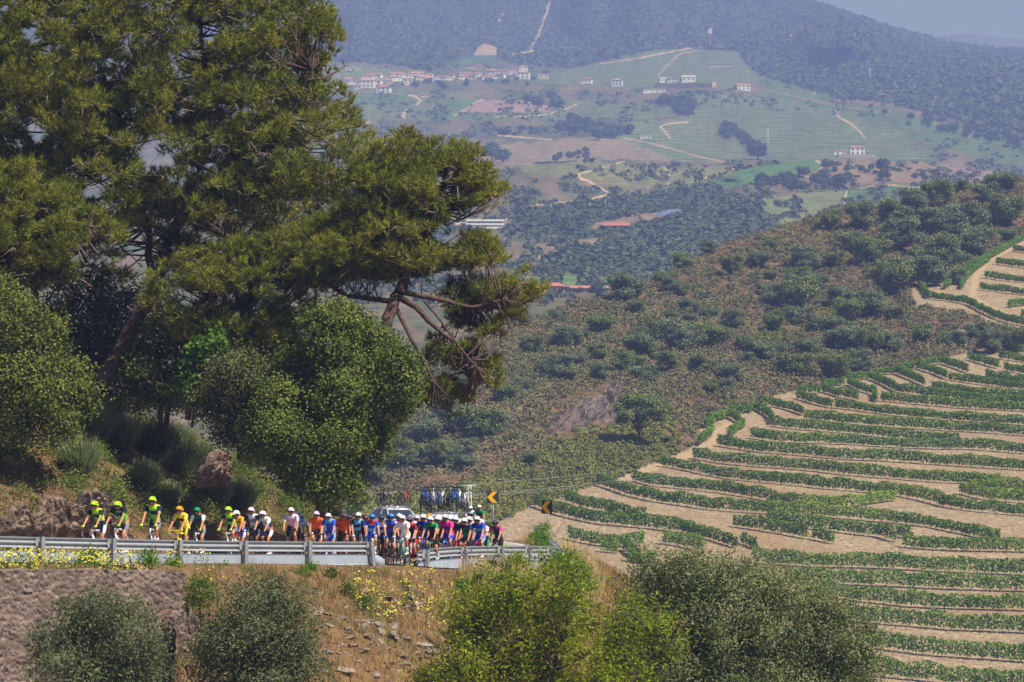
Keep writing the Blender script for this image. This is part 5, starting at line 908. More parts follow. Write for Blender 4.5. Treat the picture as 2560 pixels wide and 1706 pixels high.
for i, (x, y, w, lab) in enumerate([(805, 1682, 46, 'pale boulder at the bottom edge right of the slope olive'), (860, 1680, 60, 'flat grey slab set in the earth beside the pale boulder'), (1050, 1612, 70, 'long dark flat ledge stone beside the gravel chute')]):
    p = near_hit(x, y); o = RP[i].copy(); link(o); s = w / 2 * p[1] / F; o.location = tuple(p); o.scale = (s, s, s * (1.0, 0.7, 0.35)[i]); o.rotation_euler = (0.2, 0.1, 0.5); tag(o, lab, 'rock')
def cut_rock(px, py, wpx, hpx, Y, amp, seed, label, m=M_dkrock, lean=0.25):
    s = Y / F; P0 = W(px - wpx / 2, py, Y); o = jag('rock', P0, (wpx * s, wpx * s * 0.75, 0), (0, hpx * s * lean, hpx * s), int(wpx / 4) + 8, int(hpx / 4) + 8, amp, m, seed, (0.55, -0.75, 0.35)); tag(o, label, 'rock')
cut_rock(60, 1345, 130, 90, 134.5, 0.35, 601, 'shadowed rock face of the road cutting at far left')
cut_rock(150, 1348, 110, 100, 137, 0.4, 602, 'dark undercut rock mass just left of the leading rider')
cut_rock(205, 1330, 56, 95, 138.5, 0.5, 603, 'pointed grey rock fin behind the leading rider', M_slate)
cut_rock(250, 1300, 40, 80, 140, 0.4, 604, 'narrow pale rock rib above the second rider', M_slate)
cut_rock(535, 1215, 80, 80, 147, 0.6, 605, 'bare pinkish rock and earth knob among the brooms', rockmat('pink_rock', [srgb(84, 68, 58), srgb(140, 116, 98), srgb(176, 152, 130)], 3.0), 0.9)
cut_rock(275, 1345, 60, 90, 139, 0.45, 606, 'brown weathered rock between the first two riders', M_dkrock)

for i, (x, y, w, h, lab) in enumerate([(890, 1585, 170, 40, 'broken slate ledge across the middle of the eroded slope'), (975, 1610, 90, 34, 'dark layered slate ledge just right of the long broken one'), (840, 1640, 90, 36, 'lower slate ledge beside the slope olive'), (1005, 1520, 60, 26, 'small pale rock step high on the slope'), (470, 1640, 60, 120, 'crumbling rocky gully edge beside the end of the stone wall')]):
    p = near_hit(x, y); cut_rock(x, y + 12, w, h, p[1] + 0.1, 0.28, 640 + i, lab, M_slate if i != 4 else M_dkrock, 0.7)
# =====================================================================  FAR TREES AND WOODS
M_fart = leafmat('far_leaf', [srgb(50, 66, 42), srgb(74, 90, 56), srgb(100, 110, 74)], 0.05, 0.8, 0.05)
def far_proto(seed):
    g = np.random.default_rng(seed); root = empty('tree'); lobes = [(0, 0, 3.2, 2.4, 2.4, 2.0)] + [(g.uniform(-1.6, 1.6), g.uniform(-1.6, 1.6), g.uniform(2.0, 4.6), 1.4, 1.4, 1.2) for _ in range(5)]
    v, f = broadleaf(lobes, 1.2, 0.9, 6, 1.0, 0.8, g); mobj('crown', np_mesh('crown', v, f, M_fart), root); b = MB(); b.tube([(0, 0, -1), (0, 0, 2.6)], [0.3, 0.2], 5); b.build('trunk', M_bark, root); return root
FP = [far_proto(700 + i) for i in range(4)]
FT = [(1895, 400, 54, 'tall dark tree beside the pylon on the valley ridge'), (2207, 432, 34, 'tall dark tree on the reddish field right of the white villa'), (2207, 450, 26, 'rounded shrub tree at the foot of the tall tree on the reddish field'), (1345, 272, 34, 'left one of three dark trees beside the striped field'), (1375, 250, 20, 'slim tree above the three dark ones by the striped field'), (1318, 262, 26, 'narrow dark tree left edge of the striped field trees'), (1392, 275, 34, 'right one of the dark trees beside the striped field'),
      (1230, 405, 44, 'dark tree mass in the far field close right of the pine top'), (1258, 408, 34, 'second dark tree close right of the pine top'), (1365, 195, 18, 'dark tree right of the village end'), (2060, 420, 18, 'small tree at the hill track'), (1460, 560, 24, 'tree in front of the red-roofed barn')]
for i, (x, y, w, lab) in enumerate(FT):
    p = far_pt(x, y); r = w / 2 * p[1] / F; place(FP, i, p, i, r / 2.8, lab, 'tree', None)
def rand_tree(n, poly, wr, lab, grp, seed):
    g = np.random.default_rng(seed); xs_ = [q[0] for q in poly]; ys_ = [q[1] for q in poly]; c = 0
    while c < n:
        x = g.uniform(min(xs_), max(xs_)); y = g.uniform(min(ys_), max(ys_))
        if not inpoly(x, y, poly): continue
        p = far_pt(x, y); r = g.uniform(*wr) / 2 * p[1] / F; place(FP, c, p, g.uniform(0, 6), r / 2.8, lab, 'tree', grp); c += 1
rand_tree(26, [(1390, 320), (1440, 305), (1560, 325), (1600, 350), (1500, 352), (1400, 345)], (14, 30), 'dark tree in the long grove below the terraced fields', 'trees of the long grove', 1)
rand_tree(22, [(1640, 262), (1700, 250), (1760, 300), (1720, 300)], (14, 28), 'dark tree in the diagonal copse beside the right-hand terraces', 'trees of the diagonal copse', 2)
rand_tree(22, [(1780, 325), (1830, 320), (1880, 372), (1860, 378)], (14, 26), 'dark tree in the clump left of the pylon', 'trees left of the pylon', 3)
rand_tree(30, [(1890, 460), (1960, 440), (2060, 440), (2140, 455), (2080, 480), (1960, 485), (1880, 490)], (14, 30), 'olive-green tree scattered below the bright green field', 'trees below the bright field', 4)
rand_tree(36, [(2060, 405), (2560, 445), (2560, 470), (2300, 455), (2060, 430)], (8, 18), 'small tree dotting the reddish field on the valley ridge', 'trees on the reddish ridge', 5)
rand_tree(20, [(1380, 400), (1470, 380), (1480, 410), (1400, 412)], (8, 18), 'small tree on the knoll in mid-valley', 'trees on the knoll', 6)
rand_tree(26, [(2200, 285), (2400, 305), (2560, 350), (2540, 375), (2380, 340), (2230, 310)], (12, 24), 'dark tree along the far hedge line at right', 'trees along the right hedge', 7)
rand_tree(20, [(1170, 205), (1340, 200), (1330, 215), (1180, 225), (900, 222), (900, 212)], (8, 16), 'small dark tree among the gardens below the village', 'trees below the village', 8)
def wood(name, n, test, box, r, seed, cols, nl=7, leaf=1.3):
    g = np.random.default_rng(seed); A = []
    while len(A) < n:
        x = g.uniform(box[0], box[1], 3000); y = g.uniform(box[2], box[3], 3000); ok = test(x, y); A += list(zip(x[ok], y[ok]))
    A = A[:n]; P = np.array([far_pt(x, y) for x, y in A]); s = g.uniform(r[0], r[1], n); P = np.repeat(P, nl, 0); d = rdir(g, n * nl); d[:, 2] = np.abs(d[:, 2]); sr = np.repeat(s, nl)[:, None]
    v, f = leaf_arrays(P + d * sr * np.array([1, 1, 1.0]), d + rdir(g, n * nl) * 0.4, sr[:, 0] * leaf, sr[:, 0] * leaf * 0.8, g)
    tag(mobj(name, np_mesh(name, v, f, leafmat(name + '_leaf', cols, 0.0, 0.9, 0.02))), kind='stuff')
_F = [srgb(50, 64, 42), srgb(74, 88, 56), srgb(104, 112, 76)]
wood('woods', 6500, lambda x, y: inpoly(x + fbm(x / 30, y / 14, 51, 3) * 14, y + fbm(x / 26, y / 14, 52, 3) * 7, [(1290, 545), (1372, 520), (1542, 500), (1678, 478), (1780, 462), (1848, 500), (1920, 540), (1980, 600), (1610, 700), (1480, 690), (1389, 672), (1406, 638), (1440, 611), (1338, 590)]) & ~inpoly(x, y, [(1340, 610), (1540, 590), (1600, 575), (1560, 600), (1480, 622), (1380, 628)]) & ~inpoly(x, y, [(1450, 565), (1600, 535), (1700, 530), (1680, 545), (1560, 572), (1480, 580)]) , (1280, 1980, 460, 700), (1.0, 2.2), 81, _F)
wood('forest', 13000, lambda x, y: (y < lerpt(x, forest_edge)) & (y > lerpt(x, CM) + 1) & (fbm(x / 30, y / 20, 9, 3) > -0.25) & ~inpoly(x, y, [(1105, 168), (1180, 105), (1250, 110), (1245, 145), (1160, 165)]) & (dpoly(x, y, [(1375, 4), (1368, 28), (1347, 85), (1327, 124)]) > 6) & (dpoly(x, y, [(1263, 10), (1257, 35), (1240, 65)]) > 4) & (dpoly(x, y, [(2006, 55), (2004, 74), (1985, 82), (1972, 102)]) > 4) & (dpoly(x, y, [(1268, 140), (1332, 129)]) > 6), (760, 2620, -20, 380), (2.2, 4.6), 82, _F)
wood('valley_bushes', 7000, lambda x, y: (y > lerpt(x, forest_edge)) & (fbm(x / 46, y / 17, 53, 4) > 0.0) & (fbm(x / 10, y / 8, 99, 2) > -0.1) & ~inpoly(x, y, [(1340, 125), (1905, 125), (1905, 222), (1340, 205)]) & ~inpoly(x, y, [(1180, 345), (1620, 340), (1820, 405), (1200, 430)]) & ~inpoly(x, y, [(1640, 262), (2300, 300), (2330, 405), (1600, 405)]) & ~inpoly(x, y, [(1770, 470), (1850, 425), (2040, 398), (2060, 420), (2000, 440)]) & ~inpoly(x, y, [(860, 180), (1660, 170), (1660, 222), (820, 235)]) & (dpoly(x, y, [(1446, 434), (1450, 446), (1490, 464), (1524, 484), (1470, 500)]) > 6), (850, 2600, 160, 760), (0.8, 2.2), 83, [srgb(52, 62, 42), srgb(76, 84, 56), srgb(100, 104, 74)], 6)
# crest trees on the mountain skyline
for i in range(70):
    x = 2050 + i * 7.5 + rng.uniform(-3, 3); y = lerpt(x, CM)
    if x > 2400 and i % 2: continue
    p = W(x, y + 3, 6250); r = rng.uniform(5, 9) / 2 * p[1] / F * (1.3 if 2250 < x < 2330 else 0.8); place(FP, i, p, rng.uniform(0, 6), r / 2.4, 'tiny dark tree on the mountain skyline', 'tree', 'trees on the mountain skyline')
# =====================================================================  BUILDINGS OF THE VALLEY
M_wh = mat('whitewash', srgb(240, 236, 228), 0.9); M_cr = mat('cream_plaster', srgb(206, 190, 166), 0.9); M_rf = mat('clay_tiles', srgb(172, 116, 94), 0.9, var=0.15, scale=0.6); M_rf2 = mat('pale_tiles', srgb(196, 140, 112), 0.9, var=0.15, scale=0.6); M_win = mat('dark_window', srgb(58, 60, 66), 0.3); M_flat = mat('flat_roof', srgb(200, 196, 188), 0.9)
M_pinkw = mat('terracotta_wall', srgb(204, 128, 102), 0.9); M_stw = mat('stone_wall', srgb(158, 138, 118), 0.9, var=0.15, scale=1)
def house(px, py, w, h, d=None, rz=0.0, wall=M_wh, roof=M_rf, rh=0.2, kind='hip', label=None, group=None, nwin=3, floors=1, cat='house', overhang=0.4):
    """px, py = middle of the wall foot; w, h wall size in photo pixels"""
    p = far_pt(px, py); s = p[1] / F; w *= s; h *= s; d = (d * s if d else w * 0.7); root = empty('house', (p[0], p[1], p[2] - 0.4), rz); h += 0.4
    b = MB(); b.box((0, 0, h / 2 - 1), (w / 2, d / 2, h / 2 + 1)); b.build('wall', wall, root)
    if kind != 'none':
        o = overhang; x, y = w / 2 + o, d / 2 + o; zt = h + 0.02; b = MB()
        if kind == 'hip':
            r = rh * min(w, d); k = max(0.0, w / 2 - d / 2) + w * 0.08
            b.add([(-x, -y, zt), (x, -y, zt), (x, y, zt), (-x, y, zt), (-k, 0, zt + r), (k, 0, zt + r)], [(0, 1, 5, 4), (1, 2, 5), (2, 3, 4, 5), (3, 0, 4), (3, 2, 1, 0)])
        elif kind == 'gable':
            r = rh * d; b.add([(-x, -y, zt), (x, -y, zt), (x, y, zt), (-x, y, zt), (-x, 0, zt + r), (x, 0, zt + r)], [(0, 1, 5, 4), (2, 3, 4, 5), (1, 2, 5), (3, 0, 4), (3, 2, 1, 0)])
        else: b.box((0, 0, h + 0.25), (x, y, 0.25))
        b.build('roof', roof, root)
    for fl in range(floors):
        for i in range(nwin):
            wx_ = -w / 2 + w * (i + 0.5) / nwin; wz = 0.4 + (h - 0.4) * (fl + 0.5) / floors; b = MB(); b.box((wx_, -d / 2 - 0.03, wz), (min(0.6, w * 0.08), 0.05, min(0.8, h * 0.16))); b.build('window', M_win, root)
    return tag(root, label or 'small white village house with terracotta roof', cat, group)
HS = [(2142, 388, 36, 18, None, M_wh, M_rf, 'hip', 2, 3, 'two-storey white villa with orange hip roof on the valley slope'), (2100, 388, 32, 9, 10, M_wh, M_rf, 'gable', 1, 2, 'low white wing with tiled roof left of the two-storey villa'), (1857, 226, 34, 12, 20, M_wh, M_rf2, 'gable', 2, 3, 'pale barn-like house with tan gable roof right of the curved white farm'),
      (1543, 215, 26, 14, None, M_wh, M_rf2, 'hip', 2, 3, 'isolated white house right of the red-roofed one on the green slope'), (1466, 208, 28, 10, None, M_wh, M_rf, 'hip', 1, 3, 'isolated house with broad red roof on the green slope'), (1308, 198, 32, 16, None, M_wh, M_rf2, 'hip', 2, 3, 'white house at the right end of the village beneath the tower house'), (1307, 181, 22, 13, None, M_wh, M_rf2, 'hip', 2, 2, 'tower-like white house standing tallest over the village'),
      (1358, 198, 28, 12, 10, M_cr, M_flat, 'flat', 1, 2, 'flat-topped cream building at the far right of the village'), (960, 233, 34, 14, None, M_wh, M_rf, 'hip', 2, 3, 'white house with wide orange hip roof at the lower left of the village'), (917, 220, 40, 18, None, M_wh, M_rf2, 'hip', 2, 4, 'long white terraced house group at the left of the village'), (1044, 196, 30, 12, None, M_wh, M_rf2, 'gable', 1, 3, 'white gabled house high in the middle of the village'),
      (1020, 212, 22, 12, None, M_wh, M_rf, 'hip', 2, 2, 'square white house below the middle of the village'), (1175, 171, 26, 8, 10, M_cr, M_rf, 'flat', 1, 6, 'low orange-roofed hall standing above the village'), (1062, 243, 22, 7, None, M_cr, M_rf, 'hip', 1, 2, 'small red-roofed house by the pale track below the village'), (880, 176, 30, 6, 10, M_wh, M_rf2, 'gable', 1, 3, 'low white farm building in the field above the village'),
      (1800, 168, 62, 7, 14, M_cr, M_flat, 'flat', 1, 7, 'long low pale modern house set in the green dome of vines'), (1635, 232, 56, 7, 12, M_wh, M_flat, 'flat', 1, 4, 'long low white sheds below the curved white farm'), (1690, 205, 40, 10, 20, M_wh, M_flat, 'flat', 1, 4, 'white farm building with rounded gables on the pale platform'), (1722, 205, 34, 12, 20, M_wh, M_flat, 'gable', 1, 3, 'second white farm block with gable on the pale platform'), (1660, 206, 24, 9, 14, M_wh, M_flat, 'gable', 1, 2, 'leftmost white block on the pale farm platform'),
      (1615, 345, 30, 5, 8, M_wh, M_flat, 'flat', 1, 2, 'tiny white shed in the lower terraced fields'), (2087, 266, 8, 5, None, M_wh, M_rf2, 'flat', 1, 1, 'tiny white hut by the upper field road'), (2195, 470, 14, 6, None, M_wh, M_rf2, 'flat', 1, 1, 'tiny white pump house in the green field'), (978, 291, 10, 5, None, M_wh, M_flat, 'flat', 1, 1, 'tiny white tank in the fields below the village'), (2035, 236, 8, 5, None, M_wh, M_rf2, 'flat', 1, 1, 'tiny white hut at the forest edge')]
for x, y, w, h, d, wl, rf, kd, fl, nw, lab in HS: house(x, y, w, h, d, rng.uniform(-0.25, 0.25), wl, rf, kind=kd, floors=fl, nwin=nw, label=lab)
# farm platform
def platform(name, line, h, m, label, cat='wall', th=3.0):
    P = [far_pt(*q) for q in line]; b = MB(); org = P[0]
    for a, c in zip(P[:-1], P[1:]):
        a = a - org; c = c - org; s = h
        b.add([tuple(a - [0, 0, 2]), tuple(c - [0, 0, 2]), tuple(c + [0, 0, s]), tuple(a + [0, 0, s]), tuple(a + [0, th, s]), tuple(c + [0, th, s]), tuple(a + [0, th, -2]), tuple(c + [0, th, -2])], [(0, 1, 2, 3), (3, 2, 5, 4), (4, 5, 7, 6), (0, 3, 4, 6), (1, 7, 5, 2)])
    o = b.build(name, m); o.location = tuple(org); tag(o, label, cat)
platform('terrace_wall', [(1642, 220), (1700, 222), (1780, 220), (1790, 216)], 4.5, mat('pale_stone', srgb(196, 172, 152), 0.9), 'long pale retaining wall under the white hillside farm', th=40)
platform('terrace_wall', [(2095, 394), (2190, 396)], 2.5, M_stw, 'stone terrace wall beneath the two-storey villa', th=14)
vg = np.random.default_rng(91)
bandsV = [('left', 838, 960, 205, 224), ('left', 900, 1000, 196, 212), ('centre-left', 960, 1080, 190, 206), ('centre', 1060, 1180, 190, 204), ('centre-right', 1150, 1240, 186, 204), ('right', 1210, 1300, 184, 202)]
for k, (nm, x0, x1, y0, y1) in enumerate(bandsV):
    n = (10, 8, 9, 9, 10, 9)[k]
    for i in range(n):
        x = x0 + (x1 - x0) * (i + vg.uniform(0.1, 0.9)) / n; y = y0 + (y1 - y0) * vg.random(); w = vg.uniform(13, 27)
        house(x, y, w, vg.uniform(7, 11), None, vg.uniform(-0.5, 0.5), M_wh if vg.random() < 0.7 else M_cr, M_rf if vg.random() < 0.6 else M_rf2, kind='hip' if vg.random() < 0.6 else 'gable', nwin=2, label='small house with clay-tiled roof packed into the %s of the distant village' % nm, group='houses in the %s of the village' % nm)
# nearer valley buildings
def modern():
    p = far_pt(1210, 572); s = p[1] / F; root = empty('glass_building', p, R(4)); L = 84 * s; h = 20 * s; b = MB(); b.box((0, 0, h * 0.5), (L / 2, 6, h * 0.42)); b.build('glazed_front', mat('blue_glass', srgb(66, 92, 118), 0.15, spec=0.8), root)
    for z in (0.06, 0.5, 0.98): b = MB(); b.box((0, -0.8, h * z), (L / 2 + 1, 7, 0.45)); b.build('floor_slab', M_wh, root)
    b = MB(); b.box((L / 2 + 12 * s, 0, h * 0.45), (12 * s, 6, h * 0.5)); b.build('end_wall', M_stw, root)
    for i in range(9): b = MB(); b.box((-L / 2 + L * i / 8.0, -6.1, h * 0.5), (0.12, 0.1, h * 0.42)); b.build('mullion', M_wh, root)
    tag(root, 'long two-storey glass-fronted building with white slabs beside the pine', 'building')
modern()
house(1542, 578, 62, 13, 24, R(-6), mat('barn_dark', srgb(96, 84, 78), 0.9), mat('barn_tiles', srgb(176, 112, 90), 0.9, var=0.1, scale=0.8), 0.35, 'gable', 'long barn with bright red roof among the valley woods', None, 5, 1, 'barn')
house(1385, 736, 50, 20, 30, R(6), M_pinkw, mat('red_tiles', srgb(180, 112, 92), 0.9, var=0.1, scale=1), 0.3, 'hip', 'terracotta-walled farmhouse with red hip roof above the scrub ridge', None, 3, 1, 'farmhouse')
house(1455, 733, 86, 12, 22, R(-3), mat('farm_stone', srgb(172, 128, 108), 0.9, var=0.1), mat('red_tiles2', srgb(182, 118, 98), 0.9, var=0.1, scale=1), 0.3, 'gable', 'long low red-roofed wing right of the terracotta farmhouse', None, 5, 1, 'farm wing')
house(1520, 733, 34, 11, 20, 0.1, M_pinkw, mat('red_tiles2', srgb(182, 118, 98), 0.9, var=0.1, scale=1), 0.3, 'hip', 'small red-roofed outbuilding at the right end of the farm', None, 2, 1, 'outbuilding')
for x, y, w in [(1395, 735, 20), (1420, 735, 20), (1448, 735, 16), (1490, 740, 34), (1366, 735, 18), (1362, 765, 24), (1450, 770, 20), (1515, 745, 16)]:
    p = far_pt(x, y); place(FP, x, p, x, w / 2 * p[1] / F / 2.8, 'round green tree in front of the red-roofed farm', 'tree', 'trees in front of the red-roofed farm')
# solar panels
def solar():
    p = far_pt(1670, 542); s = p[1] / F; root = empty('solar_array', p); mp_ = mat('solar_panel', srgb(70, 88, 130), 0.25, spec=0.7); st = mat('panel_frame', srgb(180, 184, 190), 0.5)
    for i in range(3):
        M = Matrix.Translation((i * 3.0 - 3, i * 3.2, 1.2 + i * 0.9)) @ Matrix.Rotation(R(35), 4, 'X'); b = MB(); b.box((0, 0, 0), (15 * s, 1.1, 0.05), M=M); o = b.build('solar_panel', mp_, root)
        b = MB()
        for k in range(8): b.box((-15 * s + 30 * s * k / 7, 0, 0.07), (0.07, 1.1, 0.02), M=M)
        b.build('panel_frame', st, root); tag(root.children[-1], kind='stuff')
    tag(root, 'bluish rows of solar panels on the bare patch in the valley woods', 'solar array')
solar()
# masts and poles
def mast(x, y, hpx, label, cat='utility pole', r=0.25, m=None, arms=True, Y=None):
    p = far_pt(x, y) if Y is None else W(x, y, Y); s = p[1] / F; h = hpx * s; root = empty('utility_pole', p); b = MB(); b.tube([(0, 0, -1), (0, 0, h)], [r, r * 0.6], 6); b.build('shaft', m or mat('pole_pale', srgb(190, 188, 186), 0.8), root)
    if arms: b = MB(); b.box((0, 0, h * 0.96), (h * 0.09, 0.1, 0.12)); b.build('crossarm', m or mat('pole_pale', srgb(190, 188, 186), 0.8), root)
    return tag(root, label, cat)
for x, y, h, lab in [(1270, 523, 22, 'slim pole standing alone right of the pine branches'), (1378, 527, 16, 'short pole on the dry slope, second from the pine'), (1475, 524, 15, 'short pole above the edge of the valley woods'), (1514, 517, 18, 'white pole just left of the woods top'), (1620, 498, 32, 'tall white pole at the top edge of the valley woods'), (1432, 167, 22, 'thin pole at the forest edge above the village'), (1650, 168, 26, 'thin pole on the green slope right of the village'), (1651, 190, 22, 'thin pole by the farm track'), (1969, 242, 20, 'pole on the reddish terrace bank'), (2337, 262, 22, 'pole at the foot of the dark mountain')]: mast(x, y, h, lab)
def pylon(x, y, hpx, label, w=0.1, th=0.3, red=False):
    p = far_pt(x, y); s = p[1] / F; h = hpx * s; root = empty('pylon', p); m = mat('pylon_steel', srgb(170, 174, 180), 0.6); b = MB(); w0, w1 = h * w, h * w * 0.3
    for sx in (-1, 1):
        for sy in (-1, 1): b.tube([(sx * w0, sy * w0, -1), (sx * w1, sy * w1, h)], th, 4)
    b.build('pylon_legs', m, root); tag(root.children[-1], kind='stuff'); b = MB(); n = 10
    for i in range(n):
        z, z2 = h * i / n, h * (i + 1) / n; wa = w0 + (w1 - w0) * i / n; wb = w0 + (w1 - w0) * (i + 1) / n; q = 1 if i % 2 else -1
        b.tube([(-q * wa, -wa, z), (q * wb, -wb, z2)], th * 0.7, 4); b.tube([(q * wa, wa, z), (-q * wb, wb, z2)], th * 0.7, 4)
    b.build('bracing', m, root)
    for z in ((0.82, 0.92) if not red else ()): b = MB(); b.box((0, 0, h * z), (h * 0.14, th * 0.6, th * 0.6)); b.build('crossarm', m, root)
    if red:
        for i, z in enumerate((0.62, 0.8, 0.93)): b = MB(); b.box((0, 0, h * z), (2.2, 2.2, h * 0.05)); b.build('antenna', (mat('red_paint', srgb(190, 60, 60), 0.6), M_wh, M_wh)[i], root)
    return tag(root, label, 'pylon')
pylon(1920, 402, 80, 'tall grey lattice pylon behind the dark ridge tree', 0.04, 0.22); pylon(2175, 205, 34, 'lattice pylon on the dark mountain foot', 0.06, 0.3); pylon(1775, 120, 48, 'telecom mast with white antennas and a red band on the dome of vines', 0.05, 0.35, True); pylon(1868, 190, 14, 'small pylon at the right of the dome of vines', 0.06, 0.25)
def turbine(x, y, hpx, Y, label, rot):
    p = W(x, y, Y); s = Y / F; h = hpx * s; root = empty('wind_turbine', p); m = mat('turbine_white', srgb(226, 228, 232), 0.5); b = MB(); b.tube([(0, 0, -3), (0, 0, h)], [0.8, 0.45], 6); b.build('tower', m, root); b = MB(); b.box((0, 0, h), (0.7, 1.4, 0.7)); b.build('nacelle', m, root)
    for k in range(3): a = rot + k * 2.094; b = MB(); b.tube([(0, -1.6, h), (h * 0.62 * math.sin(a), -1.6, h + h * 0.62 * math.cos(a))], [0.5, 0.12], 4); b.build('blade', m, root)
    tag(root, label, 'wind turbine')
turbine(2398, 86, 22, 7880, 'faint white wind turbine nearest the end of the dark skyline', 0.4); turbine(2481, 94, 22, 7880, 'second faint wind turbine further right on the hazy ridge', 1.2)
# =====================================================================  BICYCLES
M_tyre = mat('tyre_rubber', (0.02, 0.02, 0.022), 0.7); M_rim = mat('black_rim', (0.03, 0.03, 0.035), 0.35); M_blk = mat('black_part', (0.025, 0.025, 0.028), 0.45); M_chr = mat('bright_metal', srgb(190, 192, 196), 0.3, 0.8)
WR = 0.335
def bike_meshes():
    P = {}
    b = MB(); b.ring((0, 0, 0), WR - 0.012, 0.013, 32, 6); P['tyre'] = b.mesh('tyre', M_tyre)
    b = MB(); b.ring((0, 0, 0), WR - 0.045, 0.024, 32, 6, w=0.011)
    for i in range(16):
        a = 2 * math.pi * i / 16; sx = 0.03 if i % 2 else -0.03; b.tube([(sx, 0.02 * math.cos(a), 0.02 * math.sin(a)), (0, (WR - 0.05) * math.cos(a), (WR - 0.05) * math.sin(a))], 0.0022, 3, caps=False)
    b.tube([(-0.045, 0, 0), (0.045, 0, 0)], 0.02, 8); P['rim'] = b.mesh('rim', M_rim)
    RH, FH, BB, ST, HT, HB = (0, -0.49, WR), (0, 0.50, WR), (0, -0.07, 0.275), (0, -0.20, 0.80), (0, 0.335, 0.83), (0, 0.365, 0.70)
    b = MB(); b.tube([BB, ST], 0.022, 8); b.tube([ST, HT], 0.023, 8); b.tube([BB, HB], [0.034, 0.03], 8); b.tube([(0, 0.328, 0.86), (0, 0.372, 0.67)], 0.026, 8)
    for s in (-1, 1): b.tube([(s * 0.03, BB[1], BB[2]), (s * 0.065, RH[1], RH[2])], [0.014, 0.010], 6); b.tube([(s * 0.015, ST[1] + 0.01, ST[2] - 0.06), (s * 0.065, RH[1], RH[2])], [0.010, 0.009], 6)
    P['frame'] = b.mesh('frame', M_blk)
    b = MB()
    for s in (-1, 1): b.tube([(s * 0.02, 0.372, 0.67), (s * 0.05, 0.40, 0.60), (s * 0.05, FH[1], FH[2])], [0.018, 0.015, 0.010], 6)
    P['fork'] = b.mesh('fork', M_blk)
    b = MB(); b.tube([(0, 0.32, 0.87), (0, 0.32, 0.90), (0, 0.43, 0.915)], 0.016, 6); b.tube([(-0.205, 0.435, 0.915), (0.205, 0.435, 0.915)], 0.0155, 8)
    for s in (-1, 1):
        b.tube([(s * 0.205, 0.435, 0.915), (s * 0.21, 0.50, 0.912), (s * 0.212, 0.535, 0.875), (s * 0.215, 0.515, 0.82), (s * 0.218, 0.44, 0.795)], 0.0145, 6)
        b.tube([(s * 0.208, 0.50, 0.92), (s * 0.206, 0.555, 0.965)], [0.018, 0.014], 6); b.tube([(s * 0.208, 0.555, 0.94), (s * 0.206, 0.565, 0.83)], 0.007, 4)
    P['handlebar'] = b.mesh('handlebar', M_blk)
    b = MB(); b.tube([ST, (0, -0.225, 0.93)], 0.0135, 6); rings = []
    for y, w, z in ((-0.37, 0.07, 0.965), (-0.34, 0.072, 0.972), (-0.26, 0.05, 0.962), (-0.16, 0.024, 0.958), (-0.09, 0.018, 0.958)): rings.append([(w * math.cos(t), y, z + 0.018 * math.sin(t)) for t in np.linspace(0, 2 * math.pi, 9)[:-1]])
    b.loft(rings); P['saddle'] = b.mesh('saddle', M_blk)
    b = MB(); b.ring((0.045, BB[1], BB[2]), 0.09, 0.006, 20, 4)
    for s, a in ((1, 0.0), (-1, math.pi)): e = (s * 0.075, BB[1] + 0.17 * math.cos(a), BB[2] + 0.17 * math.sin(a)); b.tube([(s * 0.06, BB[1], BB[2]), e], 0.011, 6); b.box((s * 0.115, e[1], e[2]), (0.045, 0.04, 0.009))
    b.ring((0.045, RH[1], RH[2]), 0.045, 0.012, 14, 4); b.tube([(0.045, RH[1], RH[2] + 0.05), (0.045, BB[1], BB[2] + 0.09)], 0.004, 4); b.tube([(0.045, RH[1], RH[2] - 0.05), (0.045, BB[1], BB[2] - 0.09)], 0.004, 4)
    P['crankset'] = b.mesh('crankset', M_blk)
    b = MB(); b.tube([(0, 0.03, 0.40), (0, 0.11, 0.53)], 0.036, 8); b.tube([(0, 0.115, 0.54), (0, 0.13, 0.565)], 0.018, 6); P['bottle'] = b.mesh('water_bottle', mat('bottle_white', (0.7, 0.7, 0.7), 0.4))
    return P
BM = bike_meshes(); _mm = {}
def remesh(me, m):
    """shared copy of a mesh with other materials"""
    ms = m if isinstance(m, (list, tuple)) else [m]; key = (me.name, tuple(x.name for x in ms))
    if key not in _mm:
        c = me.copy(); c.materials.clear(); [c.materials.append(x) for x in ms]; _mm[key] = c
    return _mm[key]
def paint(name, c, coat=0.4): return mat(name, c, 0.35, coat=coat)
def bicycle(loc, rz, M, frame, label, group, fork=None, bar=None, phase=0.0, parent_scale=1.0, bottle=True, tilt=0.0, steer=0.0):
    root = empty('bicycle', loc, rz, label, 'bicycle', group, parent_scale); root.rotation_euler = (0, tilt, rz)
    for nm, y in (('wheel', -0.49), ('wheel', 0.50)):
        w = mobj('wheel', BM['rim'], root); w.location = (0, y, WR); t = mobj('tyre', BM['tyre'], w); w.rotation_euler = (phase, 0, 0)
    mobj('frame', remesh(BM['frame'], frame), root); mobj('fork', remesh(BM['fork'], fork or frame), root); mobj('handlebar', remesh(BM['handlebar'], bar or M_blk), root); mobj('saddle', BM['saddle'], root)
    c = mobj('crankset', BM['crankset'], root)
    if phase: # turn the cranks about the bottom bracket
        c.location = (0, -0.07 + 0.07 * math.cos(phase) + 0.275 * math.sin(phase), 0.275 + 0.07 * math.sin(phase) - 0.275 * math.cos(phase)); c.rotation_euler = (phase, 0, 0)
    if bottle: mobj('water_bottle', BM['bottle'], root)
    return root
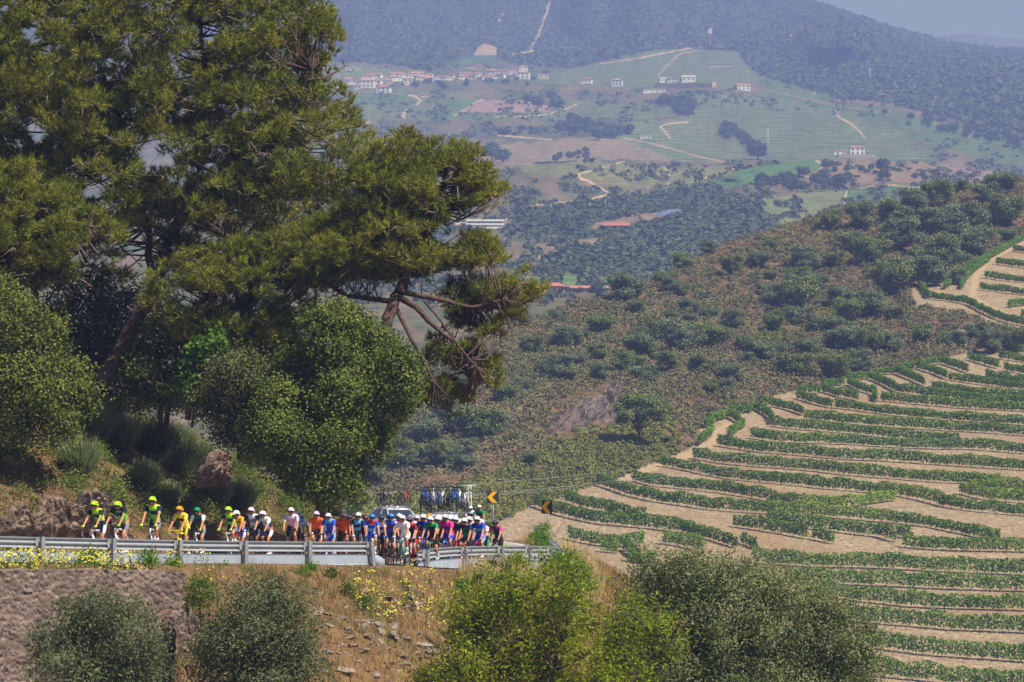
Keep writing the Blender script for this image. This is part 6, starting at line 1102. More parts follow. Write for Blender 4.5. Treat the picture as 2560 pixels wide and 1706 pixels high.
# =====================================================================  RIDERS
V = lambda *a: np.array(a, float)
def skin(name, nodes, edges, root, m, sub=1):
    me = bpy.data.meshes.new(name); me.from_pydata([tuple(n[0]) for n in nodes], edges, []); o = mobj(name, me)
    md = o.modifiers.new('s', 'SKIN'); md.use_smooth_shade = True
    for i, n in enumerate(nodes):
        d = me.skin_vertices[0].data[i]; d.radius = (n[1], n[2] if len(n) > 2 else n[1]); d.use_root = (i == root)
    if sub: q = o.modifiers.new('u', 'SUBSURF'); q.levels = sub; q.render_levels = sub
    dg = bpy.context.evaluated_depsgraph_get(); dg.update(); r = bpy.data.meshes.new_from_object(o.evaluated_get(dg)); r.name = name
    bpy.data.objects.remove(o); bpy.data.meshes.remove(me); r.materials.clear(); set_mats(r, m); r.polygons.foreach_set('material_index', np.zeros(len(r.polygons), np.int32)); return r
def ik(a, c, l1, l2, pole):
    d = c - a; L = min(np.linalg.norm(d), l1 + l2 - 1e-3); u = d / np.linalg.norm(d); x = (l1 * l1 - l2 * l2 + L * L) / (2 * L); h = math.sqrt(max(l1 * l1 - x * x, 0))
    p = pole - u * np.dot(pole, u); p /= np.linalg.norm(p); return a + u * x + p * h
SKINC = srgb(196, 132, 96)
def centers(me): 
    c = np.empty(len(me.polygons) * 3, np.float32); me.polygons.foreach_get('center', c); return c.reshape(-1, 3)
def pose_meshes(lean, phase, headz, key):
    """all meshes of a seated rider with torso lean (deg from horizontal) and crank phase"""
    P = {}; Lr = R(lean); pel = V(0, -0.21, 1.03); td = V(0, math.cos(Lr), math.sin(Lr)); tn = V(0, -math.sin(Lr), math.cos(Lr))
    s1 = pel + td * 0.17 + tn * 0.025; s2 = pel + td * 0.34 + tn * 0.035; nb = pel + td * 0.49 + tn * 0.01
    hd = nb + V(0, 0.135, 0.10 + headz); nk = nb + V(0, 0.05, 0.05 + headz * 0.3)
    sh = {s: nb + V(s * 0.19, 0.01, -0.035) for s in (-1, 1)}; ha = {s: V(s * 0.208, 0.515, 0.955) for s in (-1, 1)}
    el = {s: ik(sh[s], ha[s], 0.29, 0.27, V(s * 0.6, -0.25, -0.6)) for s in (-1, 1)}
    hp = {s: pel + V(s * 0.095, 0.0, -0.05) for s in (-1, 1)}; BB = V(0, -0.07, 0.275)
    pd = {1: BB + V(0.115, 0.17 * math.cos(phase), 0.17 * math.sin(phase)), -1: BB + V(-0.115, -0.17 * math.cos(phase), -0.17 * math.sin(phase))}
    an = {s: pd[s] + V(0, -0.12, 0.11) for s in (-1, 1)}; to = {s: pd[s] + V(0, 0.05, 0.035) for s in (-1, 1)}
    kn = {s: ik(hp[s], an[s], 0.44, 0.43, V(s * 0.08, 1, 0.2)) for s in (-1, 1)}
    N = [(pel, .13, .105), (s1, .125, .098), (s2, .148, .11), (nb, .09, .075), (nk, .052), (hd + V(0, -0.01, -0.055), .062, .07), (hd, .076, .088), (hd + V(0, -.01, .07), .066, .075)]
    E = [(0, 1), (1, 2), (2, 3), (3, 4), (4, 5), (5, 6), (6, 7)]
    def add(p, r, par, r2=None): N.append((p, r, r2 or r)); E.append((par, len(N) - 1)); return len(N) - 1
    for s in (-1, 1):
        a = add(sh[s], .062, 3); a = add((sh[s] + el[s]) / 2, .047, a); a = add(el[s], .036, a); a = add(el[s] * .6 + ha[s] * .4, .037, a); a = add(ha[s] * .93 + el[s] * .07, .024, a); a = add(ha[s] + V(0, .035, .01), .032, a, .022)
        a = add(hp[s], .095, 0, .10); a = add(hp[s] * .5 + kn[s] * .5, .08, a); a = add(kn[s], .052, a); a = add(kn[s] * .68 + an[s] * .32 + V(0, -.012, 0), .054, a); a = add(an[s], .034, a); a = add(to[s] + V(0, 0, -.0), .034, a, .024)
    body = skin('body', N, E, 0, mat('skin', SKINC, 0.55))
    # face, ears, fingers joined to the body mesh
    b = MB(); sk = 0
    b.loft([[(hd[0] + x * k, hd[1] + 0.078 + y, hd[2] + z) for x, k in ((-.011, 1), (.011, 1), (.011, 1), (-.011, 1))] if 0 else [(hd[0] - w, hd[1] + y0, hd[2] + z), (hd[0], hd[1] + y1, hd[2] + z), (hd[0] + w, hd[1] + y0, hd[2] + z)] for z, w, y0, y1 in ((.015, .008, .08, .092), (-.018, .012, .078, .108), (-.03, .015, .076, .10), (-.036, .012, .074, .08))], close=False)
    b.loft([[(-.022, hd[1] + .078, hd[2] - .052), (0, hd[1] + .088, hd[2] - .05), (.022, hd[1] + .078, hd[2] - .052)], [(-.02, hd[1] + .076, hd[2] - .062), (0, hd[1] + .086, hd[2] - .062), (.02, hd[1] + .076, hd[2] - .062)]], 1, close=False)
    for s in (-1, 1): b.tube([(s * .078, hd[1] - .01, hd[2] + .015), (s * .084, hd[1] - .018, hd[2] - .03)], [.012, .008], 6, flat=1.6)
    def hand(mb, g, o, sides=(-1, 1)):
        for s in sides:
            h = ha[s]
            for k, ln in enumerate((.9, 1.0, .95, .8)):
                y = h[1] + 0.065 - 0.021 * k; z = h[2] + 0.004
                mb.tube([(h[0] + s * .012, y, z + .012), (h[0] + s * .034, y + .004, z - .002), (h[0] + s * .030, y + .004, z - .030 * ln), (h[0] + s * .008, y + .002, z - .043 * ln)], [.0105 + o, .010 + o, .009 + o, .007 + o], 6, g)
            mb.tube([(h[0] - s * .014, h[1] + .005, h[2] + .01), (h[0] - s * .034, h[1] + .035, h[2] - .008), (h[0] - s * .028, h[1] + .06, h[2] - .03)], [.012 + o, .0105 + o, .008 + o], 6, g)
    hand(b, 0, 0); me2 = b.mesh('f', [mat('skin', SKINC, 0.55), mat('lips', srgb(150, 84, 72), 0.6)])
    import bmesh; bm = bmesh.new(); bm.from_mesh(body); bm.from_mesh(me2); bm.to_mesh(body); bm.free(); body.materials.append(mat('lips', srgb(150, 84, 72), 0.6)); P['body'] = body
    # jersey: torso and upper arms
    o = .014; N = [(pel - td * .12, .142 + o, .122 + o), (pel + td * .06, .142 + o, .12 + o), (s1, .135 + o, .106 + o), (s2, .158 + o, .118 + o), (nb - td * .01, .09 + o, .07 + o)]; E = [(0, 1), (1, 2), (2, 3), (3, 4)]
    add(nb + (nk - nb) * .45, .058, 4)
    for s in (-1, 1): a = add(sh[s], .064 + o, 4); a = add((sh[s] + el[s]) / 2, .05 + o, a); a = add(sh[s] * .22 + el[s] * .78, .044 + o, a)
    j = skin('jersey', N, E, 0, []); c = centers(j); mi = np.zeros(len(c), np.int32); u = (c - pel) @ td; w = (c - pel) @ tn
    mi[(u > .30) & (u < .40) & (w < .02)] = 3; mi[(u > .44) & (np.abs(c[:, 0]) < .2)] = 4; mi[(np.abs(c[:, 0]) > .09) & (u < .30)] = 5
    for s in (-1, 1):
        d = (el[s] - sh[s]); ln = np.linalg.norm(d); t = ((c - sh[s]) @ (d / ln)) / ln; r = np.linalg.norm(c - (sh[s] + np.outer(t.clip(0, 1), d)), axis=1)
        q = (r < .085) & (t > -.05) & (c[:, 0] * s > .10); mi[q] = 1; mi[q & (t > .62)] = 2
    P['jersey'] = (j, mi)
    N = [(pel, .141, .116), (pel + td * .2, .136, .112)]; E = [(0, 1)]
    for s in (-1, 1): a = add(hp[s], .106, 0); a = add(hp[s] * .5 + kn[s] * .5, .090, a); a = add(hp[s] * .2 + kn[s] * .8, .071, a)
    j = skin('shorts', N, E, 0, []); c = centers(j); mi = np.zeros(len(c), np.int32)
    for s in (-1, 1):
        d = kn[s] - hp[s]; ln = np.linalg.norm(d); t = ((c - hp[s]) @ (d / ln)) / ln; q = c[:, 0] * s > 0; mi[q & (t > .70)] = 1; mi[q & (t > .1) & (t <= .70) & (c[:, 0] * s > np.abs(hp[s][0]) + .045)] = 2
    P['shorts'] = (j, mi)
    for s in (-1, 1):
        b = MB(); b.tube([an[s] * .62 + kn[s] * .38, an[s] * .85 + kn[s] * .15, an[s] + V(0, 0, -.02)], [.05, .044, .040], 10); P['sock', s] = b.mesh('sock', M_blk)
        b = MB(); b.loft([[tuple(an[s] * (1 - t) + to[s] * t + V(wd_ * math.cos(a), -.05 * (1 - t) + .04 * t, -.075 * (1 - t) - .02 * t + hh * math.sin(a))) for a in np.linspace(0, 2 * math.pi, 9)[:-1]] for t, wd_, hh in ((-.12, .02, .02), (0, .036, .05), (.4, .04, .042), (.8, .044, .03), (1.15, .036, .022), (1.3, .015, .012))]); P['shoe', s] = b.mesh('shoe', M_blk)
        b = MB(); h = ha[s]; b.tube([h * .9 + el[s] * .1, h, h + V(0, .05, .01)], [.031, .037, .03], 8, flat=.8); hand(b, 0, .0018, (s,)); P['glove', s] = b.mesh('glove', M_blk)
    # helmet with vents, retention strap
    tilt = R(12); Rm = np.array([[1, 0, 0], [0, math.cos(tilt), -math.sin(tilt)], [0, math.sin(tilt), math.cos(tilt)]]); hc = hd + V(0, -.015, .045); b = MB(); nu, nv = 15, 12; ring = []
    for i in range(nu):
        u_ = math.pi * (i / (nu - 1)); rr = []
        for k in range(nv):
            v_ = math.pi * (k / (nv - 1)); lat = -math.cos(u_); ridge = 1.0 + (0.035 if i % 2 else -0.03) * math.sin(v_)
            x = .108 * lat * math.sin(v_) ** .5 * ridge if 0 < k < nv - 1 else 0; y = .158 * math.cos(v_); zz = .118 * math.sin(v_) * math.sin(u_) ** .75 * ridge
            rr.append(tuple(hc + Rm @ V(x, y, zz - .015 * (lat * lat))))
        ring.append(rr)
    vs = [p for r in ring for p in r]; fs = []; ms = []
    for i in range(nu - 1):
        for k in range(nv - 1): fs.append((i * nv + k, i * nv + k + 1, (i + 1) * nv + k + 1, (i + 1) * nv + k)); ms.append(1 if (i % 4 == 1 and 1 < k < nv - 3) else (2 if i % 4 == 3 and k < nv - 3 else 0))
    hm = bpy.data.meshes.new('helmet'); hm.from_pydata(vs, [], fs); hm.polygons.foreach_set('use_smooth', [True] * len(fs)); hm.update(); P['helmet'] = (hm, np.array(ms, np.int32))
    b = MB(); b.tube([(-.072, hd[1] - .0, hd[2] + .0), (-.05, hd[1] + .03, hd[2] - .07), (0, hd[1] + .045, hd[2] - .1), (.05, hd[1] + .03, hd[2] - .07), (.072, hd[1], hd[2])], .005, 4); P['strap'] = b.mesh('chin_strap', M_blk)
    b = MB(); b.loft([[(x, hd[1] + y, hd[2] + .028), (x, hd[1] + y + .006, hd[2] + .010), (x * .96, hd[1] + y - .002, hd[2] - .008)] for x, y in ((-.080, .02), (-.062, .068), (-.03, .094), (0, .102), (.03, .094), (.062, .068), (.080, .02))], close=False); P['sunglasses'] = b.mesh('sunglasses', mat('dark_lens', (0.015, 0.015, 0.02), 0.1, spec=0.9))
    P['h'] = float(hd[2] + .05); return P
POSES = {}
def pose(kind, ph):
    k = (kind, ph)
    if k not in POSES: lean, hz = {'up': (66, .03), 'mid': (53, .01), 'low': (48, -.01), 'down': (53, -.07)}[kind]; POSES[k] = pose_meshes(lean, ph, hz, k)
    return POSES[k]
_c = {'neon': srgb(190, 240, 30), 'lime': srgb(110, 205, 40), 'navy': srgb(22, 30, 70), 'black': srgb(26, 26, 30), 'yellow': srgb(246, 222, 60), 'amber': srgb(238, 165, 20), 'dgreen': srgb(12, 84, 58), 'green': srgb(20, 150, 84), 'white': srgb(236, 236, 240), 'orange': srgb(242, 100, 26), 'blue': srgb(28, 78, 206),
      'royal': srgb(38, 60, 190), 'sky': srgb(110, 176, 226), 'pink': srgb(244, 50, 150), 'red': srgb(206, 36, 40), 'maroon': srgb(120, 24, 44), 'grey': srgb(120, 126, 140), 'purple': srgb(80, 30, 90), 'lilac': srgb(190, 170, 214), 'teal': srgb(30, 160, 150), 'helmblue': srgb(20, 110, 200), 'polka': srgb(226, 170, 190), 'lavender': srgb(214, 208, 226)}
_cm = {}
def cloth(c, r=0.75):
    if (c, r) not in _cm: _cm[(c, r)] = mat('%s_%s' % (c, 'fabric' if r > .5 else 'shell'), _c[c], r, spec=0.3)
    return _cm[(c, r)]
def head_ground(px, Y):
    X = (px - CX) / F * Y; i = int(np.argmin((RC[:, 0] - X) ** 2 + (RC[:, 1] - Y) ** 2)); return X, RC[i, 2] + 0.02 - 0.02, math.atan2(-_rt[i, 0] * -1, _rt[i, 1] * -1) , i
def solve_Y(px, off):
    """depth at which the ray of column px crosses the line running off metres from the road centre (+ = hill side)"""
    Q = RC[:, :2] + RN * off; p = Q[:, 0] / Q[:, 1] * F + CX; ok = Q[:, 1] < 150
    i = int(np.argmin(np.where(ok, np.abs(p - px), 1e9))); j = i + 1 if (p[min(i + 1, len(p) - 1)] - p[i]) * (px - p[i]) > 0 else i - 1
    t = (px - p[i]) / (p[j] - p[i] + 1e-9); return float(Q[i, 1] * (1 - t) + Q[j, 1] * t)
# px, head py, depth ('o' offset or Y), pose, crank phase, jersey (torso, sleeve, cuff, chest, shoulder, side), shorts (main, hem, side), helmet (shell, vent, stripe), gloves, socks, bike, yaw, label
RID = [
 (236.5, 1262, ('o', -0.6), 'mid', 0.3, ('lime','black','neon','navy','neon','neon'), ('navy','white','white'), ('neon','black','neon'), 'neon', 'white', 'white', 0, 'leading rider in neon and black, head turned down'),
 (294, 1263, ('o', -0.3), 'down', 1.9, ('lime','black','neon','navy','navy','lime'), ('black','white','grey'), ('neon','black','neon'), 'neon', 'white', 'white', 0, 'second neon-clad rider with head bowed low'),
 (379, 1251, ('o', 0.0), 'up', 3.3, ('lime','navy','neon','navy','neon','lime'), ('navy','white','grey'), ('neon','black','neon'), 'neon', 'white', 'white', 12, 'third neon-clad rider sitting tall and upright'),
 (449, 1274, ('o', -0.2), 'mid', 0.9, ('yellow','yellow','yellow','black','yellow','yellow'), ('yellow','yellow','black'), ('amber','black','amber'), None, 'yellow', 'yellow', 0, 'race leader in all-yellow kit and orange-yellow helmet'),
 (493, 1276.5, ('o', 0.3), 'mid', 2.6, ('dgreen','white','white','black','dgreen','dgreen'), ('navy','white','grey'), ('green','dgreen','green'), 'neon', 'white', 'white', 8, 'rider in dark green jersey with bright green helmet'),
 (571, 1275, ('o', -0.3), 'mid', 4.2, ('lime','black','neon','navy','neon','lime'), ('black','white','grey'), ('neon','black','neon'), 'neon', 'white', 'white', 4, 'fourth neon-clad rider, riding apart ahead of the pairs'),
 (592, 1287, ('o', 0.9), 'low', 1.2, ('amber','amber','amber','navy','amber','amber'), ('blue','sky','white'), ('white','grey','white'), None, 'white', 'red', 0, 'rider in golden jersey and blue shorts with plain white helmet'),
 (628, 1276.5, ('o', -0.2), 'mid', 0.5, ('lavender','navy','navy','grey','white','lavender'), ('navy','navy','white'), ('white','black','red'), 'navy', 'white', 'black', 6, 'rider in white and navy jersey, taller of a matching pair'),
 (658, 1287, ('o', -0.5), 'low', 2.2, ('lavender','white','white','grey','white','navy'), ('navy','navy','white'), ('white','red','white'), 'navy', 'white', 'black', -6, 'crouching rider in white and navy, lower of a matching pair'),
 (727.6, 1277, ('o', -0.4), 'mid', 3.8, ('polka','lilac','white','polka','white','polka'), ('black','black','black'), ('white','grey','red'), None, 'white', 'black', 12, 'rider in white, red and lilac spotted jersey, centre left'),
 (741, 1284.6, ('o', 1.0), 'mid', 1.0, ('sky','sky','white','sky','sky','sky'), ('black','black','grey'), ('white','grey','white'), None, 'black', 'black', 12, 'rider in pale blue jersey behind the spotted one'),
 (752, 1291, ('o', 1.9), 'low', 2.0, ('white','white','green','white','white','green'), ('black','sky','white'), ('white','grey','white'), None, 'white', 'black', 12, 'rider in white jersey with green hem behind the pale blue one'),
 (791, 1286, ('o', -0.3), 'mid', 0.2, ('orange','orange','navy','orange','orange','orange'), ('black','black','white'), ('white','black','red'), None, 'black', 'black', 10, 'orange-clad rider, first of three in orange'),
 (806, 1287, ('o', 1.6), 'mid', 2.8, ('sky','blue','white','white','blue','sky'), ('navy','navy','white'), ('helmblue','navy','sky'), None, 'white', 'black', 8, 'blue-helmeted rider mostly hidden behind the first orange one'),
 (820, 1285, ('o', 2.0), 'up', 1.5, ('white','white','red','white','white','white'), ('black','black','red'), ('white','maroon','white'), None, 'white', 'black', 8, 'rider with white and maroon striped helmet behind the royal blue one'),
 (821, 1295, ('o', -1.2), 'low', 0.8, ('blue','blue','blue','blue','sky','blue'), ('blue','royal','sky'), ('white','grey','white'), None, 'white', 'blue', 4, 'royal blue rider with white helmet and bowed head'),
 (857.6, 1289.5, ('o', 0.4), 'mid', 3.1, ('orange','orange','navy','orange','orange','orange'), ('black','black','orange'), ('white','black','red'), None, 'black', 'black', 10, 'orange-clad rider, second of three, in the middle'),
 (871, 1283, ('o', 1.7), 'mid', 1.1, ('orange','orange','navy','orange','orange','orange'), ('black','black','orange'), ('white','black','red'), None, 'black', 'black', 10, 'orange-clad rider, third of three and highest'),
 (895, 1289.5, ('o', -1.0), 'mid', 0.4, ('sky','navy','sky','navy','sky','sky'), ('black','black','grey'), ('white','grey','white'), 'white', 'black', 'black', 16, 'rider in light blue jersey with navy sleeves, right of the orange trio'),
 (912, 1294, ('o', 2.2), 'mid', 2.0, ('maroon','maroon','black','black','maroon','maroon'), ('black','black','black'), ('maroon','black','black'), None, 'black', 'black', 10, 'rider in dark red half hidden behind the light blue one'),
 (930, 1293, ('o', -2.0), 'mid', 3.6, ('sky','blue','white','blue','red','lavender'), ('blue','white','white'), ('helmblue','navy','sky'), 'blue', 'white', 'white', 14, 'blue-helmeted rider in white, blue and red, at the end of the guardrail'),
 (954, 1294, ('o', 0.6), 'mid', 1.3, ('lavender','white','sky','blue','white','lavender'), ('navy','navy','white'), ('lavender','maroon','white'), None, 'white', 'black', 14, 'rider in white and pale blue between the two blue helmets'),
 (977, 1292, ('o', -1.5), 'mid', 0.6, ('blue','polka','white','maroon','blue','navy'), ('navy','navy','white'), ('helmblue','navy','sky'), 'blue', 'black', 'black', 14, 'blue-helmeted rider with pink and white sleeves, left of the white-clad one'),
 (999, 1292, ('o', 1.0), 'up', 2.4, ('maroon','maroon','white','white','maroon','maroon'), ('black','black','black'), ('white','black','white'), None, 'white', 'black', 14, 'striped helmet showing just behind the white-clad rider'),
 (1006, 1297.7, ('y', 141.8), 'mid', 3.9, ('white','white','white','lavender','white','white'), ('white','white','white'), ('white','grey','white'), 'white', 'white', 'teal', 6, 'foremost rider of the pack dressed entirely in white'),
 (1026, 1292, ('y', 150.0), 'mid', 0.7, ('white','white','white','white','lavender','white'), ('black','black','white'), ('white','maroon','white'), None, 'white', 'black', 0, 'rider in white with striped helmet behind the all-white one'),
 (1024, 1301, ('y', 147.0), 'low', 2.1, ('navy','maroon','navy','black','red','navy'), ('navy','navy','red'), ('black','maroon','grey'), None, 'black', 'red', 0, 'rider with dark helmet and red collar right of the all-white one'),
 (1041, 1295, ('y', 150.5), 'mid', 3.3, ('red','navy','white','navy','white','red'), ('navy','navy','white'), ('white','red','white'), None, 'white', 'red', 0, 'rider in red and navy between the dark helmet and the blue jersey'),
 (1058, 1294, ('y', 147.0), 'mid', 1.7, ('royal','royal','amber','maroon','royal','royal'), ('royal','royal','white'), ('white','black','white'), 'lilac', 'white', 'blue', 6, 'rider in deep blue jersey with white helmet, arm held across'),
 (1070, 1290.5, ('y', 156.0), 'up', 0.9, ('black','black','amber','amber','black','black'), ('black','black','black'), ('amber','black','black'), None, 'black', 'black', -4, 'rider with black and yellow striped helmet deep in the pack'),
 (1076, 1299, ('y', 145.8), 'mid', 0.2, ('black','green','white','black','green','dgreen'), ('black','green','black'), ('white','grey','white'), None, 'white', 'teal', 2, 'rider in black and green with unzipped jersey left of the pink one'),
 (1094, 1298.5, ('y', 152.5), 'mid', 2.9, ('navy','navy','amber','black','navy','navy'), ('navy','navy','white'), ('white','green','amber'), None, 'black', 'green', -4, 'rider in navy with green-striped helmet just left of the pink one'),
 (1099, 1293.7, ('y', 157.0), 'mid', 1.9, ('navy','red','white','navy','navy','navy'), ('black','black','white'), ('white','red','white'), None, 'white', 'black', -4, 'rider with red-striped helmet peeping over the pink one'),
 (1113, 1293.7, ('y', 147.8), 'mid', 4.3, ('pink','pink','pink','royal','pink','pink'), ('royal','blue','royal'), ('lavender','maroon','white'), 'blue', 'white', 'sky', 0, 'rider in bright pink jersey and blue shorts'),
 (1127, 1298.5, ('y', 156.0), 'mid', 0.5, ('navy','maroon','white','navy','navy','navy'), ('navy','navy','navy'), ('white','black','white'), None, 'white', 'black', -4, 'rider with white helmet right behind the pink one'),
 (1139, 1299, ('y', 151.8), 'mid', 2.3, ('navy','maroon','white','maroon','navy','navy'), ('navy','navy','white'), ('white','black','white'), None, 'white', 'red', -4, 'rider in maroon and navy between the pink and the green one'),
 (1149, 1305, ('y', 154.5), 'low', 3.5, ('navy','navy','white','navy','navy','navy'), ('navy','navy','white'), ('white','black','white'), None, 'black', 'black', -4, 'low rider in plain navy with striped helmet, behind the green one'),
 (1160.5, 1303, ('y', 150.2), 'mid', 1.4, ('green','navy','sky','dgreen','navy','dgreen'), ('navy','green','navy'), ('white','green','white'), None, 'white', 'red', 0, 'rider in green and navy jersey with green-banded shorts'),
 (1173, 1299, ('y', 158.0), 'mid', 0.1, ('white','navy','white','navy','white','white'), ('navy','navy','white'), ('white','black','white'), None, 'white', 'black', -6, 'striped helmet and shoulders between the green and the bright blue one'),
 (1193, 1298.5, ('y', 152.6), 'mid', 3.0, ('blue','blue','amber','sky','blue','royal'), ('blue','blue','sky'), ('white','black','white'), None, 'blue', 'red', -2, 'rider in bright blue jersey at the right of the pack'),
 (1203, 1306, ('y', 156.0), 'mid', 1.2, ('polka','white','green','white','pink','white'), ('black','black','green'), ('white','grey','white'), None, 'white', 'black', -6, 'rider in white, pink and green half hidden behind the bright blue one'),
 (1238, 1308, ('y', 157.5), 'mid', 0.6, ('black','pink','neon','black','purple','black'), ('black','pink','black'), ('black','black','grey'), 'black', 'pink', 'black', -8, 'last rider of the pack, in black with pink sleeves and dark helmet'),
 (1176, 1271, ('y', 198.0), 'mid', 2.0, ('navy','lavender','white','navy','white','lavender'), ('navy','navy','white'), ('white','grey','white'), None, 'white', 'black', 0, 'left one of two riders trailing far behind, in white and navy'),
 (1198.5, 1268.7, ('y', 196.0), 'up', 3.4, ('black','green','green','black','dgreen','black'), ('black','black','black'), ('white','grey','white'), None, 'white', 'black', 0, 'right one of two riders trailing far behind, in dark green')]
PER = {'jersey': None}
def cached(me, mi, mats_, nm):
    key = (me.name, tuple(m.name for m in mats_))
    if key not in _mm:
        c = me.copy(); c.materials.clear(); [c.materials.append(m) for m in mats_]; c.polygons.foreach_set('material_index', mi); c.name = nm; _mm[key] = c
    return _mm[key]
_gl = mat('dark_lens', (0.015, 0.015, 0.02), 0.1, spec=0.9)
def snap(ph): return (0.2, 1.3, 2.4, 3.5, 4.3)[int(np.argmin([abs(ph - q) for q in (0.2, 1.3, 2.4, 3.5, 4.3)]))]
for (px, py, dep, kind, ph, jc, shc, hc_, glv, sck, bk, yaw, lab) in RID:
    Y = solve_Y(px, dep[1]) if dep[0] == 'o' else dep[1]; ph = snap(ph); P = pose(kind, ph)
    X, g0, _, i = head_ground(px, Y); zh = (CY - py) / F * Y; sc = min(1.10, max(0.96, (zh - g0) / P['h'])); hdg = math.atan2(_rt[i, 0], -_rt[i, 1]) + R(yaw)
    # bike front (+y) must point back along the road line: direction = -tangent of RC
    rz = math.atan2(-_rt[i, 1] * -1, -_rt[i, 0]) ; dx, dy = (-_rt[i, 0], -_rt[i, 1]); rz = math.atan2(-dx, dy) + R(yaw + (14 if dep[0] == 'o' else 0))
    # shift so that the head, not the bottom bracket, sits on the column
    hy = 0.2; X0 = X - (-math.sin(rz)) * hy * sc; Y0 = Y - math.cos(rz) * hy * sc
    root = empty('person', (X0, Y0, g0), rz, lab, 'person', 'riders of the race', sc)
    mobj('body', P['body'], root); mobj('jersey', cached(P['jersey'][0], P['jersey'][1], [cloth(c) for c in jc], 'jersey'), root); mobj('shorts', cached(P['shorts'][0], P['shorts'][1], [cloth(c) for c in shc], 'shorts'), root)
    hm = mobj('helmet', cached(P['helmet'][0], P['helmet'][1], [cloth(hc_[0], .3), cloth(hc_[1], .3), cloth(hc_[2], .3)], 'helmet'), root); mobj('chin_strap', P['strap'], hm); mobj('sunglasses', P['sunglasses'], root)
    for q in (-1, 1):
        mobj('sock', remesh(P['sock', q], cloth(sck)), root); mobj('shoe', remesh(P['shoe', q], cloth('white' if sck != 'black' else 'black', .3)), root)
        if glv: mobj('glove', remesh(P['glove', q], cloth(glv)), root)
    bicycle((X0, Y0, g0), rz, None, cloth(bk, .3), ('%s bicycle under the %s' % (bk, lab.replace('rider ', '').replace('one of two riders ', '')))[:110], 'bicycles of the riders', bar=cloth('yellow', .3) if bk == 'yellow' else None, phase=ph, parent_scale=sc)
# =====================================================================  TEAM CARS WITH ROOF BIKES
M_glass = mat('car_glass', (0.03, 0.045, 0.055), 0.08, spec=0.9); M_cw = mat('car_white', (0.75, 0.75, 0.76), 0.3, coat=0.6); M_cb = mat('car_navy', srgb(24, 34, 66), 0.3, coat=0.6)
def car(loc, rz, label, body, roofm, stripe=None):
    root = empty('team_car', loc, rz, label, 'car')
    # rings along y (front = +y): half width, bottom, top of the body shell
    st = [(2.28, .62, .42, .62), (2.22, .78, .30, .72), (1.9, .86, .22, .80), (1.2, .90, .20, .92), (0.85, .91, .20, .97), (0, .91, .20, .98), (-1.2, .91, .20, 1.0), (-1.95, .89, .24, 1.0), (-2.2, .84, .34, .92), (-2.26, .74, .42, .8)]
    b = MB(); b.loft([[(-w * .97, y, z0), (-w, y, (z0 + z1) / 2), (-w * .95, y, z1 - .05), (-w * .8, y, z1), (w * .8, y, z1), (w * .95, y, z1 - .05), (w, y, (z0 + z1) / 2), (w * .97, y, z0)] for y, w, z0, z1 in st]); b.build('body', body, root)
    # greenhouse: glass shell and roof
    y0, y1, y2, y3 = 1.0, .25, -1.5, -2.15; zt = 1.46; wb, wt = .78, .60
    b = MB(); b.add([(-wb, y0, .95), (wb, y0, .95), (wt, y1, zt - .03), (-wt, y1, zt - .03)], [(0, 1, 2, 3)]); b.build('windscreen', M_glass, root)
    b = MB(); b.add([(-wb, y3, .97), (wb, y3, .97), (wt, y2, zt - .03), (-wt, y2, zt - .03)], [(3, 2, 1, 0)]); b.build('rear_window', M_glass, root)
    for s in (-1, 1): b = MB(); b.add([(s * (wb + .04), y0 - .1, .95), (s * (wb + .04), y3, .97), (s * (wt + .03), y2, zt - .04), (s * (wt + .03), y1 - .05, zt - .04)], [(0, 1, 2, 3)]); b.build('side_window', M_glass, root)
    b = MB(); b.loft([[(-w, y, z - .05), (-w * .92, y, z), (w * .92, y, z), (w, y, z - .05)] for y, w, z in ((y1 + .06, wt * .98, zt - .01), (y1 - .3, wt + .03, zt + .02), (-.7, wt + .04, zt + .03), (y2 + .2, wt + .03, zt + .01), (y2 - .12, wt, zt - .04))]); b.build('roof', roofm, root)
    b = MB()
    for s in (-1, 1):
        b.tube([(s * wb, y0 + .02, .95), (s * wt, y1 + .02, zt - .02)], .035, 6); b.tube([(s * (wb + .03), -.35, .96), (s * (wt + .03), -.35, zt - .03)], .04, 6); b.tube([(s * wb, y3, .97), (s * wt, y2, zt - .03)], .06, 6)
    b.build('pillars', body, root); tag(root.children[-1], kind='stuff')
    for s in (-1, 1):
        b = MB(); b.box((s * .66, 2.21, .66), (.17, .05, .075)); b.build('headlight', M_chr, root); b = MB(); b.box((s * .98, .72, 1.0), (.09, .05, .065)); b.build('mirror', body, root)
        for y in (1.42, -1.35):
            w = empty('wheel', (s * .80, y, .32)); w.parent = root; b = MB(); b.ring((0, 0, 0), .25, .07, 24, 8, w=.10); b.build('tyre', M_tyre, w); b = MB(); b.tube([(-.07, 0, 0), (.07, 0, 0)], .19, 16); b.build('rim', M_chr, w)
    b = MB(); b.box((0, 2.27, .46), (.55, .03, .09)); b.build('grille', M_blk, root); b = MB(); b.box((0, 2.31, .40), (.26, .01, .055)); b.build('number_plate', mat('plate', (.7, .7, .7), .5), root)
    if stripe: b = MB(); b.add([(-wt * 1.06, y1 + .19, 1.33), (wt * 1.06, y1 + .19, 1.33), (wt, y1 + .03, zt - .045), (-wt, y1 + .03, zt - .045)], [(0, 1, 2, 3)]); o = b.build('sun_strip', stripe, root); o.location = (0, .02, .02)
    # rack
    for y in (.1, -1.2): b = MB(); b.tube([(-.85, y, 1.56), (.85, y, 1.56)], .022, 6); [b.tube([(s * .62, y, 1.45), (s * .62, y, 1.56)], .02, 5) for s in (-1, 1)]; b.build('rack_bar', M_chr, root)
    return root
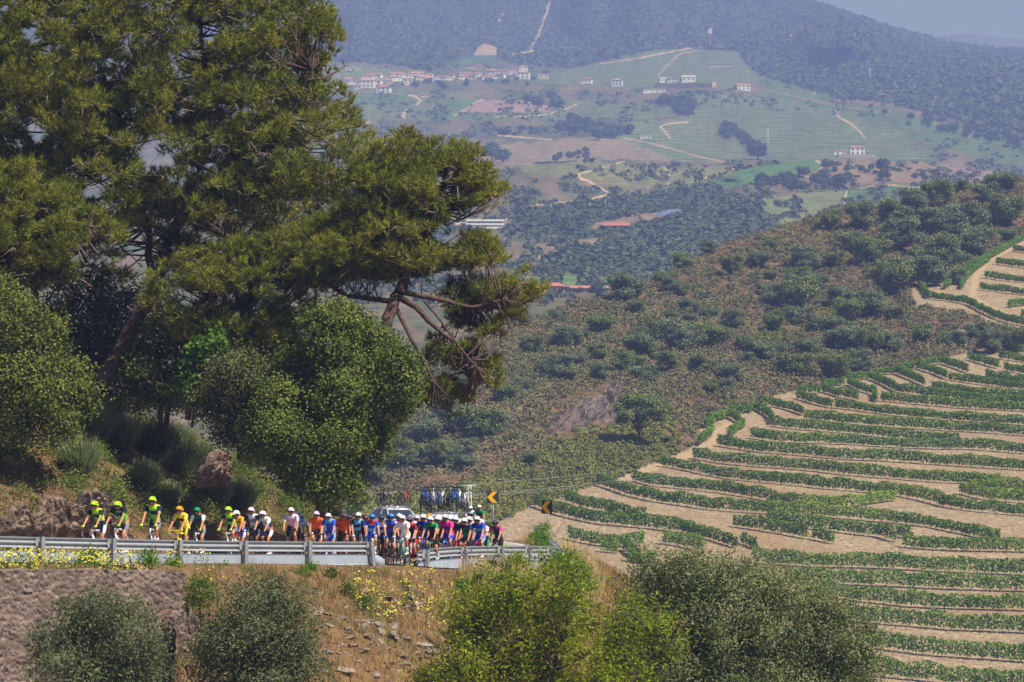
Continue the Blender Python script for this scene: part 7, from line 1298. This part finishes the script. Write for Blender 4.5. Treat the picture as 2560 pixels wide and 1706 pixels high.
def on_roof(loc, rz, x, y, z=1.58): c, s = math.cos(rz), math.sin(rz); return (loc[0] + x * c - y * s, loc[1] + x * s + y * c, loc[2] + z)
def gz(X, Y): i = int(np.argmin((RC[:, 0] - X) ** 2 + (RC[:, 1] - Y) ** 2)); return RC[i, 2] + .02
Y1 = 222.0; X1 = (990 - CX) / F * Y1 ; l1 = (X1, Y1 + 1.0, gz(X1, Y1)); r1 = math.pi + R(21)
car(l1, r1, 'white team car with a few bicycles on its roof, left behind the pack', M_cw, M_cw)
for k, (x, y, c, lab) in enumerate([(-.66, -.4, 'red', 'black and red roof bicycle standing nearest on the white team car'), (.72, -.3, 'black', 'black roof bicycle at the left edge of the white team car'), (.42, -.5, 'grey', 'grey roof bicycle second from the left on the white team car')]):
    bicycle(on_roof(l1, r1, x, y), r1 + (0 if k % 2 else 0.0), None, cloth(c, .3), lab, None, phase=.4 * k)
def loose_wheel(loc, rz, label):
    root = empty('spare_wheel', loc, rz, label, 'wheel', 'spare wheels on the white team car'); w = mobj('rim', BM['rim'], root); w.location = (0, 0, WR); t = mobj('tyre', BM['tyre'], root); t.location = (0, 0, WR)
for k, x in enumerate((.10, -.14)): loose_wheel(on_roof(l1, r1, x, .2), r1, 'spare wheel clamped upright between the roof bicycles, %s' % ('left one' if k == 0 else 'right one'))
Y2 = 178.0; X2 = (1108 - CX) / F * Y2; l2 = (X2, Y2 + .8, gz(X2, Y2)); r2 = math.pi + R(3)
car(l2, r2, 'white and navy team car loaded with a row of bicycles, close behind the pack', M_cb, M_cw)
cols2 = ['black', 'blue', 'blue', 'white', 'blue', 'white', 'black', 'blue', 'blue', 'white', 'white']
pos = ['first', 'second', 'third', 'fourth', 'fifth', 'sixth', 'seventh', 'eighth', 'ninth', 'tenth', 'eleventh']
for k, c in enumerate(cols2):
    x = .95 - 1.9 * k / (len(cols2) - 1); fl = math.pi if k % 2 else 0
    o = bicycle(on_roof(l2, r2, x, -.5 + (.3, -.25, .1, -.05)[k % 4], 1.58 + (0, .07, -.03, .1)[k % 4]), r2 + fl + R((-4, 3, 5, -2)[k % 4]), None, cloth(c, .3), '%s bicycle in the roof row of the loaded team car, %s from the left' % (c, pos[k]), 'bicycles on the loaded team car', bottle=False, phase=.3 * k, tilt=R((-3, 2, 0)[k % 3]))
# race support motorcycle-free; small roof beacon omitted
# =====================================================================  AIR
def haze():
    b = MB(); x0, x1, y0, y1, z0, z1 = -2600.0, 2600.0, -30.0, 8200.0, -91.0, 760.0
    b.add([(x0, y0, z0), (x1, y0, z0), (x1, y1, z0), (x0, y1, z0), (x0, y0, z1), (x1, y0, z1), (x1, y1, z1), (x0, y1, z1)],
          [(3, 2, 1, 0), (4, 5, 6, 7), (0, 1, 5, 4), (1, 2, 6, 5), (2, 3, 7, 6), (3, 0, 4, 7)])
    m = bpy.data.materials.new('haze'); m.use_nodes = True; t = m.node_tree; t.nodes.remove(t.nodes['Principled BSDF'])
    v = t.nodes.new('ShaderNodeVolumePrincipled'); v.inputs['Color'].default_value = (*HAZE_C, 1); v.inputs['Density'].default_value = HAZE_D
    v.inputs['Absorption Color'].default_value = (0.25, 0.25, 0.25, 1); v.inputs['Anisotropy'].default_value = 0.0
    t.links.new(v.outputs[0], t.nodes['Material Output'].inputs['Volume'])
    tag(b.build('haze', m), kind='stuff')
b_ = MB(); b_.add([(-2590, -29, -90), (2590, -29, -90), (2590, 8190, -90), (-2590, 8190, -90)], [(0, 1, 2, 3)]); tag(b_.build('terrain', mat('valley_soil', srgb(110, 108, 72), 0.95, var=0.3, scale=0.02)), kind='structure')
HAZE_C, HAZE_D = (0.35, 0.45, 0.95), 2.4e-4
haze()
